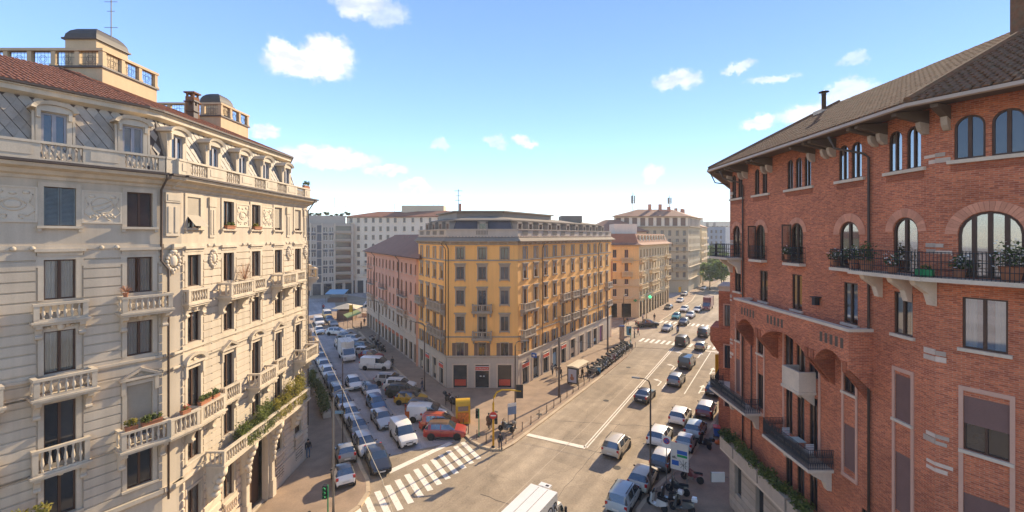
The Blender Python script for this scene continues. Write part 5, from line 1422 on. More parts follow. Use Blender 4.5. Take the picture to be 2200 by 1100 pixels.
for i in (0, 1, 2): put('roof_tiling', tiles_on(rq[i], 0.40, 0.25, 0.06).mesh('roof_tiling', S['tile_old']), broof, T(0, 0, 0), kind='stuff')
for i in (1, 2):
    put('ridge', MB().tube([(*e0[i], 26.3), (*r1[i], 30.82)], 0.14, 6).mesh('ridge', S['tile_old']), broof, T(0, 0, 0))
# chimney, flue, skylight
cx, cy = 23.0, 19.4
put('chimney', MB().box(cx - 0.6, cx + 1.6, cy - 0.7, cy + 0.7, 28, 32.3).box(cx - 0.8, cx + 1.8, cy - 0.9, cy + 0.9, 32.3, 32.42).mesh('chimney', S['tile_old']), broof, T(0, 0, 0))
put('flue', MB().lathe([(0.14, 0), (0.14, 1.25), (0.17, 1.25), (0.12, 1.4)], 10, (22.4, 32.1, 29.9)).lathe([(0.02, 1.5), (0.33, 1.42), (0.33, 1.46), (0.02, 1.56)], 10, (22.4, 32.1, 29.9)).mesh('flue', S['gutter'], True), broof, T(0, 0, 0))
put('flue_base', box_mesh('flue_base', 21.9, 22.9, 31.7, 32.5, 28.6, 30.0, S['limestone']), broof, T(0, 0, 0))
put('vent_pipe', MB().lathe([(0.06, 0), (0.06, 0.5), (0.14, 0.55), (0.02, 0.65)], 8, (22.6, 39.0, 29.2)).mesh('vent_pipe', S['gutter']), broof, T(0, 0, 0))
put('scaffold_rail', MB().tube([(22.9, 19.2, 32.4), (22.9, 19.2, 33.4)], 0.03, 4).tube([(22.9, 19.2, 33.3), (24.6, 19.2, 33.3)], 0.03, 4).mesh('scaffold_rail', S['bstone']), broof, T(0, 0, 0))
# flower pots, hedges
def pot_plant(F, u, d, z, label, seed, flower='flower', nl=150, k=1.0, name='flowering_plant', potm='pot'):
    M = F @ T(u, -d, z)
    mb = MB().lathe([(0.14 * k, 0), (0.2 * k, 0.3 * k), (0.22 * k, 0.32 * k)], 10)
    parts = [(leaves([((0, 0, 0.55 * k), (0.36 * k, 0.32 * k, 0.36 * k), nl, 0.06)], 'leafd', seed), 'foliage')]
    if flower: parts.append((leaves([((0, -0.02, 0.6 * k), (0.4 * k, 0.36 * k, 0.38 * k), nl // 3, 0.055)], flower, seed + 1), 'blossom'))
    return plant(name, label, M, parts, 'flowers' if flower else 'plant', mb.mesh('pot', S[potm]), 'flower pots on the brick house balconies')
pot_plant(G1, U(23.05), 0.25, 19.45, 'white flowers at the far side of the small balcony by the long iron balcony', 91)
pot_plant(G1, U(21.75), 0.25, 19.45, 'white flowers by the downpipe next to the long iron balcony', 93, k=1.3)
pot_plant(G1, U(20.4), 0.7, 19.42, 'big leafy green plant behind the railing at the start of the long iron balcony', 95, None, 260, 1.5)
pot_plant(G1, U(18.9), 0.8, 19.42, 'low pink-white potted plant behind the railing under the middle arch', 97, nl=100)
pot_plant(G2, 0.8, 0.35, 19.42, 'low white-flowered pot in front of the big arched window', 99)
pot_plant(G2, 2.2, 0.7, 19.42, 'tall white-flowered pot at the side of the big arched window', 101, k=1.6, nl=260)
pot_plant(G1, U(27.0), 0.25, 19.6, 'pink-white flowers on the small iron balcony with the open shutter window', 103, k=0.9)
put_g = MB().box(-0.25, 0.25, -0.15, 0.15, 0, 0.3).mesh('planter', S['green'])
plant('green_planter', 'bright green plastic planter on the long iron balcony', G2 @ T(-0.1, -0.75, 19.42), [(leaves([((0, 0, 0.35), (0.25, 0.15, 0.12), 60, 0.05)], 'leaf', 9), 'foliage')], 'planter', put_g)
# open window leaves beside two arches
for y, sx in ((26.5, -1), (30.4, -1)):
    M = G1 @ T(U(y) + sx * 0.53, -0.02, 19.5) @ Matrix.Rotation(R(-100), 4, 'Z')
    lf = put('open_window_leaf', MB().box(0, 0.06, -0.03, 0.03, 0, 2.2).box(0.46, 0.52, -0.03, 0.03, 0, 2.2).box(0.06, 0.46, -0.03, 0.03, 0, 0.08).box(0.06, 0.46, -0.03, 0.03, 2.12, 2.2).mesh('open_window_leaf', S['wood']), brick, M)
    put('pane', MB().box(0.06, 0.46, -0.005, 0.005, 0.08, 2.12).mesh('pane', S['glassc']), lf, M)
# terrace planters with hedge over the stone base
te = put('terrace', MB().box(0.4, 11.0, -1.0, 0, 4.75, 4.95).mesh('terrace', S['limestone']), brick, G1)
for k, (a, b) in enumerate(((0.5, 2.4), (2.6, 5.6), (5.8, 8.6), (8.8, 10.9))):
    put('planter_wall', box_mesh('planter_wall', a, b, -1.05, -0.55, 4.952, 5.75, S['bbase']), te, G1)
    spec = [((u_ - (a + b) / 2, rnd.uniform(-0.15, 0.15), 0.25 + rnd.uniform(-0.1, 0.3)), (0.36, 0.38, 0.42), 130, 0.085) for u_ in [a + 0.2 + 0.28 * i for i in range(int((b - a - 0.2) / 0.28))]]
    plant('hedge', ('dark shrub in the farthest planter above the stone base of the brick house', 'green hedge in the second planter below the iron balcony', 'green hedge in the third planter under the long iron-balcony bracket', 'green hedge in the planter nearest the lower edge')[k],
          G1 @ T((a + b) / 2, -0.8, 5.75), [(leaves(spec, 'leafd' if k == 0 else 'leaf', 120 + k), 'foliage')], 'hedge', None, 'hedges on the brick house terrace')
# table and chairs on the iron balcony
tb = thing('balcony_table', 'small pale green table with a plant on the brick house iron balcony', 'table', G1 @ T(U(25.4), -0.7, 8.7))
put('table_top', MB().box(-0.35, 0.35, -0.3, 0.3, 0.70, 0.74).mesh('table_top', mat('pale_green_paint', (0.48, 0.55, 0.5), 0.5, 0.05, 2, 0)), tb)
for sx in (-1, 1):
    for sy in (-1, 1): put('leg', MB().tube([(sx * 0.3, sy * 0.25, 0), (sx * 0.3, sy * 0.25, 0.7)], 0.02, 5).mesh('leg', S['galv']), tb)
for k, y in enumerate((26.3, 24.6)):
    M = G1 @ T(U(y), -0.65, 8.7)
    ch = thing('balcony_chair', ('white slatted chair left of the green balcony table', 'white slatted chair at the near end of the iron balcony')[k], 'chair', M, 'chairs on the iron balcony')
    put('seat', MB().box(-0.22, 0.22, -0.22, 0.22, 0.43, 0.46).mesh('seat', S['whitep']), ch)
    sx = -1 if k == 0 else 1
    bk = MB()
    for i in range(5): bk.box(sx * 0.2, sx * 0.23, -0.22, 0.22, 0.52 + 0.09 * i, 0.57 + 0.09 * i)
    put('backrest', bk.mesh('backrest', S['whitep']), ch)
    for ax in (-1, 1):
        for ay in (-1, 1): put('leg', MB().tube([(ax * 0.2, ay * 0.2, 0), (ax * 0.2, ay * 0.2, 0.43)], 0.015, 4).mesh('leg', S['whitep']), ch)
# ------------------------------------------------------------------ yellow house between the streets
yel = thing('yellow_house', 'yellow corner house with grey window surrounds, balconies and shops below', 'building', T(0, 70, 0))
YP = [(-15.0, 71.7), (-9.0, 61.4), (0.8, 61.4), (20.7, 93.3), (5.0, 100.0), (-14.0, 92.0)]
Y0 = FR(-15.0, 71.7, 6.0, -10.3); Y1 = FR(-9.0, 61.4, 1, 0); Y2 = FR(0.8, 61.4, 19.9, 31.9)
YW = [11.92, 9.8, 37.6]
c0 = [11.92 - s for s in (10.3, 7.43, 4.58, 1.79)]; c1 = [1.88, 4.9, 7.98]; c2 = [2.0, 5.1, 8.2, 11.3, 14.4, 18.2, 21.9, 25.4, 28.5, 31.6, 35.0]
yb = dict(sur=0.17, proud=0.07, depth=0.2, sm=S['ygrey'], fm=S['shutbrown'], fw=0.06, cols=2, panes=1, gm=S['glassd'])
def ys(i, **k):
    d = dict(yb); d.update(k); d['id'] = 'y' + i; return d
Y_6 = ys('6'); Y_5 = ys('5', cap=0.32, sill=0.14, brk=1); Y_3 = ys('3', cap=0.36, sill=0.14, brk=1); Y_2 = ys('2', sur=0.10); Y_b = ys('b', cover='blind', drop=0.5, cap=0.32, sill=0.14, brk=1)
yrows = [(17.78, 1.62, Y_6, 1.04), (15.05, 1.72, Y_5, 1.04), (11.62, 1.9, Y_3, 1.04), (7.95, 1.98, Y_3, 1.04), (4.45, 1.85, Y_2, 1.0)]
VAR = []
for st_, nm_ in ((Y_6, '6'), (Y_5, '5'), (Y_3, '3'), (Y_3, '3'), (Y_2, '2')):
    vs_ = [st_, st_, st_]
    for q_, dr_ in enumerate((0.35, 0.6, 1.0)): d_ = dict(st_); d_.update(cover='blind', drop=dr_, bm=S['blind'] if q_ != 1 else S['shutter']); d_['id'] = 'yv%s%d' % (nm_, q_); vs_.append(d_)
    d_ = dict(st_); d_.update(cover='curtain', gap=0.1, gm=S['glassc']); d_['id'] = 'yvc' + nm_; vs_.append(d_)
    VAR.append(vs_)
bal_spots = {('F', 2): [1], ('F', 3): [1], ('R', 2): [0, 4, 5, 6, 10], ('R', 3): [0, 4, 5, 6, 10], ('L', 2): [0, 2, 3], ('L', 3): [2, 3], ('L', 1): []}
doorst = {}
for tagf, F, W, cols in (('L', Y0, YW[0], c0), ('F', Y1, YW[1], c1), ('R', Y2, YW[2], c2)):
    ops = []
    for r, (zb, h, st, w) in enumerate(yrows):
        for i, u in enumerate(cols):
            st2, zb2, h2 = st, zb, h
            bl = i in bal_spots.get((tagf, r), [])
            if bl: zb2, h2 = zb - 0.9, h + 0.9
            elif tagf != 'F': st2 = VAR[r][(i * 7 + r * 5 + len(cols) * 3) % len(VAR[r])]
            ops.append(op(u, zb2, w, h2, st2)); o = window(yel, F, u, zb2, w, h2, st2)
            if r == 4:
                for sx in (-1, 1): put('shutter', cached(('ysh', h), lambda: box_mesh('shutter', -0.24, 0.24, -0.05, -0.012, 0, h, S['shutbrown'])), o, F @ T(u + sx * 0.86, 0, zb))
    sh = []
    for i, u in enumerate(cols):
        if tagf == 'R' and i == 10: continue
        sh.append((u, 1.85 if tagf != 'L' else 1.5, 0.14, 3.15, 0))
    put('wall', wall_mesh('wall', 0, W, 4.35, 20.2, ops, S['yellow']), yel, F)
    gb = put('ground_floor_wall', wall_mesh('ground_floor_wall', 0, W, 0, 4.35, sh, S['ybase'], 0.35, -0.04), yel, F)
    for k, (u, w, zb, h, a) in enumerate(sh):
        st = ys('shop%s%d' % (tagf, round(w * 10)), sur=0.20, proud=0.06, depth=0.3, sm=S['limestone'], fm=S['iron'], fw=0.05, cols=1 if tagf == 'F' and k != 1 else 2, gm=S['glassd'])
        so = window(yel, F @ T(0, -0.04, 0), u, zb, w, h, st, 'shop_window')
        red = (tagf == 'F' and k == 1) or (tagf == 'R' and k in (0, 2, 4)) or (tagf == 'L' and k in (1, 3))
        if red:
            sg = put('shop_sign', box_mesh('shop_sign', -w / 2 + 0.02, w / 2 - 0.02, -0.13, -0.02, 2.45, 2.95, S['redsign']), so, F @ T(u, -0.04, zb))
            if tagf == 'F': put('lettering', cached('sgn', lambda: text_mesh('ULTRAMICA', 0.30, S['whitep'])), so, F @ T(u, -0.19, zb + 2.58))
            put('trim_strip', cached(('ts', w), lambda: MB().box(-w / 2 + 0.02, w / 2 - 0.02, -0.14, -0.02, 2.40, 2.45).box(-w / 2 + 0.02, w / 2 - 0.02, -0.14, -0.02, 2.95, 3.0).mesh('trim_strip', S['whitep'])), so, F @ T(u, -0.04, zb))
        elif tagf == 'R' and k in (7, 9): put('poster', box_mesh('poster', -w / 2 + 0.1, w / 2 - 0.1, 0.2, 0.24, 0.2, 3.0, S['purple'] if k == 9 else S['shutter']), so, F @ T(u, -0.04, zb))
        elif tagf == 'R' or tagf == 'L':
            put('window_display', box_mesh('window_display', -w / 2 + 0.2, w / 2 - 0.2, 0.2, 0.26, 0.3 + 0.2 * (k % 3), 1.2 + 0.35 * (k % 4), S[('canvas', 'shutter', 'blind', 'bluecanvas', 'pot')[k % 5]]), so, F @ T(u, -0.04, zb))
        elif tagf == 'F':
            put('poster', box_mesh('poster', -w / 2 + 0.15, w / 2 - 0.15, 0.22, 0.26, 0.25, 1.1, S['redsign']), so, F @ T(u, -0.04, zb))
    if tagf == 'F':
        for sx in (-0.22, 0.22): put('door_notice', box_mesh('door_notice', c1[1] + sx - 0.13, c1[1] + sx + 0.13, 0.19, 0.20, 1.6, 1.76, S['whitep']), yel, F)
    for zz, hh, pj, m in ((17.55, 0.20, 0.10, 'ygrey'), (7.05, 0.18, 0.08, 'ygrey'), (4.30, 0.28, 0.16, 'ybase')): cornice(yel, F, W, zz, [(pj * 0.5, 0), (pj, hh * 0.4), (pj, hh)], m, 'string_course')
    put('plinth', box_mesh('plinth', 0, W, -0.10, -0.042, 0, 0.13, S['ybase']), yel, F)
    cornice(yel, F, W, 19.75, [(0.10, 0), (0.16, 0.15), (0.25, 0.30), (0.62, 0.42), (0.66, 0.55)], 'ygrey', 'cornice', -0.0 if tagf == 'F' else 0, 0)
    for i in range(int(W / 1.3)): put('modillion', cached('ymod', lambda: box_mesh('modillion', -0.10, 0.10, -0.52, -0.02, 19.92, 20.14, S['ygrey'])), yel, F @ T(0.6 + i * 1.3, 0, 0))
    # balconies
    for r in (1, 2, 3):
        sp = bal_spots.get((tagf, r), [])
        for i in sp:
            zb = yrows[r][0] - 0.95; wide = 1.32
            balcony(yel, F, cols[i] - wide, cols[i] + wide + (0.5 if tagf == 'R' and i == 0 else 0), zb, 0.75, 0.98, near=False, m='ygrey', slab=0.26, step=0.27)
# eaves skirt, parapet, mansard and upper storey
ye0, ye1 = inset(YP, -0.72), inset(YP, -0.0)
sk = MB()
for q in quads_between(ye0, 20.30, ye1, 20.85): sk.poly(q)
sk.poly([(*p_, 20.84) for p_ in ye1])
put('eaves', sk.mesh('eaves', S['zinc']), yel, T(0, 0, 0))
pa0, pa1 = inset(YP, 0.02), inset(YP, 0.24)
pp = MB()
for q in quads_between(pa0, 20.9, pa0, 21.85) + quads_between(pa0, 21.85, pa1, 21.851) + quads_between(pa1, 21.85, pa1, 20.9): pp.poly(q)
ypar = put('parapet', pp.mesh('parapet', S['ybase']), yel, T(0, 0, 0))
for F, W, cols in ((Y0, YW[0], c0), (Y1, YW[1], [4.9]), (Y2, YW[2], c2)):
    put('parapet_rail', box_mesh('parapet_rail', 0.05, W - 0.05, -0.10, 0.12, 21.86, 21.98, S['ybase']), ypar, F)
    for u in cols:
        m = MB()
        for i in range(8): m.box(u - 0.82 + 0.21 * i, u - 0.70 + 0.21 * i, -0.03, 0.0, 21.2, 21.75)
        put('balustrade', m.mesh('balustrade', S['ydark']), ypar, F, kind='stuff')
    m = MB()
    for i in range(int(W / 0.45)): m.box(0.1 + 0.45 * i, 0.32 + 0.45 * i, -0.14, 0.0, 20.86, 21.0)
    put('dentils', m.mesh('dentils', S['limestone']), ypar, F, kind='stuff')
md0, md1 = inset(YP, 1.1), inset(YP, 1.9)
mm = MB(); mqs = quads_between(md0, 20.85, md1, 23.15)
for i, q in enumerate(mqs): mm.poly(q, 1 if i == 2 else 0)
ymans = put('mansard', mm.mesh('mansard', [S['yslate'], S['zinc']]), yel, T(0, 0, 0))
tp0, tp1 = inset(YP, 1.6), inset(YP, 5.2)
tm = MB()
for q in quads_between(tp0, 23.15, tp0, 23.32) + quads_between(tp0, 23.32, tp1, 23.95): tm.poly(q)
tm.poly([(*p_, 23.94) for p_ in tp1])
put('roof', tm.mesh('roof', S['zinc']), yel, T(0, 0, 0))
for F, cols in ((Y0, c0), (Y1, [4.9]), (Y2, c2)):
    for u in cols:
        m = MB().box(u - 0.72, u - 0.45, 0.85, 1.9, 21.0, 22.95).box(u + 0.45, u + 0.72, 0.85, 1.9, 21.0, 22.95).box(u - 0.72, u + 0.72, 0.85, 1.9, 22.75, 23.05).box(u - 0.46, u + 0.46, 0.95, 1.9, 21.0, 21.35)
        d_ = put('dormer', m.mesh('dormer', S['ygrey']), yel, F)
        put('pane', box_mesh('pane', u - 0.45, u + 0.45, 1.0, 1.05, 21.35, 22.75, S['glassd'] if F is Y1 else S['shutbrown']), d_, F)
ub = MB().pxy([(-8.2, 66.5), (-1.4, 66.5), (7.0, 80.0), (-4, 86), (-12.5, 76)], 23.5, 24.55)
ub.pxy([(-8.6, 66.1), (-1.1, 66.1), (7.5, 80.1), (-4, 86.5), (-13, 76)], 24.55, 24.75, 1)
put('upper_storey', ub.mesh('upper_storey', [S['ydark'], S['zinc']]), yel, T(0, 0, 0))
put('upper_storey', MB().box(9.5, 13.5, 86, 91, 23.6, 24.9).box(3.4, 5.2, 82.5, 84, 23.6, 25.0).mesh('upper_storey', [S['zinc']]), yel, T(0, 0, 0))
def aerial(par, x, y, z, h):
    am = MB(); am.tube([(x, y, z), (x, y, z + h)], 0.05, 5)
    for f, l in ((0.5, 0.5), (0.7, 0.35), (0.92, 0.6)): am.tube([(x - l, y, z + h * f), (x + l, y, z + h * f)], 0.035, 4)
    put('aerial', am.mesh('aerial', S['galv']), par, T(0, 0, 0))
aerial(yel, -8.1, 67.5, 24.7, 3.4)
put('chimney', box_mesh('chimney', -8.0, -7.7, 67.4, 67.7, 24.7, 25.9, S['brick_dark']), yel, T(0, 0, 0))
for F, u in ((Y0, 11.75), (Y1, 0.25), (Y2, 7.0), (Y2, 30.1)): pipe(yel, F, [(u - 0.3, -0.6, 19.9), (u, -0.15, 19.3), (u, -0.10, 19.0), (u, -0.10, 4.4)], 0.055)
for i in (3, 4, 5):
    a, b = YP[i], YP[(i + 1) % 6]
    put('wall', box_mesh('wall', 0, math.hypot(b[0] - a[0], b[1] - a[1]), 0, 0.4, 0, 20.8, S['yellow']), yel, FR(a[0], a[1], b[0] - a[0], b[1] - a[1]))
bs_ = thing('pharmacy_sign', 'small blue box sign projecting above the first shop of the yellow house', 'sign', Y2 @ T(3.6, 0, 3.55))
put('panel', MB().box(-0.07, 0.07, -0.95, -0.15, 0, 0.65).mesh('panel', S['blue']), bs_); put('arm', MB().box(-0.03, 0.03, -0.15, 0.1, 0.3, 0.36).mesh('arm', S['galv']), bs_)
put('emblem', MB().box(-0.078, 0.078, -0.75, -0.35, 0.2, 0.45).mesh('emblem', S['whitep']), bs_)
# ------------------------------------------------------------------ pink house
pnk = thing('pink_house', 'salmon pink house with brown hipped roof and iron balconies', 'building', T(-26, 88, 0))
L_ = 37.4
P0 = FR(-33.8, 104.0, 18.8, -32.3)
pb2 = dict(sur=0.0, depth=0.2, sm=S['pbase'], fm=S['shutbrown'], fw=0.07, cols=2, panes=1, gm=S['glassd'])
def pst(i, **k):
    d = dict(pb2); d.update(k); d['id'] = 'p' + i; return d
pcols = [1.5 + 2.65 * i for i in range(14)]
prow = [(14.6, 1.7, pst('5', sill=0.1)), (11.3, 2.0, pst('4', sill=0.1, arch='r')), (8.1, 2.0, pst('3', sill=0.1)), (5.0, 1.9, pst('2', sill=0.1))]
po1, po2 = [], []
for zb, h, st in prow:
    for i, u in enumerate(pcols):
        door = zb in (11.3, 8.1) and i in (1, 2, 5, 6, 10, 11)
        a, b = (zb - 0.8, h + 0.8) if door else (zb, h)
        (po1 if zb > 6 else po2).append(op(u, a, 0.95, b, st)); window(pnk, P0, u, a, 0.95, b, st)
for i, u in enumerate(pcols):
    po2.append((u, 1.7, 0.14, 3.1, 0)); so = window(pnk, P0 @ T(0, -0.02, 0), u, 0.14, 1.7, 3.1, ys('pshop', sur=0.0, depth=0.35, fm=S['iron'], fw=0.05, gm=S['glassd']), 'shop_window')
    if 3 <= i <= 10: put('shop_sign', cached('porange', lambda: box_mesh('shop_sign', -0.8, 0.8, -0.05, 0.05, 2.5, 3.05, mat('orange_shop_sign', (0.50, 0.13, 0.05), 0.6, 0.1, 1, 0))), so, P0 @ T(u, -0.02, 0.14))
put('wall', wall_mesh('wall', 0, L_, 7.3, 17.5, po1, S['pink']), pnk, P0)
put('lower_wall', wall_mesh('lower_wall', 0, L_, 0, 7.3, po2, S['pbase'], 0.35, -0.02), pnk, P0)
for zz, hh, pj in ((7.2, 0.25, 0.12), (4.25, 0.2, 0.14), (14.1, 0.14, 0.06), (17.0, 0.4, 0.3)): cornice(pnk, P0, L_, zz, [(pj * 0.5, 0), (pj, hh * 0.4), (pj, hh)], 'pbase' if zz < 8 else 'pink', 'string_course')
for i, st_ in ((1, 0), (5, 0), (10, 0)):
    iron_balcony(pnk, P0, pcols[i] - 0.8, pcols[i + 1] + 0.8, 10.5, 0.7, 1.0, 0.25, slab_m='pbase')
    balcony(pnk, P0, pcols[i] - 0.8, pcols[i + 1] + 0.8, 7.35, 0.7, 0.95, near=False, m='pbase', step=0.5)
iron_balcony(pnk, P0, pcols[1] - 0.8, pcols[1] + 0.9, 13.8, 0.6, 1.0, 0.25, slab_m='pbase')
PP = [(-33.8, 104.0), (-15.0, 71.7), (-14.0, 92.0), (-21.5, 112.0)]
pe = inset(PP, -0.9); pr = [(-25.5, 98.5), (-16.5, 83.5), (-16.0, 90), (-21.5, 102)]
prf = MB()
for q in quads_between(pe, 17.5, pr, 21.3): prf.poly(q)
prf.poly([(*p_, 21.3) for p_ in pr])
pro = put('roof', prf.mesh('roof', S['proof']), pnk, T(0, 0, 0))
sof = MB()
for q in quads_between(pe, 17.42, PP, 17.44): sof.poly(q)
put('soffit', sof.mesh('soffit', S['soffit']), pnk, T(0, 0, 0))
for i in (1, 2, 3):
    a, b = PP[i], PP[(i + 1) % 4]
    put('wall', box_mesh('wall', 0, math.hypot(b[0] - a[0], b[1] - a[1]), 0, 0.4, 0, 17.5, S['pink']), pnk, FR(a[0], a[1], b[0] - a[0], b[1] - a[1]))
for x, y in ((-21.5, 91), (-19.8, 88), (-18.2, 85.5)): put('roof_light', box_mesh('roof_light', x - 0.4, x + 0.4, y - 0.3, y + 0.3, 19.6, 20.8, S['zinc']), pro, T(0, 0, 0))
for u in (8.0, 26.5): pipe(pnk, P0, [(u, -0.8, 17.4), (u, -0.12, 16.6), (u, -0.12, 4.5)], 0.07)
# ------------------------------------------------------------------ houses behind
def block(b, F, W, z1, cols, rows, wall, glass='glassf', base_z=0.0, depth=0.2, fm='shutbrown', sm='white', name='wall', frame=0.07, extra=()):
    ops = list(extra)
    for k, (zb, h, w, o) in enumerate(rows):
        d = dict(depth=depth, sm=S[sm], fm=S[fm], fw=frame, cols=2, panes=1, gm=S[glass]); d.update(o); d['id'] = '%s%s%d%s%s' % (wall, glass, k, fm, round(w, 1))
        for u in cols:
            if u - w / 2 < 0.1 or u + w / 2 > W - 0.1: continue
            ops.append(op(u, zb, w, h, d)); window(b, F, u, zb, w, h, d)
    return put(name, wall_mesh(name, 0, W, base_z, z1, ops, S[wall], depth), b, F)
def closed(b, poly, z1, wall, skip=()):
    for i in range(len(poly)):
        if i in skip: continue
        a, c = poly[i], poly[(i + 1) % len(poly)]
        put('wall', box_mesh('wall', 0, math.hypot(c[0] - a[0], c[1] - a[1]), 0, 0.3, 0, z1, S[wall]), b, FR(a[0], a[1], c[0] - a[0], c[1] - a[1]))
def hip(b, poly, z, over, ins, rise, m, flat=True):
    e, r = inset(poly, -over), inset(poly, ins)
    mb = MB()
    for q in quads_between(e, z, r, z + rise): mb.poly(q)
    for q in quads_between(e, z - 0.02, poly, z - 0.25): mb.poly(q)
    mb.poly([(*p_, z + rise) for p_ in r])
    return put('roof', mb.mesh('roof', S[m]), b, T(0, 0, 0))
# white house with the red roof
WP = [(-61, 165), (-41.5, 165), (-21, 158.5), (-10, 180), (-50, 190)]
wh = thing('white_apartment_house', 'tall white apartment house with red tiled roof beyond the pink house', 'building', T(-45, 165, 0))
wr = [(3.9 + 3.15 * k, 1.75, 1.05, dict(sill=0.12, sur=0.10, proud=0.05) if k != 4 else dict(arch='r', sur=0.1, proud=0.05)) for k in range(1, 8)]
block(wh, FR(-61, 165, 19.5, 0), 19.5, 28.0, [1.6 + 2.72 * i for i in range(7)], wr, 'white', extra=[(1.8 + 3.2 * i, 2.2, 0, 4.6, 0) for i in range(6)])
block(wh, FR(-41.5, 165, 20.5, -6.5), 21.5, 28.0, [2.0 + 3.5 * i for i in range(6)], wr, 'white')
for i in range(6): put('shop_window', box_mesh('shop_window', 0.75 + 3.2 * i, 2.85 + 3.2 * i, 0.15, 0.2, 0, 4.6, S['glassd']), wh, FR(-61, 165, 19.5, 0))
closed(wh, WP, 28.0, 'white', (0, 1)); wroof = hip(wh, WP, 28.1, 0.8, 6.5, 2.3, 'tile')
for zz in (5.6, 15.3): cornice(wh, FR(-61, 165, 19.5, 0), 19.5, zz, [(0.1, 0), (0.2, 0.1), (0.2, 0.25)], 'white', 'string_course')
for k in (10.2, 7.0, 13.5): balcony(wh, FR(-61, 165, 19.5, 0), 0.8, 3.0, k, 0.8, 0.9, near=False, m='white'); 
for k in (7.0, 10.2): balcony(wh, FR(-61, 165, 19.5, 0), 6.0, 8.6, k, 0.8, 0.9, near=False, m='white')
put('penthouse', box_mesh('penthouse', -42, -26, 170, 176, 30.0, 32.6, S['canvas']), wh, T(0, 0, 0))
for x in (-45, -36, -30, -28): aerial(wh, x, 171, 30, 3.5)
# grey modern block
MP = [(-74.5, 156), (-57.8, 163), (-66, 180), (-84, 172)]
mo = thing('modern_office_block', 'grey modern block with ribbon windows and stacked balconies beside the white house', 'building', T(-66, 160, 0))
FM = FR(-74.5, 156, 16.7, 7.0); WM_ = 18.1
mr_ = [(4.7 + 2.95 * k, 1.75, 1.5, dict(fw=0.08)) for k in range(7)]
block(mo, FM, WM_, 25.6, [1.0, 2.9, 4.8, 8.6, 10.6], mr_, 'modern', fm='whitep', extra=[(14.6, 5.2, 4.4 + 2.95 * k, 2.5, 0) for k in range(7)] + [(2.2 + 3.6 * i, 2.6, 0, 4.0, 0) for i in range(5)])
for k in range(7):
    z = 4.4 + 2.95 * k
    put('dark_panel', box_mesh('dark_panel', 5.9, 7.4, -0.05, 0.0, z + 0.1, z + 2.7, S['modern_dark']), mo, FM)
    for u in (1.0, 2.9, 4.8, 8.6, 10.6): put('spandrel', cached('spand', lambda: box_mesh('spandrel', -0.75, 0.75, -0.03, 0.0, 0, 0.75, S['modern_dark'])), mo, FM @ T(u, 0, z + 2.1)) if (k + int(u)) % 2 else None
    put('loggia', box_mesh('loggia', 12.0, 17.2, 1.2, 1.3, z, z + 2.5, S['glassf']), mo, FM)
    put('balcony_front', MB().box(12.0, 17.3, -0.8, -0.7, z, z + 0.85).box(12.0, 17.3, -0.7, 0.6, z - 0.15, z).mesh('balcony_front', S['ygrey']), mo, FM)
for u in (0.1, 3.85, 7.5, 11.8, 17.6): put('fin', box_mesh('fin', u - 0.12, u + 0.12, -0.35, 0, 0, 25.6, S['white']), mo, FM)
for i in range(5): put('shop_window', box_mesh('shop_window', 0.9 + 3.6 * i, 3.5 + 3.6 * i, 0.18, 0.22, 0, 4, S['glassd']), mo, FM)
closed(mo, MP, 25.6, 'modern', (0,)); put('roof', MB().pxy(MP, 25.4, 25.6).mesh('roof', S['modern']), mo, T(0, 0, 0))
mi = inset(MP, 2.5); put('setback_storey', MB().pxy(mi, 25.6, 28.4).mesh('setback_storey', S['modern']), mo, T(0, 0, 0))
for k in range(6): put('roof_garden', crown_mesh('roof_garden', (1.4, 1.2, 0.9), 7, 60, 0.22, S['leafd'], 300 + k), mo, FM @ T(4.5 + 2.3 * k, 3.2, 28.6 + 0.3 * (k % 3)))
aerial(mo, -66, 166, 28.4, 7.0); aerial(mo, -62.5, 168, 28.4, 4.0)
# ------------------------------------------------------------------ houses along the main road beyond the yellow one
b2 = thing('ochre_corner_house', 'ochre and cream corner house with arcaded shops beyond the yellow house', 'building', T(33, 114, 0))
B2P = [(18.0, 114.0), (32.4, 114.0), (49.6, 141.4), (30, 150)]
F2a, F2b = FR(18, 114, 1, 0), FR(32.4, 114, 17.2, 27.4)
r2 = [(15.5, 2.0, 0.95, dict(sill=0.12)), (12.0, 2.1, 0.95, dict(sill=0.12)), (8.7, 2.1, 0.95, dict(sill=0.12)), (5.6, 1.9, 0.95, dict(sill=0.12))]
block(b2, F2a, 14.4, 18.8, [8.2, 11.2], r2[:2], 'ochre', base_z=10.0); block(b2, F2a, 14.4, 10.0, [8.2, 11.2], r2[2:], 'beige', extra=[(11.2, 2.4, 0.2, 3.6, 0), (8.0, 1.6, 0.2, 3.6, 0)])
put('brick_panel', box_mesh('brick_panel', 6.2, 7.6, -0.03, 0, 8.0, 15.0, S['brick_dark']), b2, F2a)
block(b2, F2b, 32.4, 18.8, [1.8 + 2.9 * i for i in range(11)], r2, 'beige', extra=[(1.8 + 2.9 * i, 2.0, 0.1, 4.2, 'r') for i in range(11)])
for i in range(11): put('shop_window', cached('arcw', lambda: box_mesh('shop_window', -1.0, 1.0, 0.5, 0.55, 0.1, 4.2, S['glassd'])), b2, F2b @ T(1.8 + 2.9 * i, 0, 0))
for zz in (4.7, 8.0, 14.6, 18.3): cornice(b2, F2a, 14.4, zz, [(0.1, 0), (0.25, 0.15), (0.25, 0.3)], 'beige', 'string_course'); cornice(b2, F2b, 32.4, zz, [(0.1, 0), (0.25, 0.15), (0.25, 0.3)], 'beige', 'string_course')
for u0, u1, z in ((9.9, 12.6, 14.4), (9.9, 12.6, 10.9)): balcony(b2, F2a, u0, u1, z, 0.8, 0.95, near=False, m='beige')
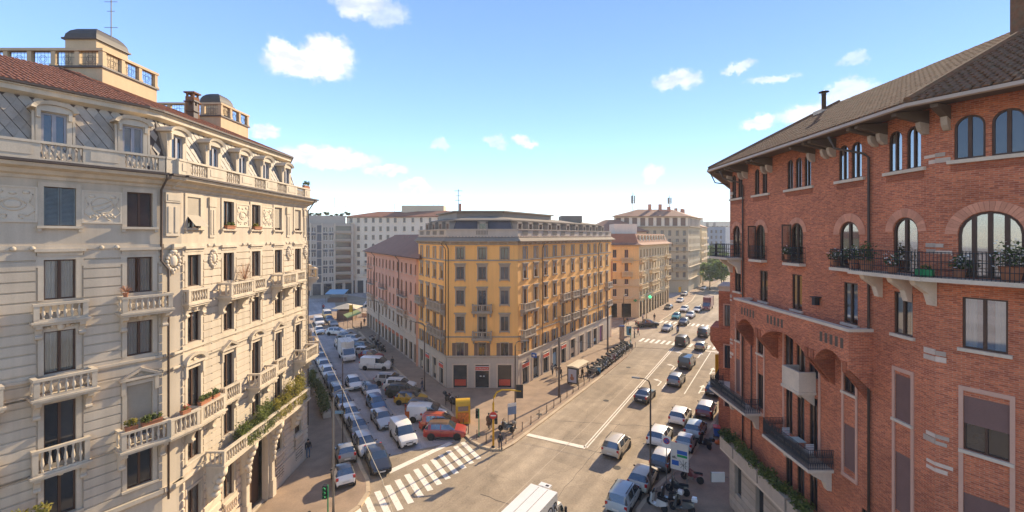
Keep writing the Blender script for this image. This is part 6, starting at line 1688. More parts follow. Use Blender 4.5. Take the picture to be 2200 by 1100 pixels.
for u0, u1, z in ((0.3, 3.5, 14.4), (0.2, 3.6, 10.9), (0.2, 6.2, 7.6), (10, 15, 14.4), (10, 18, 10.9), (10, 18, 7.6), (27, 32, 14.4), (27, 32, 10.9), (27, 32, 7.6)): balcony(b2, F2b, u0, u1, z, 0.8, 0.95, near=False, m='beige')
closed(b2, B2P, 18.8, 'beige', (0, 1))
e2_, r2_ = inset(B2P, -1.0), inset(B2P, 1.2)
mb = MB()
for q in quads_between(e2_, 18.7, inset(B2P, 0.3), 19.3) + quads_between(inset(B2P, 0.3), 19.3, r2_, 21.6): mb.poly(q)
mb.poly([(*p_, 21.6) for p_ in r2_]); put('mansard', mb.mesh('mansard', S['proof']), b2, T(0, 0, 0))
for i in range(10):
    d_ = put('dormer', MB().box(2.2 + 2.9 * i, 3.6 + 2.9 * i, 0.5, 1.6, 19.4, 21.2).mesh('dormer', S['beige']), b2, F2b); put('pane', box_mesh('pane', 2.5 + 2.9 * i, 3.3 + 2.9 * i, 0.47, 0.5, 19.7, 21.0, S['glassf']), d_, F2b)
put('roof_room', box_mesh('roof_room', 27, 33, 118, 124, 21.6, 24.2, S['white']), b2, T(0, 0, 0))
gc = thing('pharmacy_cross', 'lit green pharmacy cross on the arcaded corner house', 'sign', F2b @ T(5.2, -1.4, 5.0), 'green pharmacy crosses')
put('cross', MB().box(-0.1, 0.1, -0.42, 0.42, -0.15, 0.15).box(-0.1, 0.1, -0.15, 0.15, 0.15, 0.42).box(-0.1, 0.1, -0.15, 0.15, -0.42, -0.15).mesh('cross', S['lit_green']), gc); put('arm', MB().box(-0.05, 0.05, 0.6, 1.4, -0.04, 0.04).mesh('arm', S['galv']), gc)
gc = thing('pharmacy_cross', 'dimmer green pharmacy sign on the front of the arcaded corner house', 'sign', F2a @ T(13.4, -0.15, 4.6), 'green pharmacy crosses')
put('cross', MB().box(-0.4, 0.4, -0.1, 0.1, -0.14, 0.14).box(-0.14, 0.14, -0.1, 0.1, -0.4, -0.14).box(-0.14, 0.14, -0.1, 0.1, 0.14, 0.4).mesh('cross', S['green']), gc)
# tall grey-beige house
b3 = thing('tall_beige_house', 'tall grey-beige apartment house with roof masts at the far bend', 'building', T(62, 165, 0))
B3P = [(38, 166), (65.5, 166), (80, 190), (55, 205)]
F3a, F3b = FR(38, 166, 1, 0), FR(65.5, 166, 14.5, 24)
r3 = [(5.6 + 3.1 * k, 2.0, 1.1, dict(fw=0.1)) for k in range(6)]
block(b3, F3a, 27.5, 24.5, [12.2, 15.0, 17.8, 20.6, 23.4, 26.0], r3, 'beige2'); block(b3, F3b, 28.0, 24.5, [2 + 3.0 * i for i in range(9)], r3, 'beige2')
for F, W in ((F3a, 27.5), (F3b, 28.0)):
    put('attic', box_mesh('attic', 0, W, 0.1, 0.3, 24.5, 28.2, S['white']), b3, F)
    for i in range(9): put('shutter', cached('b3s', lambda: box_mesh('shutter', -0.9, 0.9, 0.06, 0.10, 24.8, 27.8, S['shutbrown'])), b3, F @ T(1.6 + 3.0 * i, 0, 0))
    for zz in (24.3, 15.2, 9.2, 4.6, 28.0): cornice(b3, F, W, zz, [(0.2, 0), (0.7, 0.15), (0.7, 0.35)], 'beige2', 'string_course')
for z in (11.6, 17.8, 8.3): balcony(b3, F3a, 21.5, 27.0, z, 0.9, 0.95, near=False, m='beige2')
closed(b3, B3P, 28.0, 'beige2', (0, 1)); b3r = hip(b3, B3P, 28.3, 0.9, 7.0, 3.0, 'proof')
def mast(x, y, z, h):
    m = MB(); m.tube([(x, y, z), (x, y, z + h)], 0.10, 6)
    for k in range(3): a = k * 2.1; m.box(x + 0.6 * math.cos(a) - 0.2, x + 0.6 * math.cos(a) + 0.2, y + 0.6 * math.sin(a) - 0.15, y + 0.6 * math.sin(a) + 0.15, z + h * 0.45, z + h * 0.85); m.tube([(x, y, z + h * 0.6), (x + 0.6 * math.cos(a), y + 0.6 * math.sin(a), z + h * 0.6)], 0.05, 4)
    put('phone_mast', m.mesh('phone_mast', S['galv']), b3, T(0, 0, 0))
mast(46, 170, 30, 7.5); mast(62, 176, 31, 6.0)
for x, y in ((53, 172), (57, 172), (66, 180), (70, 184), (72, 188), (60, 171)): put('chimney', box_mesh('chimney', x - 0.5, x + 0.5, y - 0.5, y + 0.5, 29, 33.2 if x < 58 else 32.2, S['brick_trim']), b3, T(0, 0, 0))
# dark roofed house behind the ochre one
b5 = thing('brown_roofed_house', 'house with a broad brown hipped roof behind the ochre corner house', 'building', T(38, 160, 0))
B5P = [(27, 158), (47.5, 158), (46, 180), (28, 180)]
block(b5, FR(27, 158, 1, 0), 20.5, 22.5, [2 + 3 * i for i in range(7)], [(19.5, 1.8, 1.1, {}), (16.2, 1.8, 1.1, {}), (12.9, 1.8, 1.1, {})], 'beige2')
closed(b5, B5P, 22.5, 'beige2', (0,)); hip(b5, B5P, 22.6, 0.9, 7.5, 4.4, 'proof')
# far houses and trees at the end of the road
b4 = thing('far_blue_house', 'pale blue-grey house far down the main road', 'building', T(110, 250, 0))
B4P = [(101, 247), (118, 247), (128, 262), (105, 270)]
block(b4, FR(101, 247, 1, 0), 17, 26, [1.5 + 2.6 * i for i in range(6)], [(4 + 3.1 * k, 1.7, 1.1, {}) for k in range(7)], 'blueside'); closed(b4, B4P, 26, 'blueside', (0,)); put('roof', MB().pxy(B4P, 26, 26.3).mesh('roof', S['zinc']), b4, T(0, 0, 0))
for x in (104, 109, 113): put('chimney', box_mesh('chimney', x, x + 1, 250, 251, 26.2, 28.5, S['ygrey']), b4, T(0, 0, 0))
b6 = thing('far_tall_house', 'pale high house with roof terraces behind the far blue house', 'building', T(125, 290, 0))
block(b6, FR(112, 286, 1, 0), 32, 30, [1.5 + 3 * i for i in range(10)], [(4 + 3.1 * k, 1.7, 1.3, {}) for k in range(8)], 'white'); closed(b6, [(112, 286), (144, 286), (144, 300), (112, 300)], 30, 'white', (0,)); put('roof', MB().box(112, 144, 286, 300, 30, 30.3).box(116, 124, 290, 296, 30.3, 33).mesh('roof', S['white']), b6, T(0, 0, 0))
b7 = thing('far_balcony_house', 'far beige house with rows of white balconies between the tall house and the trees', 'building', T(90, 215, 0))
B7P = [(74, 198), (84, 198), (97, 222), (78, 228)]
F7 = FR(84, 198, 13, 24); block(b7, F7, 27, 25, [2 + 3 * i for i in range(8)], [(5 + 3.1 * k, 2, 1.2, {}) for k in range(6)], 'beige'); closed(b7, B7P, 25, 'beige', (1,)); hip(b7, B7P, 25.1, 0.6, 5, 2.5, 'proof')
for k in range(6):
    for i in range(4): put('balcony_front', cached('b7b', lambda: MB().box(0, 3.2, -1.0, -0.9, 0, 0.9).box(0, 3.2, -0.9, 0, -0.15, 0).mesh('balcony_front', S['white'])), b7, F7 @ T(1 + 6.4 * i, 0, 4.2 + 3.1 * k))
# distant roofline so the horizon is closed
for k, (x0, x1, y, h, m, lab) in enumerate(((-130, -78, 190, 20, 'beige', 'low beige row of houses far off left of the modern block'), (-20, 30, 200, 17, 'white', 'far pale house row hidden behind the yellow house roof'), (150, 230, 330, 20, 'beige2', 'far row of houses past the end of the main road'))):
    d_ = thing('far_row_house', lab, 'building', T((x0 + x1) / 2, y, 0))
    put('wall', box_mesh('wall', x0, x1, y, y + 14, 0, h, S[m]), d_, T(0, 0, 0))
    put('roof', MB().loft([[(x0, y - 0.5, h), (x1, y - 0.5, h), (x1, y + 14.5, h), (x0, y + 14.5, h)], [(x0 + 5, y + 6, h + 3), (x1 - 5, y + 6, h + 3), (x1 - 5, y + 8, h + 3), (x0 + 5, y + 8, h + 3)]]).mesh('roof', S['proof']), d_, T(0, 0, 0))
def tree(name, label, x, y, h, r, m, seed, group=None, per=150, size=0.32, clumps=22):
    o = thing(name, label, 'tree', T(x, y, 0), group)
    t = MB(); t.tube([(0, 0, 0), (0.05, 0, h * 0.25), (0.1, 0.05, h * 0.45), (0, 0, h * 0.75)], [0.22, 0.18, 0.13, 0.04], 7)
    rr = random.Random(seed)
    for i in range(6):
        a = rr.uniform(0, 6.28); t.tube([(0.08, 0, h * (0.35 + 0.05 * i)), (r * 0.6 * math.cos(a), r * 0.6 * math.sin(a), h * (0.5 + 0.06 * i))], [0.09, 0.03], 5)
    put('trunk', t.mesh('trunk', S['bark']), o)
    put('crown', crown_mesh('crown', (r, r, h * 0.36), clumps, per, size, S[m], seed, (0, 0, h * 0.64)), o)
tl = ['bright green tree at the far end of the main road beside the brick house', 'hazy green tree left of the bright tree at the end of the road', 'darker green tree behind the bright one at the road end', 'small round tree nearest the beige balcony house', 'tall grey-green tree farthest down the road']
for k, (x, y, h, r) in enumerate(((82.5, 176, 12.5, 4.4), (77.0, 174, 10.5, 3.2), (90, 190, 14, 5.2), (82, 192, 11, 3.8), (104, 228, 17, 6.5))): tree('street_tree', tl[k], x, y, h, r, 'leaff', 500 + k, 'trees at the end of the main road')
# ------------------------------------------------------------------ vehicles
# stations from nose to tail: x, underside, belt, roof, half width at belt, half width at roof ; roof == 0 means no cabin there
CARS = {
 'hatch': dict(L=4.0, r=0.31, wx=(0.78, 3.28), st=[(0, .36, .56, 0, .70, 0), (.08, .24, .68, 0, .79, 0), (.45, .19, .82, 0, .855, 0), (1.0, .19, .95, 0, .875, 0), (1.72, .19, .97, 1.44, .88, .60), (2.38, .19, .98, 1.50, .88, .62), (2.48, .19, .98, 1.50, .88, .62), (3.25, .19, 1.0, 1.46, .88, .60), (3.42, .19, 1.0, 1.43, .875, .60), (3.80, .24, 1.0, 0, .84, 0), (3.95, .28, .80, 0, .80, 0), (4.0, .40, .58, 0, .76, 0)], pil=(5, 7)),
 'suv': dict(L=4.35, r=0.35, wx=(0.85, 3.52), st=[(0, .42, .66, 0, .74, 0), (.08, .30, .82, 0, .84, 0), (.5, .25, .96, 0, .90, 0), (1.1, .25, 1.06, 0, .915, 0), (1.78, .25, 1.08, 1.56, .92, .66), (2.50, .25, 1.09, 1.63, .92, .68), (2.60, .25, 1.09, 1.63, .92, .68), (3.55, .25, 1.12, 1.60, .915, .66), (3.85, .25, 1.12, 1.56, .91, .66), (4.18, .30, 1.10, 0, .88, 0), (4.30, .34, .88, 0, .84, 0), (4.35, .46, .66, 0, .80, 0)], pil=(5, 7)),
 'sedan': dict(L=4.65, r=0.33, wx=(0.85, 3.70), st=[(0, .36, .56, 0, .70, 0), (.08, .22, .66, 0, .80, 0), (.6, .18, .80, 0, .88, 0), (1.35, .18, .92, 0, .90, 0), (2.05, .18, .94, 1.38, .90, .60), (2.65, .18, .95, 1.43, .90, .62), (2.75, .18, .95, 1.43, .90, .62), (3.35, .18, .97, 1.39, .90, .60), (3.95, .18, 1.0, 0, .88, 0), (4.45, .24, .98, 0, .84, 0), (4.60, .28, .80, 0, .80, 0), (4.65, .38, .60, 0, .76, 0)], pil=(5,)),
 'mini': dict(L=2.7, r=0.29, wx=(0.45, 2.30), st=[(0, .38, .60, 0, .66, 0), (.06, .24, .74, 0, .74, 0), (.35, .19, .90, 0, .79, 0), (.62, .19, .98, 0, .80, 0), (1.10, .19, 1.0, 1.46, .80, .58), (1.60, .19, 1.02, 1.54, .80, .60), (1.70, .19, 1.02, 1.54, .80, .60), (2.28, .19, 1.04, 1.50, .79, .58), (2.52, .26, 1.04, 0, .77, 0), (2.66, .30, .80, 0, .74, 0), (2.7, .42, .6, 0, .70, 0)], pil=(5, 6)),
 'mpv': dict(L=4.2, r=0.32, wx=(0.80, 3.42), st=[(0, .38, .60, 0, .72, 0), (.08, .24, .76, 0, .82, 0), (.42, .20, .92, 0, .875, 0), (.85, .20, 1.02, 0, .89, 0), (1.62, .20, 1.05, 1.60, .89, .64), (2.30, .20, 1.05, 1.68, .89, .67), (2.40, .20, 1.05, 1.68, .89, .67), (3.40, .20, 1.06, 1.65, .89, .66), (3.85, .22, 1.06, 1.60, .88, .65), (4.08, .26, 1.06, 0, .85, 0), (4.17, .30, .82, 0, .82, 0), (4.2, .42, .6, 0, .78, 0)], pil=(5, 7)),
 'van': dict(L=4.5, r=0.33, wx=(0.85, 3.60), st=[(0, .40, .62, 0, .74, 0), (.08, .26, .80, 0, .84, 0), (.5, .22, .96, 0, .90, 0), (.95, .22, 1.06, 0, .91, 0), (1.65, .22, 1.08, 1.74, .915, .70), (2.15, .22, 1.08, 1.84, .92, .74), (2.25, .22, 1.08, 1.84, .92, .76), (3.3, .22, 1.08, 1.84, .92, .77), (4.30, .24, 1.08, 1.82, .92, .77), (4.45, .26, 1.06, 0, .90, 0), (4.5, .34, .7, 0, .86, 0)], pil=(5, 6, 7)),
 'bigvan': dict(L=5.0, r=0.34, wx=(0.90, 4.0), st=[(0, .42, .66, 0, .78, 0), (.08, .28, .88, 0, .90, 0), (.5, .24, 1.04, 0, .96, 0), (.95, .24, 1.16, 0, .97, 0), (1.70, .24, 1.18, 1.88, .975, .78), (2.35, .24, 1.18, 1.98, .98, .82), (2.45, .24, 1.18, 1.98, .98, .83), (3.6, .24, 1.18, 1.98, .98, .84), (4.80, .24, 1.18, 1.96, .98, .84), (4.95, .28, 1.14, 0, .96, 0), (5.0, .36, .74, 0, .92, 0)], pil=(5, 6, 7)),
 'pickup': dict(L=5.2, r=0.38, wx=(0.95, 4.10), st=[(0, .46, .70, 0, .76, 0), (.08, .34, .90, 0, .88, 0), (.6, .30, 1.06, 0, .93, 0), (1.35, .30, 1.12, 0, .94, 0), (2.0, .30, 1.14, 1.70, .94, .68), (2.6, .30, 1.15, 1.76, .94, .70), (2.7, .30, 1.15, 1.76, .94, .70), (3.25, .30, 1.15, 1.72, .94, .68), (3.50, .30, 1.14, 0, .94, 0), (3.55, .30, 1.02, 0, .94, 0), (5.1, .32, 1.02, 0, .93, 0), (5.2, .44, .8, 0, .9, 0)], pil=(5,)),
}
import bmesh
def smooth_weld(me, ang=34):
    bm = bmesh.new(); bm.from_mesh(me); bmesh.ops.remove_doubles(bm, verts=bm.verts, dist=0.0008); bmesh.ops.recalc_face_normals(bm, faces=bm.faces); bm.to_mesh(me); bm.free()
    me.polygons.foreach_set('use_smooth', [True] * len(me.polygons)); me.set_sharp_from_angle(angle=R(ang)); return me
def car_meshes(kind):
    C = CARS[kind]; L = C['L']; st = C['st']
    parts = {k: MB() for k in ('body', 'roof', 'windscreen', 'rear_window', 'win_l', 'win_r')}
    rings = []
    for x, zb, zt, zr, w, wr in st:
        y = L / 2 - x
        cab = zr > 0
        if not cab: zr = zt + 0.045; wr = w * 0.80
        zm = zb + (zt - zb) * 0.45
        h = [(w * 0.90, zb), (w * 1.0, zm), (w * 0.985, zt - 0.06), (w * 0.95, zt), (wr + (0.02 if cab else 0), zr - (0.05 if cab else 0.01)), (wr * 0.86, zr), (0, zr + 0.02)]
        rings.append(([(p[0], y, p[1]) for p in h], [(-p[0], y, p[1]) for p in h], cab))
    for i in range(len(rings) - 1):
        (r0, l0, c0_), (r1, l1, c1_) = rings[i], rings[i + 1]
        for side, a, b in (('r', r0, r1), ('l', l0, l1)):
            for j in range(6):
                q = [a[j], b[j], b[j + 1], a[j + 1]]
                if side == 'l': q = q[::-1]
                tgt = 'body'
                if j == 3 and (c0_ or c1_) and i not in C['pil']: tgt = 'win_' + side
                if j == 3 and (c0_ or c1_) and kind in ('van', 'bigvan') and i >= 6: tgt = 'body'
                if j >= 4:
                    if c0_ and c1_: tgt = 'roof'
                    elif c1_: tgt = 'windscreen'
                    elif c0_: tgt = 'rear_window'
                parts[tgt].poly(q)
    for (r, l, _c) in (rings[0], rings[-1]): parts['body'].poly(r + l[::-1])
    b = parts['body']
    # dark wheel arches, sills and bumper strips (material 1)
    wd = max(s[4] for s in st)
    for wx in C['wx']:
        y = L / 2 - wx
        for sx in (-1, 1): b.lathe([(0.02, 0), (C['r'] + 0.06, 0), (C['r'] + 0.06, sx * 0.012), (0.02, sx * 0.012)], 14, (sx * (wd - 0.005), y, C['r'] + 0.01), 1, 'x')
    y0, y1 = L / 2 - C['wx'][1] + C['r'] + 0.1, L / 2 - C['wx'][0] - C['r'] - 0.1
    for sx in (-1, 1): b.box(sx * wd * 0.93 - 0.03, sx * wd * 0.93 + 0.03, y0, y1, st[3][1] - 0.02, st[3][1] + 0.10, 1)
    # shut lines, handles and grille
    for k_ in (3, 5, 7):
        if k_ < len(st) and kind != 'mini':
            yy = L / 2 - st[k_][0] - (0.12 if k_ == 3 else 0.05)
            for sx in (-1, 1):
                b.box(sx * wd * 0.997 - 0.004, sx * wd * 0.997 + 0.004, yy - 0.012, yy + 0.012, st[3][1] + 0.1, st[3][2] - 0.08, 1)
                if k_ > 3: b.box(sx * wd - 0.004, sx * wd + 0.018, yy + 0.08, yy + 0.26, st[3][2] - 0.16, st[3][2] - 0.12, 1)
    b.box(-st[1][4] * 0.42, st[1][4] * 0.42, L / 2 - 0.06, L / 2 + 0.012, st[0][2] - 0.02, st[0][2] + 0.07, 1)
    fw = st[1][4]
    b.box(-fw * 0.72, fw * 0.72, L / 2 - 0.03, L / 2 + 0.02, st[0][1] + 0.0, st[0][1] + 0.13, 1)
    b.box(-fw * 0.78, fw * 0.78, -L / 2 - 0.015, -L / 2 + 0.05, st[-1][1] - 0.10, st[-1][1] + 0.04, 1)
    if kind in ('suv', 'mpv'):
        for sx in (-1, 1): b.box(sx * 0.60 - 0.02, sx * 0.60 + 0.02, -L / 2 + 0.6, L / 2 - 1.9, st[5][3] + 0.02, st[5][3] + 0.06, 1)
    res = {}
    for k, mb in parts.items():
        if mb.v:
            if k in ('body', 'roof'): res[k] = smooth_weld(mb.mesh(k, [S['whitep'], S['plastic']], True))
            else: res[k] = mb.mesh(k, S['carglass'])
    zl = st[1][2]
    res['headlight'] = MB().pxz([(-0.17, -0.06), (0.14, -0.09), (0.18, 0.05), (-0.10, 0.06)], -0.10, 0.06).mesh('headlight', S['lamp_w'])
    res['tail'] = MB().box(-0.10, 0.10, -0.03, 0.12, -0.10, 0.14).mesh('tail_light', S['lamp_r'])
    res['plate'] = MB().box(-0.26, 0.26, -0.012, 0.012, -0.055, 0.055).mesh('number_plate', S['plate'])
    res['mirror'] = MB().blob((0, 0, 0), (0.11, 0.06, 0.075), 7).mesh('wing_mirror', S['plastic'], True)
    r = C['r']
    res['tyre'] = MB().lathe([(r * 0.62, -0.09), (r * 0.93, -0.10), (r, -0.07), (r, 0.07), (r * 0.93, 0.10), (r * 0.62, 0.09)], 18, axis='x').mesh('tyre', S['rubber'], True)
    rm = MB().lathe([(0.02, 0.07), (r * 0.18, 0.085), (r * 0.62, 0.075), (r * 0.62, -0.075), (r * 0.18, -0.085), (0.02, -0.07)], 14, axis='x')
    for k in range(5):
        a = k * 2 * math.pi / 5
        for sx in (-1, 1): rm.box(sx * 0.088 - 0.004, sx * 0.088 + 0.004, r * 0.4 * math.cos(a) - r * 0.09, r * 0.4 * math.cos(a) + r * 0.09, r * 0.4 * math.sin(a) - r * 0.09, r * 0.4 * math.sin(a) + r * 0.09, 1)
    res['rim'] = rm.mesh('rim', [S['rim'], S['plastic']])
    return res
NAMES = dict(hatch='hatchback', suv='parked_suv', sedan='sedan_car', mini='microcar', mpv='people_carrier', van='delivery_van', bigvan='panel_van', pickup='pickup_truck')
def car(kind, col, x, y, hx, hy, label, group, roof=None, z=0.012, detail=2, cat=None, bars=None):
    r = cached(('car', kind), lambda: car_meshes(kind)); C = CARS[kind]; L = C['L']; st = C['st']
    M = HD(x, y, hx, hy, z)
    nm = NAMES[kind] if kind != 'suv' else 'suv'
    o = thing(nm, label, cat or ('van' if 'van' in kind else 'pickup' if kind == 'pickup' else 'car'), M, group)
    b = put('body', r['body'], o); setmat(b, 0, paint(col))
    rf = put('roof', r['roof'], o); setmat(rf, 0, paint(roof or col))
    put('windscreen', r['windscreen'], o)
    if kind not in ('van', 'bigvan'): put('rear_window', r['rear_window'], o)
    else:
        rw = put('rear_door', r['rear_window'], o); setmat(rw, 0, paint(col))
    put('side_window', r['win_l'], o); put('side_window', r['win_r'], o)
    wd = max(s[4] for s in st)
    for wx in C['wx']:
        for sx in (-1, 1):
            W = M @ T(sx * (wd - 0.075), L / 2 - wx, C['r'])
            w_ = put('wheel', r['tyre'], o, W)
            if detail > 1: put('rim', r['rim'], w_, W)
    if detail > 0:
        for sx in (-1, 1):
            put('headlight', r['headlight'], o, M @ T(sx * st[1][4] * 0.74, L / 2 - st[1][0] - 0.03, st[1][2] - 0.08) @ Matrix.Scale(-sx, 4, (1, 0, 0)))
            put('tail_light', r['tail'], o, M @ T(sx * st[-2][4] * 0.90, -L / 2 + 0.06, st[-2][2] + 0.06))
            put('wing_mirror', r['mirror'], o, M @ T(sx * (wd + 0.09), L / 2 - st[3][0] - 0.35, st[3][2] + 0.06))
        put('number_plate', r['plate'], o, M @ T(0, L / 2 + 0.03, 0.47)); put('number_plate', r['plate'], o, M @ T(0, -L / 2 - 0.025, 0.62))
    return o, M
def box_truck(label, col, x, y, hx, hy, L=6.2, H=3.3, W=2.1, cabL=1.7, text=None, group=None, boxcol='white', cat='truck'):
    """x, y = centre of the front face of the cargo box"""
    M = HD(x, y, hx, hy, 0.012)
    o = thing('box_truck', label, cat, M, group)
    cb = put('cargo_box', MB().box(-W / 2, W / 2, -L, 0, 0.85, H).mesh('cargo_box', paint(boxcol)), o)
    tr = MB()
    for sx in (-1, 1):
        tr.box(sx * W / 2 - 0.05, sx * W / 2 + 0.05, -L - 0.02, -L + 0.08, 0.85, H + 0.01)
    tr.box(-W / 2, W / 2, -L - 0.03, -L + 0.05, H - 0.08, H + 0.012)
    put('edge_trim', tr.mesh('edge_trim', S['plastic']), o)
    for xx in (-W / 6, W / 6): put('roof_seam', box_mesh('roof_seam', xx - 0.015, xx + 0.015, -L + 0.1, -0.1, H, H + 0.012, S['galv']), o, M)
    put('chassis', MB().box(-0.45, 0.45, -L, 1.2, 0.45, 0.85).mesh('chassis', S['plastic']), o)
    cw = 0.98
    prof = [(0.05, 0.45), (cabL, 0.45), (cabL + 0.06, 0.75), (cabL, 1.10), (cabL - 0.28, 1.25), (cabL - 0.95, 2.22), (0.05, 2.32)]
    put('cab', MB().pyz(prof, -cw, cw).mesh('cab', paint(col)), o)
    put('windscreen', MB().loft([[(-cw * .92, cabL - 0.31, 1.30), (cw * .92, cabL - 0.31, 1.30), (cw * .86, cabL - 0.91, 2.18), (-cw * .86, cabL - 0.91, 2.18)], [(-cw * .92, cabL - 0.28, 1.31), (cw * .92, cabL - 0.28, 1.31), (cw * .86, cabL - 0.88, 2.19), (-cw * .86, cabL - 0.88, 2.19)]]).mesh('windscreen', S['carglass']), o)
    for sx in (-1, 1):
        put('side_window', MB().pyz([(0.25, 1.35), (cabL - 0.45, 1.35), (cabL - 0.92, 2.05), (0.25, 2.1)], sx * cw - 0.006, sx * cw + 0.006).mesh('side_window', S['carglass']), o)
        put('wing_mirror', MB().box(sx * (cw + 0.08), sx * (cw + 0.24), cabL - 0.62, cabL - 0.50, 1.35, 1.75).mesh('wing_mirror', S['plastic']), o)
        put('headlight', MB().box(sx * 0.72 - 0.16, sx * 0.72 + 0.16, cabL, cabL + 0.07, 0.78, 1.0).mesh('headlight', S['lamp_w']), o)
        for yy in (cabL - 0.75, -L + 1.3):
            Wm = M @ T(sx * (cw - 0.12), yy, 0.38)
            w_ = put('wheel', cached('ttyre', lambda: MB().lathe([(0.2, -0.11), (0.36, -0.11), (0.38, 0), (0.36, 0.11), (0.2, 0.11)], 16, axis='x').mesh('tyre', S['rubber'], True)), o, Wm)
            put('rim', cached('trim_', lambda: MB().lathe([(0.02, -0.09), (0.22, -0.1), (0.22, 0.1), (0.02, 0.09)], 12, axis='x').mesh('rim', S['rim'])), w_, Wm)
    put('roof_unit', MB().box(-0.5, 0.35, 0.1, 0.55, 2.3, H + 0.03).box(-0.02, 0.22, 0.2, 0.42, H + 0.03, H + 0.035, 1).mesh('roof_unit', [paint(boxcol), S['plastic']]), o)
    put('number_plate', MB().box(-0.26, 0.26, cabL + 0.06, cabL + 0.075, 0.55, 0.66).mesh('number_plate', S['plate']), o)
    if text:
        tm = text_mesh(text, 1.15, S['plastic'])
        put('lettering', tm, o, M @ T(W / 2 + 0.02, -2.15, 2.05) @ Matrix.Rotation(R(90), 4, 'Z'))
    return o
PL = 'cars parked along the brick house pavement'; MR = 'cars driving on the main road'; QS = 'cars queueing in the side street'; KL = 'cars parked along the left kerb of the side street'; AP = 'cars parked nose-in beside the pink and yellow houses'
f, t_ = dR, (-dR[0], -dR[1]); lf_, lt = dL, (-dL[0], -dL[1])
def gp(px, py): return ((px - 1100) * 21.0 / (py - 507), 20160.0 / (py - 507))   # pavement point seen at a photo pixel, in metres
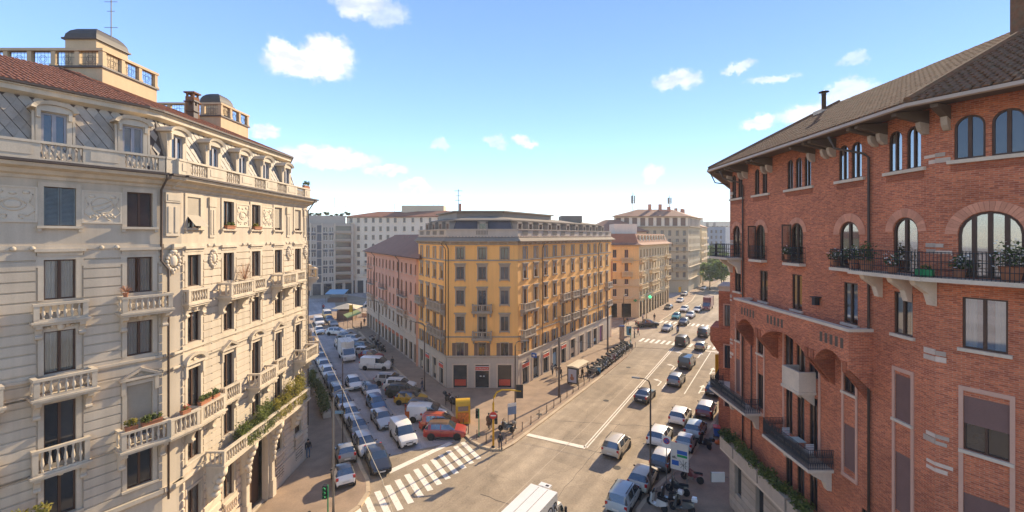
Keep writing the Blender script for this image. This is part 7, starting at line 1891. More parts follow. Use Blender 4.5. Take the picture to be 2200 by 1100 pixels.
TABLE = [
 ('mpv', 'beige', (10.25, 43.6), f, MR, None, 'cream compact people carrier driving away just past the stop line'),
 ('sedan', 'black', (17.15, 57.6), f, MR, None, 'black saloon braking with red lights beside the double white line'),
 ('suv', 'grey', (23.4, 63.6), f, MR, None, 'grey coupe-backed car between the turn arrows behind the black van'),
 ('bigvan', 'dark', (28.2, 72.0), f, MR, None, 'dark people van with glass roof in the middle lane'),
 ('bigvan', 'black', (32.9, 86.2), f, MR, None, 'black van standing on the nearer zebra crossing of the main road'),
 ('hatch', 'gold', (35.1, 83.0), f, MR, None, 'pale gold hatchback beside the black van at the zebra crossing'),
 ('bigvan', 'black', (40.3, 93.8), f, MR, None, 'black high van between the two far zebra crossings'),
 ('sedan', 'grey', (34.5, 99.4), t_, MR, None, 'grey saloon coming towards the nearer zebra crossing'),
 ('pickup', 'black', (31.3, 103.4), (1, 0.12), MR, None, 'dark pickup turning sideways across the junction'),
 ('suv', 'black', (40.8, 106.1), t_, MR, None, 'black car waiting on the farther zebra crossing'),
 ('hatch', 'teal', (41.9, 113.9), t_, MR, None, 'turquoise small car waiting behind the farther zebra crossing'),
 ('suv', 'silver', (46.0, 115.2), t_, MR, None, 'silver car waiting right of the turquoise car'),
 ('suv', 'white', (48.0, 124.4), t_, MR, None, 'white car second in the line behind the turquoise one'),
 ('sedan', 'silver', (51.6, 124.4), t_, MR, None, 'silver saloon in front of the maroon lorry'),
 ('sedan', 'dark', (45.0, 128.4), t_, MR, None, 'dark saloon along the far pavement by the arcades'),
 ('sedan', 'white', (53.4, 142.0), t_, MR, None, 'white saloon beyond the dark one by the far arcades'),
 ('hatch', 'white', (75.2, 175.3), t_, MR, None, 'tiny white car far up the main road'),
 ('suv', 'beige', (60.5, 157.0), t_, MR, None, 'beige car parked at the far end of the arcades'),
 ('mpv', 'lblue', (8.8, 35.0), f, PL, None, 'blue-grey people carrier at the lower edge next to the lamp post'),
 ('hatch', 'beige', (11.15, 37.9), f, PL, None, 'cream hatchback parked beside the tall lamp post'),
 ('hatch', 'dark', (13.95, 41.1), f, PL, 'silver', 'dark hatchback with grey roof in front of the map board'),
 ('suv', 'white', (15.15, 45.7), f, PL, None, 'white off-roader with red lights double-parked beside the pale blue car'),
 ('mini', 'lblue', (17.2, 44.2), f, PL, 'pale', 'pale blue small car right behind the no-parking sign'),
 ('hatch', 'lblue', (19.5, 47.5), f, PL, None, 'light blue-grey hatchback beside the black scooter'),
 ('suv', 'white', (19.1, 50.7), f, PL, None, 'white crossover double-parked past the white off-roader'),
 ('suv', 'dred', (22.9, 52.7), f, PL, 'silver', 'dark red off-roader with pale roof parked by the brick bay'),
 ('suv', 'black', (27.0, 59.6), f, PL, None, 'dark car half hidden beside the brick house balcony'),
 ('mini', 'grey', gp(741, 990), lf_, KL, None, 'tiny grey city car parked on the pavement, seen from behind'),
 ('mini', 'white', gp(737, 1038), lf_, KL, 'black', 'tiny white city car with black roof parked at the pavement nose'),
 ('sedan', 'black', (-12.35, 41.0), (0.46, -0.888), QS, None, 'black sports saloon first at the zebra crossing on the kerb side'),
 ('hatch', 'silver', gp(783, 966), lt, QS, None, 'silver hatchback directly behind the black sports saloon'),
 ('hatch', 'grey', gp(768, 928), lt, KL, None, 'grey hatchback third from the crossing along the left kerb'),
 ('hatch', 'pale', gp(752, 899), lt, KL, None, 'pale white hatchback fourth from the crossing along the left kerb'),
 ('hatch', 'white', gp(739, 877), lt, KL, 'black', 'white hatchback with dark roof parked near the lamp head'),
 ('mpv', 'grey', gp(726, 853), lt, KL, None, 'grey people carrier beside the end of the hedge planters'),
 ('hatch', 'dark', gp(714, 827), lt, KL, None, 'dark hatchback beside the middle hedge planter'),
 ('hatch', 'white', gp(705, 808), lt, KL, None, 'white hatchback two cars past the dark one by the hedge'),
 ('sedan', 'silver', gp(696, 792), lt, KL, None, 'silver saloon by the farthest hedge planter'),
 ('hatch', 'grey', gp(688, 777), lt, KL, None, 'grey-green hatchback partly behind the stone balcony corner'),
 ('hatch', 'silver', gp(681, 764), lt, KL, None, 'silver hatchback farthest along the left kerb'),
 ('van', 'white', gp(866, 946), lt, QS, None, 'white small delivery van first in the side street queue'),
 ('sedan', 'silver', gp(821, 909), lt, QS, None, 'silver saloon behind the white delivery van'),
 ('hatch', 'blue', gp(808, 876), lt, QS, None, 'blue hatchback between the silver saloon and the black-roofed white car'),
 ('suv', 'white', gp(797, 850), lt, QS, 'black', 'white crossover with black roof behind the blue hatchback'),
 ('hatch', 'white', gp(760, 832), lt, QS, None, 'white small car alone left of the queue'),
 ('suv', 'silver', gp(732, 747), lt, QS, None, 'silver off-roader behind the white box lorry'),
 ('hatch', 'white', gp(686, 716), lt, QS, None, 'white small car coming in from the square'),
 ('bigvan', 'white', gp(685, 698), lt, QS, None, 'white van behind the small car at the far end of the side street'),
 ('bigvan', 'taxi', gp(703, 683), lt, QS, 'white', 'yellow van parked at the edge of the square'),
 ('hatch', 'blue', gp(708, 692), lt, QS, None, 'light blue car in front of the yellow van'),
 ('sedan', 'dark', gp(716, 701), lt, QS, None, 'dark saloon next in line before the yellow van'),
 ('suv', 'red', (-6.97, 46.75), (1, 0.0), AP, 'brown', 'red crossover at the end of the row next to the zebra crossing'),
 ('mpv', 'orange', (-7.9, 48.75), (1, -0.05), AP, None, 'orange-red people carrier squeezed behind the red crossover'),
 ('van', 'white', (-9.75, 51.0), (1, -0.03), AP, None, 'white delivery van with orange tail parked nose-in'),
 ('hatch', 'brown', (-10.7, 53.6), (1, -0.08), AP, 'dark', 'dark brown car between the delivery van and the yellow car'),
 ('hatch', 'yellow', (-12.7, 56.2), (1, -0.05), AP, 'black', 'bright yellow car with black roof'),
 ('suv', 'green', (-14.3, 58.6), (1, -0.12), AP, None, 'dark green off-roader beside the yellow car'),
 ('suv', 'white', (-15.3, 60.9), (1, -0.12), AP, None, 'white off-roader with dark windows past the green one'),
 ('suv', 'silver', (-17.2, 63.3), (1, -0.1), AP, None, 'silver grey off-roader at the gap in the row'),
 ('bigvan', 'white', (-21.4, 70.6), (1, -0.1), AP, None, 'white panel van parked across the side street lane'),
 ('hatch', 'red', (-24.0, 76.2), (1, -0.2), AP, 'brown', 'red-brown car behind the white panel van'),
 ('hatch', 'white', (-26.0, 78.9), (1, -0.2), AP, None, 'white car beyond the red-brown one'),
 ('suv', 'green', (-27.2, 82.0), (1, -0.25), AP, None, 'dark green car third past the white panel van'),
 ('hatch', 'silver', (-29.3, 84.8), (1, -0.25), AP, None, 'silver car beside the box lorry roof'),
 ('suv', 'beige', (-31.0, 88.0), (1, -0.25), AP, None, 'beige car in the dense row by the pink house'),
 ('sedan', 'grey', (-33.4, 91.2), (1, -0.25), AP, None, 'grey saloon in the dense row by the pink house'),
 ('suv', 'white', (-37.2, 95.0), (1, -0.1), AP, None, 'white crossover sticking out at the far end of the row'),
 ('sedan', 'dark', (-64.5, 133.5), (1, 0.05), 'cars in the square', None, 'dark car crossing the square in front of the modern block'),
 ('suv', 'silver', (-41.8, 133.0), (1, 0.05), 'cars in the square', None, 'silver car half hidden by the pink house in the square'),
]
for kind, col, (x, y), (hx, hy), grp, roof, lab in TABLE:
    d = math.hypot(x, y)
    o, M = car(kind, col, x, y, hx, hy, lab, grp, roof, z=0.145 if 'pavement' in lab and kind == 'mini' else 0.012, detail=2 if d < 75 else 1 if d < 120 else 0)
    if 'orange tail' in lab:
        put('orange_panel', MB().box(-0.86, 0.86, -2.27, -2.24, 0.55, 1.55).box(-0.925, -0.915, -2.2, -1.75, 0.4, 1.3).box(0.915, 0.925, -2.2, -1.75, 0.4, 1.3).mesh('orange_panel', S['orange']), o)
        put('logo', MB().lathe([(0.01, 0), (0.14, 0), (0.14, 0.012), (0.01, 0.012)], 12, (0.925, -0.4, 1.0), 0, 'x').mesh('logo', S['redsign']), o)
    if 'glass roof' in lab: setmat([c for c in o.children if c.name.startswith('roof')][0], 0, S['carglass'])
box_truck('white box lorry with black lettering on its side at the lower edge', 'white', 2.25, 31.4, *dR, text='CONOR')
box_truck('white box lorry standing in the side street queue', 'white', gp(747, 775)[0], gp(747, 775)[1], *lt, L=3.8, H=3.2, cabL=1.6)
box_truck('maroon high-sided lorry coming down the far main road', 'maroon', 55.2, 126.5, *t_, L=5.0, H=3.6, boxcol='maroon')
# ------------------------------------------------------------------ motorbikes
def bike_meshes(kind):
    r = {}
    R_ = 0.28 if kind == 'scooter' else 0.31
    r['R'] = R_
    r['wheel'] = MB().lathe([(R_ * 0.55, -0.05), (R_ * 0.95, -0.06), (R_, 0), (R_ * 0.95, 0.06), (R_ * 0.55, 0.05)], 14, axis='x').lathe([(0.02, -0.03), (R_ * 0.56, -0.03), (R_ * 0.56, 0.03), (0.02, 0.03)], 8, m=1, axis='x').mesh('wheel', [S['rubber'], S['rim']])
    b = MB()
    if kind == 'scooter':
        b.loft([[(-.16, 0.62, .30), (.16, 0.62, .30), (.20, 0.52, 1.0), (-.20, 0.52, 1.0)], [(-.20, 0.45, .25), (.20, 0.45, .25), (.17, 0.40, 1.02), (-.17, 0.40, 1.02)]])
        b.box(-.19, .19, -0.15, 0.46, 0.22, 0.34)
        b.loft([[(-.17, 0.05, .30), (.17, 0.05, .30), (.15, 0.0, .74), (-.15, 0.0, .74)], [(-.22, -0.35, .32), (.22, -0.35, .32), (.18, -0.35, .80), (-.18, -0.35, .80)], [(-.12, -0.82, .55), (.12, -0.82, .55), (.09, -0.82, .78), (-.09, -0.82, .78)]])
    else:
        b.loft([[(-.10, 0.52, .62), (.10, 0.52, .62), (.12, 0.50, 1.0), (-.12, 0.50, 1.0)], [(-.20, 0.30, .45), (.20, 0.30, .45), (.17, 0.28, 1.02), (-.17, 0.28, 1.02)], [(-.17, -0.15, .40), (.17, -0.15, .40), (.12, -0.15, .82), (-.12, -0.15, .82)], [(-.08, -0.80, .72), (.08, -0.80, .72), (.08, -0.80, .88), (-.08, -0.80, .88)]])
        b.box(-.18, .18, -0.12, 0.30, 0.22, 0.48, 1)
    r['body'] = b.mesh('body', [S['plastic'], S['galv']])
    r['seat'] = MB().loft([[(-.13, 0.02, .78), (.13, 0.02, .78), (.10, 0.02, .84), (-.10, 0.02, .84)], [(-.17, -0.4, .80), (.17, -0.4, .80), (.14, -0.4, .90), (-.14, -0.4, .90)], [(-.11, -0.78, .84), (.11, -0.78, .84), (.09, -0.78, .93), (-.09, -0.78, .93)]]).mesh('seat', S['rubber'])
    r['fork'] = MB().tube([(-.09, 0.68, R_), (-.08, 0.47, .95)], 0.03, 5).tube([(.09, 0.68, R_), (.08, 0.47, .95)], 0.03, 5).mesh('fork', S['galv'])
    hb = MB().tube([(-.36, 0.30, 1.06), (-.15, 0.42, 1.02), (.15, 0.42, 1.02), (.36, 0.30, 1.06)], 0.022, 5)
    for sx in (-1, 1): hb.tube([(sx * .27, 0.36, 1.05), (sx * .34, 0.38, 1.24)], 0.012, 4); hb.blob((sx * .36, 0.38, 1.27), (.07, .02, .05), 6)
    r['handlebar'] = hb.mesh('handlebar', S['plastic'])
    r['lamp'] = MB().blob((0, 0.60, .88), (.10, .08, .10), 8).mesh('headlight', S['lamp_w'])
    r['screen'] = MB().loft([[(-.17, 0.50, .98), (.17, 0.50, .98), (.12, 0.38, 1.36), (-.12, 0.38, 1.36)], [(-.17, 0.48, .98), (.17, 0.48, .98), (.12, 0.36, 1.36), (-.12, 0.36, 1.36)]]).mesh('windshield', S['carglass'])
    r['box'] = MB().loft([[(-.2, -1.02, .92), (.2, -1.02, .92), (.2, -.64, .92), (-.2, -.64, .92)], [(-.21, -1.05, 1.08), (.21, -1.05, 1.08), (.21, -.62, 1.08), (-.21, -.62, 1.08)], [(-.15, -1.0, 1.22), (.15, -1.0, 1.22), (.15, -.68, 1.22), (-.15, -.68, 1.22)]]).mesh('top_box', S['plastic'])
    return r
def bike(x, y, hx, hy, label, group, kind='scooter', col='black', box=False, lean=8, z=KH + 0.012, screen=True, boxm='plastic'):
    r = cached(('bike', kind), lambda: bike_meshes(kind)); 
    M = HD(x, y, hx, hy, z) @ Matrix.Rotation(R(lean), 4, 'Y')
    o = thing('scooter' if kind == 'scooter' else 'motorbike', label, 'scooter' if kind == 'scooter' else 'motorbike', M, group)
    b = put('body', r['body'], o); setmat(b, 0, paint(col))
    put('seat', r['seat'], o); put('fork', r['fork'], o); put('handlebar', r['handlebar'], o); put('headlight', r['lamp'], o)
    for yy in (0.68, -0.62): put('wheel', r['wheel'], o, M @ T(0, yy, r['R']))
    if screen: put('windshield', r['screen'], o)
    if box: q = put('top_box', r['box'], o); setmat(q, 0, S[boxm] if boxm in S else paint(boxm))
    return o
GR = 'scooters parked in a row along the main road kerb'
ords = ['first', 'second', 'third', 'fourth', 'fifth', 'sixth', 'seventh', 'eighth', 'ninth', 'tenth', 'eleventh', 'twelfth', 'thirteenth', 'fourteenth', 'fifteenth', 'sixteenth', 'seventeenth', 'eighteenth']
cols = ['grey', 'black', 'silver', 'black', 'blue', 'dark', 'black', 'grey', 'maroon', 'silver', 'black', 'dark', 'grey', 'black', 'silver', 'dark', 'green', 'black']
words = dict(grey='grey', black='black', silver='silver', blue='blue', dark='dark grey', maroon='maroon', green='dark green')
for i in range(18):
    t = i / 17; x, y = 12.3 + 9.4 * t, 67.4 + 16.4 * t
    kd = 'scooter' if i % 3 else 'motor'; bx = i % 2 == 0
    bike(x + rnd.uniform(-.1, .1), y + rnd.uniform(-.1, .1), 0.85 + rnd.uniform(-.15, .15), -0.45 + rnd.uniform(-.15, .15), '%s %s%s, %s from the bus shelter in the kerbside row' % (words[cols[i]], 'scooter' if kd == 'scooter' else 'motorbike', ' with top box' if bx else '', ords[i]), GR, kd, cols[i], bx)
bike(22.0, 84.6, 0.8, -0.5, 'bright green hire bike at the far end of the kerbside row', GR, 'scooter', 'teal', False)
bike(-6.9, 54.8, 0.55, -0.8, 'black big scooter with white panel beside the yellow collection bin', 'dark scooters on the island pavement', 'scooter', 'black')
bike(-7.9, 56.0, 0.6, -0.8, 'black motorbike behind the scooter near the yellow collection bin', 'dark scooters on the island pavement', 'motor', 'black', True)
bike(-0.6, 47.6, -0.9, 0.35, 'black motorbike with grey top box beside the yellow signal post', 'dark scooters on the island pavement', 'motor', 'black', True, boxm='galv')
bike(19.0, 44.2, -0.35, 0.95, 'black scooter alone by the kerb near the blue trolley', 'motorbikes on the brick house pavement', 'scooter', 'black', True)
bike(15.3, 37.9, -0.75, 0.55, 'dark motorbike with red seat cover under the map board', 'motorbikes on the brick house pavement', 'motor', 'dred', False)
bike(13.4, 36.1, -0.8, 0.5, 'black big motorbike with grey seat below the map board posts', 'motorbikes on the brick house pavement', 'motor', 'black', False)
bike(12.3, 35.0, -0.75, 0.6, 'dark scooter with a pale helmet box by the lamp post foot', 'motorbikes on the brick house pavement', 'scooter', 'black', True, boxm='whitep')
bike(11.1, 34.2, -0.6, 0.8, 'grey-green scooter at the kerb nearest the lower edge', 'motorbikes on the brick house pavement', 'scooter', 'silver', False)
bike(12.9, 33.8, -0.9, 0.4, 'white-boxed scooter at the lower edge of the brick pavement', 'motorbikes on the brick house pavement', 'scooter', 'dark', True, boxm='lamp_w')
bike(36.0, 97.0, -0.53, -0.848, 'motorcyclist scooter riding towards the nearer zebra crossing', None, 'scooter', 'blue', False, 0, 0.012)
bike(-14.2, 31.8, 0.5, -0.8, 'dark scooter beside the lower-edge pedestrian signal', None, 'scooter', 'black', False)
for k in range(5): bike(-23.2 - 1.15 * k, 80.6 + 2.0 * k, 0.7, -0.7, 'dark scooter, %s from the tall lamp in front of the pink house shops' % ords[k], 'scooters by the pink house', 'scooter', ('black', 'grey', 'black', 'dark', 'silver')[k])
# ------------------------------------------------------------------ people
def body_mesh(name, joints, edges, radii, cloth):
    me = bpy.data.meshes.new('skel'); me.from_pydata(joints, edges, [])
    o = bpy.data.objects.new('skel', me); COL.objects.link(o)
    md = o.modifiers.new('skin', 'SKIN'); md.use_smooth_shade = True
    for i, sv in enumerate(me.skin_vertices[0].data):
        sv.radius = (radii[i], radii[i] * (0.72 if i in (0, 1, 2) else 1.0)); sv.use_root = i == 0
    ss = o.modifiers.new('sub', 'SUBSURF'); ss.levels = 1; ss.render_levels = 1
    bpy.context.view_layer.update()
    dg = bpy.context.evaluated_depsgraph_get()
    res = bpy.data.meshes.new_from_object(o.evaluated_get(dg))
    COL.objects.unlink(o); bpy.data.objects.remove(o)
    res.materials.clear()
    for m in ('jacket', 'trousers', 'skin', 'shoes'): res.materials.append(S['skin'])
    coat = cloth
    for p in res.polygons:
        z = p.center.z; x = abs(p.center.x)
        p.material_index = 3 if z < 0.09 else 1 if z < coat and x < 0.30 else 2 if z > 1.50 else 0
        if p.center.z < 0.86 and x > 0.21: p.material_index = 2
    return res
def pose(step, arm):
    J = [(0, 0, .95), (0, 0.01, 1.18), (0, 0, 1.40), (0, 0.01, 1.50), (0, 0.03, 1.60), (0, 0.04, 1.70),
         (-.10, 0, .90), (-.11, step * .5, .50), (-.11, step * .75, .08), (-.11, step * .75 + .14, .04),
         (.10, 0, .90), (.11, -step * .3, .50), (.11, -step * .9, .10), (.11, -step * .9 + .13, .04),
         (-.19, 0, 1.40), (-.25, -arm * .4, 1.14), (-.25, -arm * .2 + .08, .90), (-.25, -arm * .1 + .12, .80),
         (.19, 0, 1.40), (.25, arm * .3, 1.14), (.25, arm * .6 + .06, .92), (.25, arm * .7 + .10, .82)]
    E = [(0, 1), (1, 2), (2, 3), (3, 4), (4, 5), (0, 6), (6, 7), (7, 8), (8, 9), (0, 10), (10, 11), (11, 12), (12, 13), (2, 14), (14, 15), (15, 16), (16, 17), (2, 18), (18, 19), (19, 20), (20, 21)]
    Rr = [.15, .15, .17, .06, .085, .09, .10, .075, .05, .045, .10, .075, .05, .045, .075, .055, .045, .035, .075, .055, .045, .035]
    return J, E, Rr
hair_me = MB().blob((0, 0.02, 1.70), (.105, .115, .10), 10).mesh('hair', S['hair'], True)
CLOTH = dict(black=(.022, .022, .025), navy=(.03, .04, .075), brown=(.13, .065, .035), grey=(.16, .16, .17), white=(.6, .58, .55), red=(.35, .05, .04), jeans=(.07, .11, .19), tan=(.32, .22, .13))
CM = {k: mat('cloth_' + k, v, 0.85, 0.12, 4, 0) for k, v in CLOTH.items()}
def person(x, y, hx, hy, label, jacket, trousers, walk=0.0, z=KH + 0.012, coat=0.98, extra=None, group='people in the street'):
    key = ('pose', walk, coat)
    me = cached(key, lambda: body_mesh('person', *pose(walk, 0.25 if walk else 0.05), coat))
    M = HD(x, y, hx, hy, z) @ Matrix.Scale(rnd.uniform(0.97, 1.03), 4)
    o = put('person', me, None, M); tag(o, label, 'person', group)
    for i, m in enumerate((CM[jacket], CM[trousers], S['skin'], S['rubber'])): setmat(o, i, m)
    put('hair', hair_me, o, M)
    if extra == 'bag': put('bag', MB().box(.24, .36, 0.0, .3, .45, .82).mesh('bag', S['yel']), o, M)
    if extra == 'coat': c_ = put('coat', MB().lathe([(.30, .50), (.24, .8), (.19, 1.0), (.21, 1.3)], 10).mesh('coat', CM['brown'], True), o, M)
    return o
person(*gp(662, 986), 0.6, -0.8, 'person in black jacket and blue jeans on the pavement by the cream house', 'black', 'jeans', 0.0)
person(-1.15, 43.55, 0.3, -0.95, 'person in dark clothes waiting at the kerb by the yellow signal post', 'black', 'navy', 0.0, 0.145)
person(*gp(1050, 925), 0.2, 0.9, 'person in a long brown coat and hat behind the no-entry sign', 'brown', 'black', 0.3, extra='coat')
person(*gp(1058, 925), -0.2, 0.9, 'person in dark jacket beside the one in the long brown coat', 'navy', 'black', 0.3)
person(*gp(1187, 808), 0.4, 0.9, 'person in grey top walking in front of the yellow house shops', 'grey', 'navy', 0.3)
person(*gp(1196, 812), 0.4, 0.9, 'person in brown jacket walking next to the one in grey by the shops', 'brown', 'white', 0.3)
person(*gp(1204, 817), 0.3, -0.9, 'person in black carrying a yellow bag beside the wooden pole', 'black', 'black', 0.3, extra='bag')
person(*gp(907, 843), -0.95, -0.2, 'person in dark blue walking in the shade past the shop windows', 'navy', 'jeans', 0.3)
person(*gp(843, 792), -0.2, -0.9, 'person in black standing at the nose of the white panel van', 'black', 'black', 0.0)
person(*gp(1251, 817), 0.5, -0.8, 'person in black leaning at the bus shelter', 'black', 'black', 0.2)
for k, (px, py, j, tr, lab) in enumerate(((1363, 728, 'grey', 'black', 'person in grey waiting at the far zebra kerb'), (1371, 722, 'red', 'navy', 'person in red jacket waiting at the far zebra kerb'), (1342, 698, 'tan', 'black', 'person in tan crossing near the arcades'),
      (1348, 699, 'black', 'tan', 'person in black crossing next to the one in tan'), (1406, 690, 'black', 'black', 'person in black on the far pavement by the pharmacy'), (1381, 690, 'white', 'navy', 'person in white on the far corner by the pharmacy'),
      (806, 741, 'white', 'jeans', 'person in white shirt under the trees by the pink house'), (803, 744, 'black', 'white', 'person in black and white next to the white shirt by the pink house'), (776, 708, 'black', 'black', 'person in black walking before the green awning'), (783, 700, 'navy', 'black', 'person in blue behind the one in black by the awning'), (692, 667, 'black', 'navy', 'person in black crossing the square'), (695, 668, 'red', 'black', 'person in red crossing the square'), (778, 671, 'black', 'black', 'person by the kiosk terrace in the square'))):
    person(*gp(px, py), rnd.uniform(-1, 1), rnd.uniform(-1, 1), lab, j, tr, (0.0, 0.3)[k % 2])
person(36.02, 96.9, -0.53, -0.848, 'rider in dark clothes on the blue scooter', 'black', 'grey', 0.0, 0.30)
# ------------------------------------------------------------------ signals, lamps, signs
def lamp_post(x, y, h, ax, ay, label, m='brownpole', r=0.085):
    M = T(x, y, KH)
    o = thing('street_lamp', label, 'street lamp', M, 'street lamps')
    put('post', MB().tube([(0, 0, 0), (0, 0, 1.2), (0, 0, h - 0.5), (ax * 0.15, ay * 0.15, h - 0.12), (ax * 0.5, ay * 0.5, h), (ax, ay, h + 0.02)], [r * 1.3, r, r * 0.75, r * 0.6, r * 0.5, r * 0.5], 8).mesh('post', S[m], True), o)
    put('base', MB().lathe([(0.2, 0), (0.2, 0.06), (r * 1.3, 0.12)], 10).mesh('base', S[m]), o)
    q = MB(); l = math.hypot(ax, ay); ux, uy = ax / l, ay / l
    q.loft([[(ax + ux * s - uy * w, ay + uy * s + ux * w, h - 0.02 + dz) for w, dz in ((-0.13, 0), (0.13, 0), (0.09, 0.1), (-0.09, 0.1))] for s in (0.0, 0.62)])
    put('lamp_head', q.mesh('lamp_head', S['galv']), o)
    return o
lamp_post(11.0, 35.5, 9.45, -0.75, 0.35, 'dark street lamp beside the cream hatchback in front of the brick house')
lamp_post(0.35, 48.6, 9.4, 0.85, 0.2, 'dark street lamp behind the yellow signal mast on the island')
lamp_post(-13.35, 33.4, 9.3, 0.75, 0.3, 'grey street lamp on the left pavement beside the white microcar', 'galv')
lamp_post(*gp(912, 842), 9.2, -1.6, 0.5, 'tall twin-wire lamp in front of the yellow house left side')
lamp_post(*gp(814, 755), 9.0, -1.4, 0.6, 'lamp post near the pink house orange shop signs')
lamp_post(*gp(1340, 733), 9.0, 0.5, 0.8, 'far street lamp by the advertising pillar', 'brownpole')
lamp_post(33.6, 111.5, 7.6, 0.6, -0.9, 'slim lamp at the corner of the arcaded house', 'galv')
def pole(name, label, x, y, h, r, m='brownpole'):
    o = thing(name, label, 'pole', T(x, y, KH)); put('shaft', MB().lathe([(r * 1.15, 0), (r, 0.3), (r * 0.8, h), (0.02, h + 0.05)], 9).mesh('shaft', S[m], True), o)
    put('cap', MB().lathe([(r * 1.1, h * 0.93), (r * 1.1, h * 0.97)], 9).mesh('cap', S['galv']), o)
pole('wire_pole', 'thick brown pole on the pavement before the bus shelter', 6.1, 57.9, 7.7, 0.14)
pole('wire_pole', 'brown pole among the parked scooters', 16.6, 77.5, 9.5, 0.16)
pole('wire_pole', 'dark pole at the left kerb with the blue sign', -16.9, 44.6, 8.7, 0.06)
sg = thing('street_sign', 'small pale blue street sign on the dark pole at the left kerb', 'sign', T(-16.9, 44.6, 3.3)); put('panel', MB().box(-0.75, 0.1, -0.09, -0.06, 0, 0.3).mesh('panel', S['bluecanvas']), sg); put('bracket', MB().box(-0.08, 0.08, -0.1, 0.08, 0.1, 0.18).mesh('bracket', S['galv']), sg)
# yellow mast-arm signal
ms_ = thing('traffic_signal_mast', 'yellow curved signal mast reaching over the road at the island nose', 'traffic light', T(-1.85, 44.2, KH))
put('mast', MB().tube([(0, 0, 0), (0, 0, 4.3), (0.06, 0, 4.9), (0.35, 0.05, 5.4), (0.85, 0.1, 5.62), (1.6, 0.15, 5.6), (2.75, 0.2, 5.45)], [.11, .10, .09, .085, .08, .075, .07], 9).mesh('mast', S['yel'], True), ms_)
put('base', MB().lathe([(0.2, 0), (0.2, 0.08), (0.12, 0.15)], 10).mesh('base', S['plastic']), ms_)
put('back_board', MB().box(2.25, 2.95, 0.18, 0.22, 4.75, 6.1).mesh('back_board', S['plastic']), ms_)
sh_ = put('signal_head', MB().box(2.45, 2.75, 0.22, 0.48, 4.95, 5.9).mesh('signal_head', S['plastic']), ms_)
put('side_signal', MB().box(0.14, 0.42, -0.12, 0.14, 2.3, 3.2).box(0.16, 0.4, -0.3, -0.12, 2.9, 2.95).box(0.16, 0.4, -0.3, -0.12, 2.6, 2.65).mesh('side_signal', S['plastic']), ms_)
ne = thing('no_entry_sign', 'round red no-entry sign on the yellow mast', 'sign', T(-1.85, 44.05, KH))
put('disc', MB().lathe([(0.01, -0.03), (0.36, -0.03), (0.36, 0.0), (0.01, 0.0)], 20, (0, -0.05, 3.2), 0, 'y').mesh('disc', S['red']), ne); put('bar', MB().box(-0.26, 0.26, -0.095, -0.08, 3.14, 3.26).mesh('bar', S['whitep']), ne)
def ped_signal(x, y, label, lit=None, h=2.9):
    o = thing('pedestrian_signal', label, 'traffic light', T(x, y, KH), 'pedestrian signals')
    put('post', MB().tube([(0, 0, 0), (0, 0, h)], 0.05, 7).mesh('post', S['green']), o); put('base', MB().lathe([(0.14, 0), (0.14, 0.06), (0.05, 0.1)], 8).mesh('base', S['plastic']), o)
    put('signal_head', MB().box(-0.34, -0.06, -0.14, 0.14, h - 0.95, h).mesh('signal_head', S['plastic']), o)
    for k in range(3): put('visor', MB().loft([[(-0.2 + 0.11 * math.cos(a), -0.14, h - 0.16 - 0.3 * k + 0.11 * math.sin(a)) for a in [i * math.pi / 4 for i in range(8)]], [(-0.2 + 0.11 * math.cos(a), -0.30, h - 0.16 - 0.3 * k + 0.11 * math.sin(a)) for a in [i * math.pi / 4 for i in range(8)]]], caps=False).mesh('visor', S['green'] if lit else S['plastic']), o)
ped_signal(*gp(1029, 941), 'slim signal post beside the yellow collection bin')
ped_signal(-13.35, 32.4, 'signal post with green visors at the lower left pavement nose', True, 2.8)
ped_signal(23.0, 86.5, 'signal post at the far corner of the scooter row', None, 3.0)
sg = thing('information_sign', 'blue and white two-legged information sign next to the island lamp', 'sign', HD(0.0, 48.3, -0.4, 0.9, KH))
for sx in (-0.45, 0.45): put('leg', MB().tube([(sx, 0, 0), (sx, 0, 2.0)], 0.035, 6).mesh('leg', S['galv']), sg)
put('panel', MB().box(-0.5, 0.5, -0.03, 0.03, 1.6, 2.8).mesh('panel', mat('faded_blue_print', (0.16, 0.24, 0.40), 0.5, 0.2, 3, 0.1)), sg); put('panel_top', MB().box(-0.5, 0.5, -0.04, -0.03, 2.45, 2.8).mesh('panel_top', S['whitep']), sg)
bn = thing('collection_bin', 'yellow clothes collection bin with rounded lid on the island', 'bin', FR(-5.5, 50.0, 0.95, 0.15, KH) @ Matrix.Scale(1.22, 4))
prof = [(-0.6, 0.1), (0.6, 0.1), (0.6, 1.7)] + [(0.6 * math.cos(R(15 * i)), 1.7 + 0.5 * math.sin(R(15 * i))) for i in range(1, 12)] + [(-0.6, 1.7)]
put('body', MB().pyz(prof, -0.65, 0.65).mesh('body', S['yel']), bn); put('hatch', MB().box(-0.45, 0.45, -0.66, -0.6, 1.3, 1.7).mesh('hatch', S['galv']), bn); put('poster', MB().box(-0.5, 0.5, -0.62, -0.6, 0.3, 1.15).mesh('poster', mat('orange_red_print', (0.62, 0.20, 0.03), 0.6, 0.5, 4, 0.3, 6)), bn)
for sx in (-0.5, 0.5): put('foot', MB().box(sx - 0.06, sx + 0.06, -0.5, 0.5, 0, 0.1).mesh('foot', S['plastic']), bn)
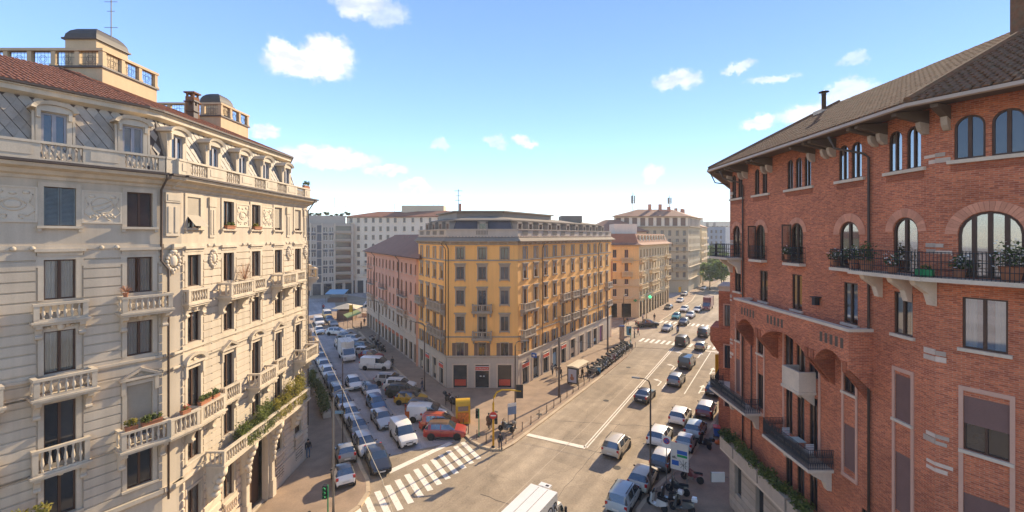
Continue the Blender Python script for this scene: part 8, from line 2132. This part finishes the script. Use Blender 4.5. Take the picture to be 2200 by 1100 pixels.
# bollards round the island
spots = [(-8.2, 55.2), (-7.2, 53.2), (-6.4, 51.2), (-5.3, 48.6), (-4.6, 47.2), (-3.6, 45.9), (-2.6, 45.0), (-0.6, 45.0)]
for i in range(24): spots.append((0.1 + 1.02 * i * 0.98, 46.2 + 1.63 * i))
spots = [p for p in spots if p[1] < 84]
for k, (x, y) in enumerate(spots):
    o = thing('bollard', ('slim grey bollard round the island nose, %s from the black scooter' % ords[k] if k < 8 else 'slim grey post along the main road kerb, %s from the island nose' % (ords + ['nineteenth', 'twentieth', 'twenty-first', 'twenty-second', 'twenty-third', 'twenty-fourth', 'last'])[k - 8]), 'bollard', T(x, y, KH), 'bollards round the island nose' if k < 8 else 'posts along the main road kerb')
    put('post', cached('bol', lambda: MB().lathe([(0.045, 0), (0.045, 0.95), (0.03, 1.0)], 7).mesh('post', S['brownpole'], True)), o); put('base', cached('bolb', lambda: MB().lathe([(0.09, 0), (0.09, 0.03), (0.05, 0.05)], 8).mesh('base', S['galv'])), o)
ch = MB()
for a, b in zip(spots[8:], spots[9:]): ch.tube([(a[0], a[1], KH + 0.55), ((a[0] + b[0]) / 2, (a[1] + b[1]) / 2, KH + 0.50), (b[0], b[1], KH + 0.55)], 0.012, 4)
tag(put('kerb_railing_wire', ch.mesh('kerb_railing_wire', S['galv'])), 'thin rail wire strung through the posts along the main road kerb', 'railing')
# bus shelter
Mb = HD(9.6, 63.6, *dR, KH)
bsx = thing('bus_shelter', 'bus shelter with cream roof and advertising panel on the main road pavement', 'bus shelter', Mb)
put('roof', MB().pxz([(-1.3, 2.45), (0.5, 2.45), (0.5, 2.55), (-0.4, 2.7), (-1.3, 2.55)], -1.6, 2.4).mesh('roof', S['canvas']), bsx)
for yy in (-1.4, 2.2):
    for xx in (-1.1, 0.35): put('post', MB().box(xx - 0.05, xx + 0.05, yy - 0.05, yy + 0.05, 0, 2.45).mesh('post', S['plastic']), bsx)
ad = put('advertising_panel', MB().box(-1.15, 0.4, -1.62, -1.45, 0.25, 2.42).mesh('advertising_panel', S['plastic']), bsx)
put('poster', MB().box(-1.0, 0.25, -1.635, -1.62, 0.42, 2.25).mesh('poster', mat('pale_poster', (0.42, 0.42, 0.48), 0.4, 0.1, 2, 0)), ad)
put('picture', MB().lathe([(0.01, 0), (0.30, 0), (0.30, 0.01), (0.01, 0.01)], 14, (-0.4, -1.648, 1.0), 0, 'y').lathe([(0.01, 0), (0.16, 0), (0.16, 0.012), (0.01, 0.012)], 12, (-0.45, -1.65, 1.42), 0, 'y').mesh('picture', S['pot']), ad)
put('glass_wall', MB().box(-1.12, -1.09, -1.4, 2.2, 0.2, 2.3).mesh('glass_wall', S['glassc']), bsx); put('bench', MB().box(-1.0, -0.6, -1.0, 1.8, 0.45, 0.5).mesh('bench', S['wood']), bsx)
pl_ = thing('advertising_pillar', 'narrow poster pillar with orange and grey print beyond the scooters', 'sign', T(*gp(1336, 738), KH)); put('panel', MB().box(-0.45, 0.45, -0.12, 0.12, 0.7, 3.2).mesh('panel', mat('poster_print', (0.40, 0.33, 0.27), 0.6, 0.45, 2.2, 0.1, tint=(0.45, 0.2, 0.1))), pl_); put('foot', MB().box(-0.35, 0.35, -0.1, 0.1, 0, 0.7).mesh('foot', S['galv']), pl_); put('header', MB().box(-0.47, 0.47, -0.14, 0.14, 3.2, 3.45).mesh('header', S['blue']), pl_)
for k, (px, py, lab) in enumerate(((1351, 722, 'tall blue cabin box near the far zebra crossing'), (1286, 806, 'blue litter bag stand at the near end of the scooter row'))):
    o = thing('blue_bin', lab, 'bin', T(*gp(px, py), KH), 'blue bins'); h = (1.9, 1.1)[k]
    put('body', MB().loft([[(-.4, -.35, .08), (.4, -.35, .08), (.4, .35, .08), (-.4, .35, .08)], [(-.45, -.4, h), (.45, -.4, h), (.45, .4, h), (-.45, .4, h)]] if k == 0 else [[(-.22, -.2, .1), (.22, -.2, .1), (.22, .2, .1), (-.22, .2, .1)], [(-.28, -.25, h), (.28, -.25, h), (.28, .25, h), (-.28, .25, h)]]).mesh('body', S['sky_blue']), o); put('lid', MB().box(-.3 - .16 * (1 - k), .3 + .16 * (1 - k), -.28, .28, h, h + .08).mesh('lid', S['galv']), o)
# map board and no-parking sign by the brick house
mbd = thing('map_board', 'white two-legged road map board with blue and green fields', 'sign', FR(13.35, 37.6, 0.9, -0.55, KH))
for sx in (0.1, 1.3): put('post', MB().tube([(sx, 0.05, 0), (sx, 0.05, 3.6)], 0.04, 6).mesh('post', S['galv']), mbd)
bd = put('board', MB().box(0, 1.42, -0.03, 0.02, 1.35, 3.6).mesh('board', mat('board_white', (0.62, 0.58, 0.54), 0.6, 0.06, 3, 0)), mbd)
fl_ = MB(); fl_.box(0.52, 1.32, -0.036, -0.03, 2.70, 3.02, 0); put('blue_field', fl_.mesh('blue_field', S['blue']), bd)
put('green_field', MB().box(0.52, 1.32, -0.036, -0.03, 2.46, 2.66).mesh('green_field', S['green']), bd); put('blue_field', MB().box(0.10, 0.66, -0.036, -0.03, 1.72, 2.12).mesh('blue_field', S['blue']), bd)
for k, (body, x, z, s, m) in enumerate((('ZONA', 0.92, 2.88, 0.13, 'whitep'), ('CENTRO', 0.92, 2.52, 0.12, 'whitep'), ('AREA', 0.38, 1.9, 0.13, 'whitep'), ('VIA', 0.5, 3.3, 0.12, 'plastic'))): pass
sk = MB(); rr = random.Random(3)
for i in range(7): x = 0.12 + 0.055 * i; h = rr.uniform(0.06, 0.3); sk.box(x, x + 0.04, -0.036, -0.03, 2.28, 2.28 + h)
for a, b in (((0.7, 2.2), (1.3, 1.5)), ((0.8, 1.6), (1.3, 2.2)), ((0.7, 1.9), (1.35, 1.8)), ((1.0, 2.3), (1.05, 1.45)), ((1.2, 2.2), (1.2, 1.6))): sk.tube([(a[0], -0.033, a[1]), (b[0], -0.033, b[1])], 0.016, 4)
put('map_lines', sk.mesh('map_lines', S['brownpole']), bd)
np_ = thing('no_parking_sign', 'no-parking sign plate on its own post beside the map board', 'sign', FR(13.1, 37.9, 0.9, -0.55, KH))
put('post', MB().tube([(0, 0.04, 0), (0, 0.04, 3.9)], 0.035, 6).mesh('post', S['galv']), np_); put('plate', MB().box(-0.38, 0.36, -0.02, 0.0, 2.9, 3.9).mesh('plate', S['whitep']), np_)
put('red_disc', MB().lathe([(0.01, 0), (0.27, 0), (0.27, 0.01), (0.01, 0.01)], 18, (0, -0.032, 3.5), 0, 'y').mesh('red_disc', S['red']), np_); put('blue_disc', MB().lathe([(0.01, 0), (0.20, 0), (0.20, 0.01), (0.01, 0.01)], 18, (0, -0.045, 3.5), 0, 'y').mesh('blue_disc', S['blue']), np_)
put('slash', MB().pxz([(-0.16, 0.12), (-0.12, 0.16), (0.16, -0.12), (0.12, -0.16)], -0.058, -0.046).mesh('slash', S['red']), [o for o in [np_]][0], WM[np_.name] @ T(0, 0, 3.5))
# cleaning trolley, cone, banner, wall panel
tro = thing('cleaning_trolley', 'blue street-cleaning trolley with red lid by the brick wall', 'trolley', HD(21.3, 46.5, 0.3, 0.9, KH))
put('body', MB().loft([[(-.25, -.3, .15), (.25, -.3, .15), (.25, .3, .15), (-.25, .3, .15)], [(-.3, -.38, 1.0), (.3, -.38, 1.0), (.3, .38, 1.0), (-.3, .38, 1.0)]]).mesh('body', S['blue']), tro); put('lid', MB().box(-.34, .34, -.42, .42, 1.0, 1.1).mesh('lid', S['red']), tro)
for sx in (-.28, .28): put('wheel', MB().lathe([(.02, -.04), (.15, -.04), (.15, .04), (.02, .04)], 10, (sx, -.2, .15), 0, 'x').mesh('wheel', S['rubber']), tro)
put('broom', MB().tube([(.1, .3, .3), (.2, .5, 2.1)], 0.02, 5).mesh('broom', S['wood']), tro)
cn = thing('orange_bag', 'orange bag lying on the pavement before the blue trolley', 'bag', T(20.6, 44.8, KH)); put('sack', MB().blob((0, 0, .2), (.32, .25, .2), 9).mesh('sack', S['orange'], True), cn); put('knot', MB().blob((0.1, 0, .42), (.07, .07, .08), 6).mesh('knot', S['orange']), cn)
yb_ = thing('yellow_banner', 'tall yellow banner sign fixed to the brick bay', 'sign', T(24.2, 52.2, 0)); put('panel', MB().box(-0.45, 0.45, -0.06, 0.06, 4.6, 7.2).mesh('panel', S['yel']), yb_); put('bracket', MB().box(0.45, 1.9, -0.03, 0.03, 5.5, 5.6).box(0.45, 1.9, -0.03, 0.03, 6.6, 6.7).mesh('bracket', S['galv']), yb_)
wp = thing('shop_lightbox', 'white light-box sign projecting from the stone base of the brick house', 'sign', T(16.35, 35.0, 1.75)); put('panel', MB().box(-0.75, 0.3, -0.06, 0.06, 0.0, 0.75).mesh('panel', S['whitep']), wp); put('bracket', MB().box(0.3, 0.6, -0.03, 0.03, 0.3, 0.36).mesh('bracket', S['galv']), wp)
put('frame', MB().box(-0.78, -0.75, -0.07, 0.07, -0.03, 0.78).mesh('frame', S['galv']), wp)
# hedges in planters along the left pavement
for k in range(4):
    t = k; x, y = -22.0 - 2.1 * k, 52.6 + 3.5 * k
    M = HD(x, y, *dL, KH)
    spec = [((rnd.uniform(-.35, .35), -1.5 + 3.0 * i / 8, 1.15 + rnd.uniform(-.25, .35)), (.55, .5, .75), 190, 0.10) for i in range(9)]
    plant('planter_hedge', '%s hedge in a stone planter along the left pavement, counted from the zebra crossing' % ('first', 'second', 'third', 'fourth')[k], M, [(leaves(spec, 'leaf', 200 + k), 'foliage')], 'hedge', MB().box(-.4, .4, -1.6, 1.6, 0, .6).mesh('planter', S['limestone']), 'hedge planters by the cream house')
# square: kiosk, awnings, stall, yellow bus sign
kx, ky = -41.5, 112.5
ko = thing('market_kiosk', 'cream canopied kiosk standing in the middle of the square', 'kiosk', T(kx, ky, 0.02))
put('canopy', MB().loft([[(-3.2, -2.6, 3.0), (3.2, -2.6, 3.0), (3.2, 2.6, 3.0), (-3.2, 2.6, 3.0)], [(-0.2, -0.2, 4.0), (0.2, -0.2, 4.0), (0.2, 0.2, 4.0), (-0.2, 0.2, 4.0)]]).mesh('canopy', S['canvas']), ko); put('counter', MB().box(-2.0, 2.0, -1.6, 1.6, 0, 2.4).mesh('counter', S['shutbrown']), ko)
for sx in (-3, 3):
    for sy in (-2.4, 2.4): put('post', MB().tube([(sx, sy, 0), (sx, sy, 3.0)], 0.05, 5).mesh('post', S['galv']), ko)
aw = thing('cafe_awning', 'green-yellow awning over the pavement by the pink house', 'awning', HD(-35.4, 103.0, *dL, 0))
put('canvas', MB().loft([[(0.2, -2.6, 3.6), (0.2, 2.6, 3.6), (-2.9, 2.6, 2.7), (-2.9, -2.6, 2.7)], [(0.2, -2.6, 3.68), (0.2, 2.6, 3.68), (-2.9, 2.6, 2.78), (-2.9, -2.6, 2.78)]]).mesh('canvas', S['awning']), aw)
for yy in (-2.5, 2.5): put('post', MB().tube([(-2.8, yy, 0.1), (-2.8, yy, 2.7)], 0.05, 5).mesh('post', S['galv']), aw)
stl = thing('market_stall', 'stall with a pale blue canopy before the modern block', 'stall', T(-56, 143, 0.02)); put('canopy', MB().loft([[(-3, -2, 2.6), (3, -2, 2.6), (3, 2, 3.6), (-3, 2, 3.6)], [(-3, -2, 2.7), (3, -2, 2.7), (3, 2, 3.7), (-3, 2, 3.7)]]).mesh('canopy', S['bluecanvas']), stl); put('counter', MB().box(-2.5, 2.5, -1.4, 1.6, 0, 1.2).mesh('counter', S['shutbrown']), stl)
for sx in (-2.8, 2.8): put('post', MB().box(sx - .06, sx + .06, 1.7, 1.82, 0, 3.4).mesh('post', S['galv']), stl); put('post', MB().box(sx - .06, sx + .06, -1.9, -1.78, 0, 2.6).mesh('post', S['galv']), stl)
for k, (x, y, lab) in enumerate(((-36.2, 101.5, 'yellow stop sign on a pole at the edge of the square'), (52.0, 137.5, 'yellow stop sign on a pole beyond the arcades'))):
    o = thing('stop_sign_pole', lab, 'sign', T(x, y, KH), 'yellow stop signs'); put('post', MB().tube([(0, 0, 0), (0, 0, 5.4)], 0.06, 6).mesh('post', S['brownpole']), o); put('panel', MB().box(-0.75, 0.02, -0.05, 0.05, 3.6, 5.2).mesh('panel', S['yel']), o)
pz = MB(); pz.pxy([(-52, 104), (-38, 100.5), (-33, 112), (-34, 124), (-50, 124), (-54, 114)], -0.02, 0.10); struct('square_paving', pz.mesh('square_paving', S['paving']))
for k, (x0, x1, y) in enumerate(((-39, -33.5, 116), (-39, -33.5, 119.5))): o = thing('low_wall', ('nearer pale low wall in the square behind the kiosk', 'farther pale low wall in the square behind the kiosk')[k], 'wall', T(x0, y, 0.1), 'low walls in the square'); put('masonry', box_mesh('masonry', x0, x1, y, y + 0.5, 0.1, 0.9, S['limestone']), o, T(0, 0, 0)); put('coping', box_mesh('coping', x0 - .1, x1 + .1, y - .1, y + .6, 0.9, 1.0, S['canvas']), o, T(0, 0, 0))
# overhead cables
def cable(label, pts, r=0.018, m='galv', n=14, sag=0.5):
    out = []
    for a, b in zip(pts, pts[1:]):
        for i in range(n): t = i / n; out.append(tuple(a[j] + (b[j] - a[j]) * t - (sag * 4 * t * (1 - t) if j == 2 else 0) for j in range(3)))
    out.append(pts[-1])
    tag(put('overhead_cable', MB().tube(out, r, 5).mesh('overhead_cable', S[m])), label, 'cable', 'overhead cables')
cable('pale sagging cable from the cream house over the parked cars', [(-19.4, 43.0, 12.8), (-13.5, 36.0, 8.35), (-8.7, 30.0, 4.6), (-6.4, 26.6, 2.6)], 0.018, 'canvas', sag=0.12)
cable('thin dark cable from the brown pole across the main road', [(6.1, 57.9, 7.6), (26.0, 49.0, 8.6)], 0.014, 'plastic')
cable('thin dark cable between the island lamp and the scooter-row pole', [(0.35, 48.6, 8.6), (6.1, 57.9, 7.4), (16.6, 77.5, 9.3), (33.6, 111.5, 7.8)], 0.012, 'plastic')
cable('tram cable over the far part of the main road', [(16.6, 77.5, 9.4), (43, 88, 10.5)], 0.014, 'plastic')
cable('tram cable along the side street in front of the yellow house', [gp(912, 842) + (9.0,), gp(814, 755) + (9.0,)], 0.014, 'plastic')
# tree top at the lower left corner
tr_ = thing('garden_tree', 'small yellow-green leafy tree top at the lower left corner', 'tree', T(-21.6, 19.6, 0))
put('trunk', MB().tube([(0, 0, 0), (0.1, 0, 4), (0, 0.1, 7.5)], [.16, .12, .05], 7).mesh('trunk', S['bark'], True), tr_); put('crown', crown_mesh('crown', (0.95, 0.95, 1.0), 16, 90, 0.10, S['leafy'], 900, (0, 0, 8.2)), tr_)
# ------------------------------------------------------------------ air
hz = bpy.data.materials.new('haze_air'); hz.use_nodes = True
hn, hl = hz.node_tree.nodes, hz.node_tree.links
hn.remove(hn['Principled BSDF'])
pv = hn.new('ShaderNodeVolumePrincipled'); pv.inputs['Color'].default_value = (1.0, 0.97, 0.93, 1); pv.inputs['Density'].default_value = 0.00042; pv.inputs['Anisotropy'].default_value = 0.1
hl.new(pv.outputs[0], hn['Material Output'].inputs['Volume'])
put('haze', box_mesh('haze', -1490, 1490, -290, 2490, -1.0, 42.0, hz))['kind'] = 'stuff'
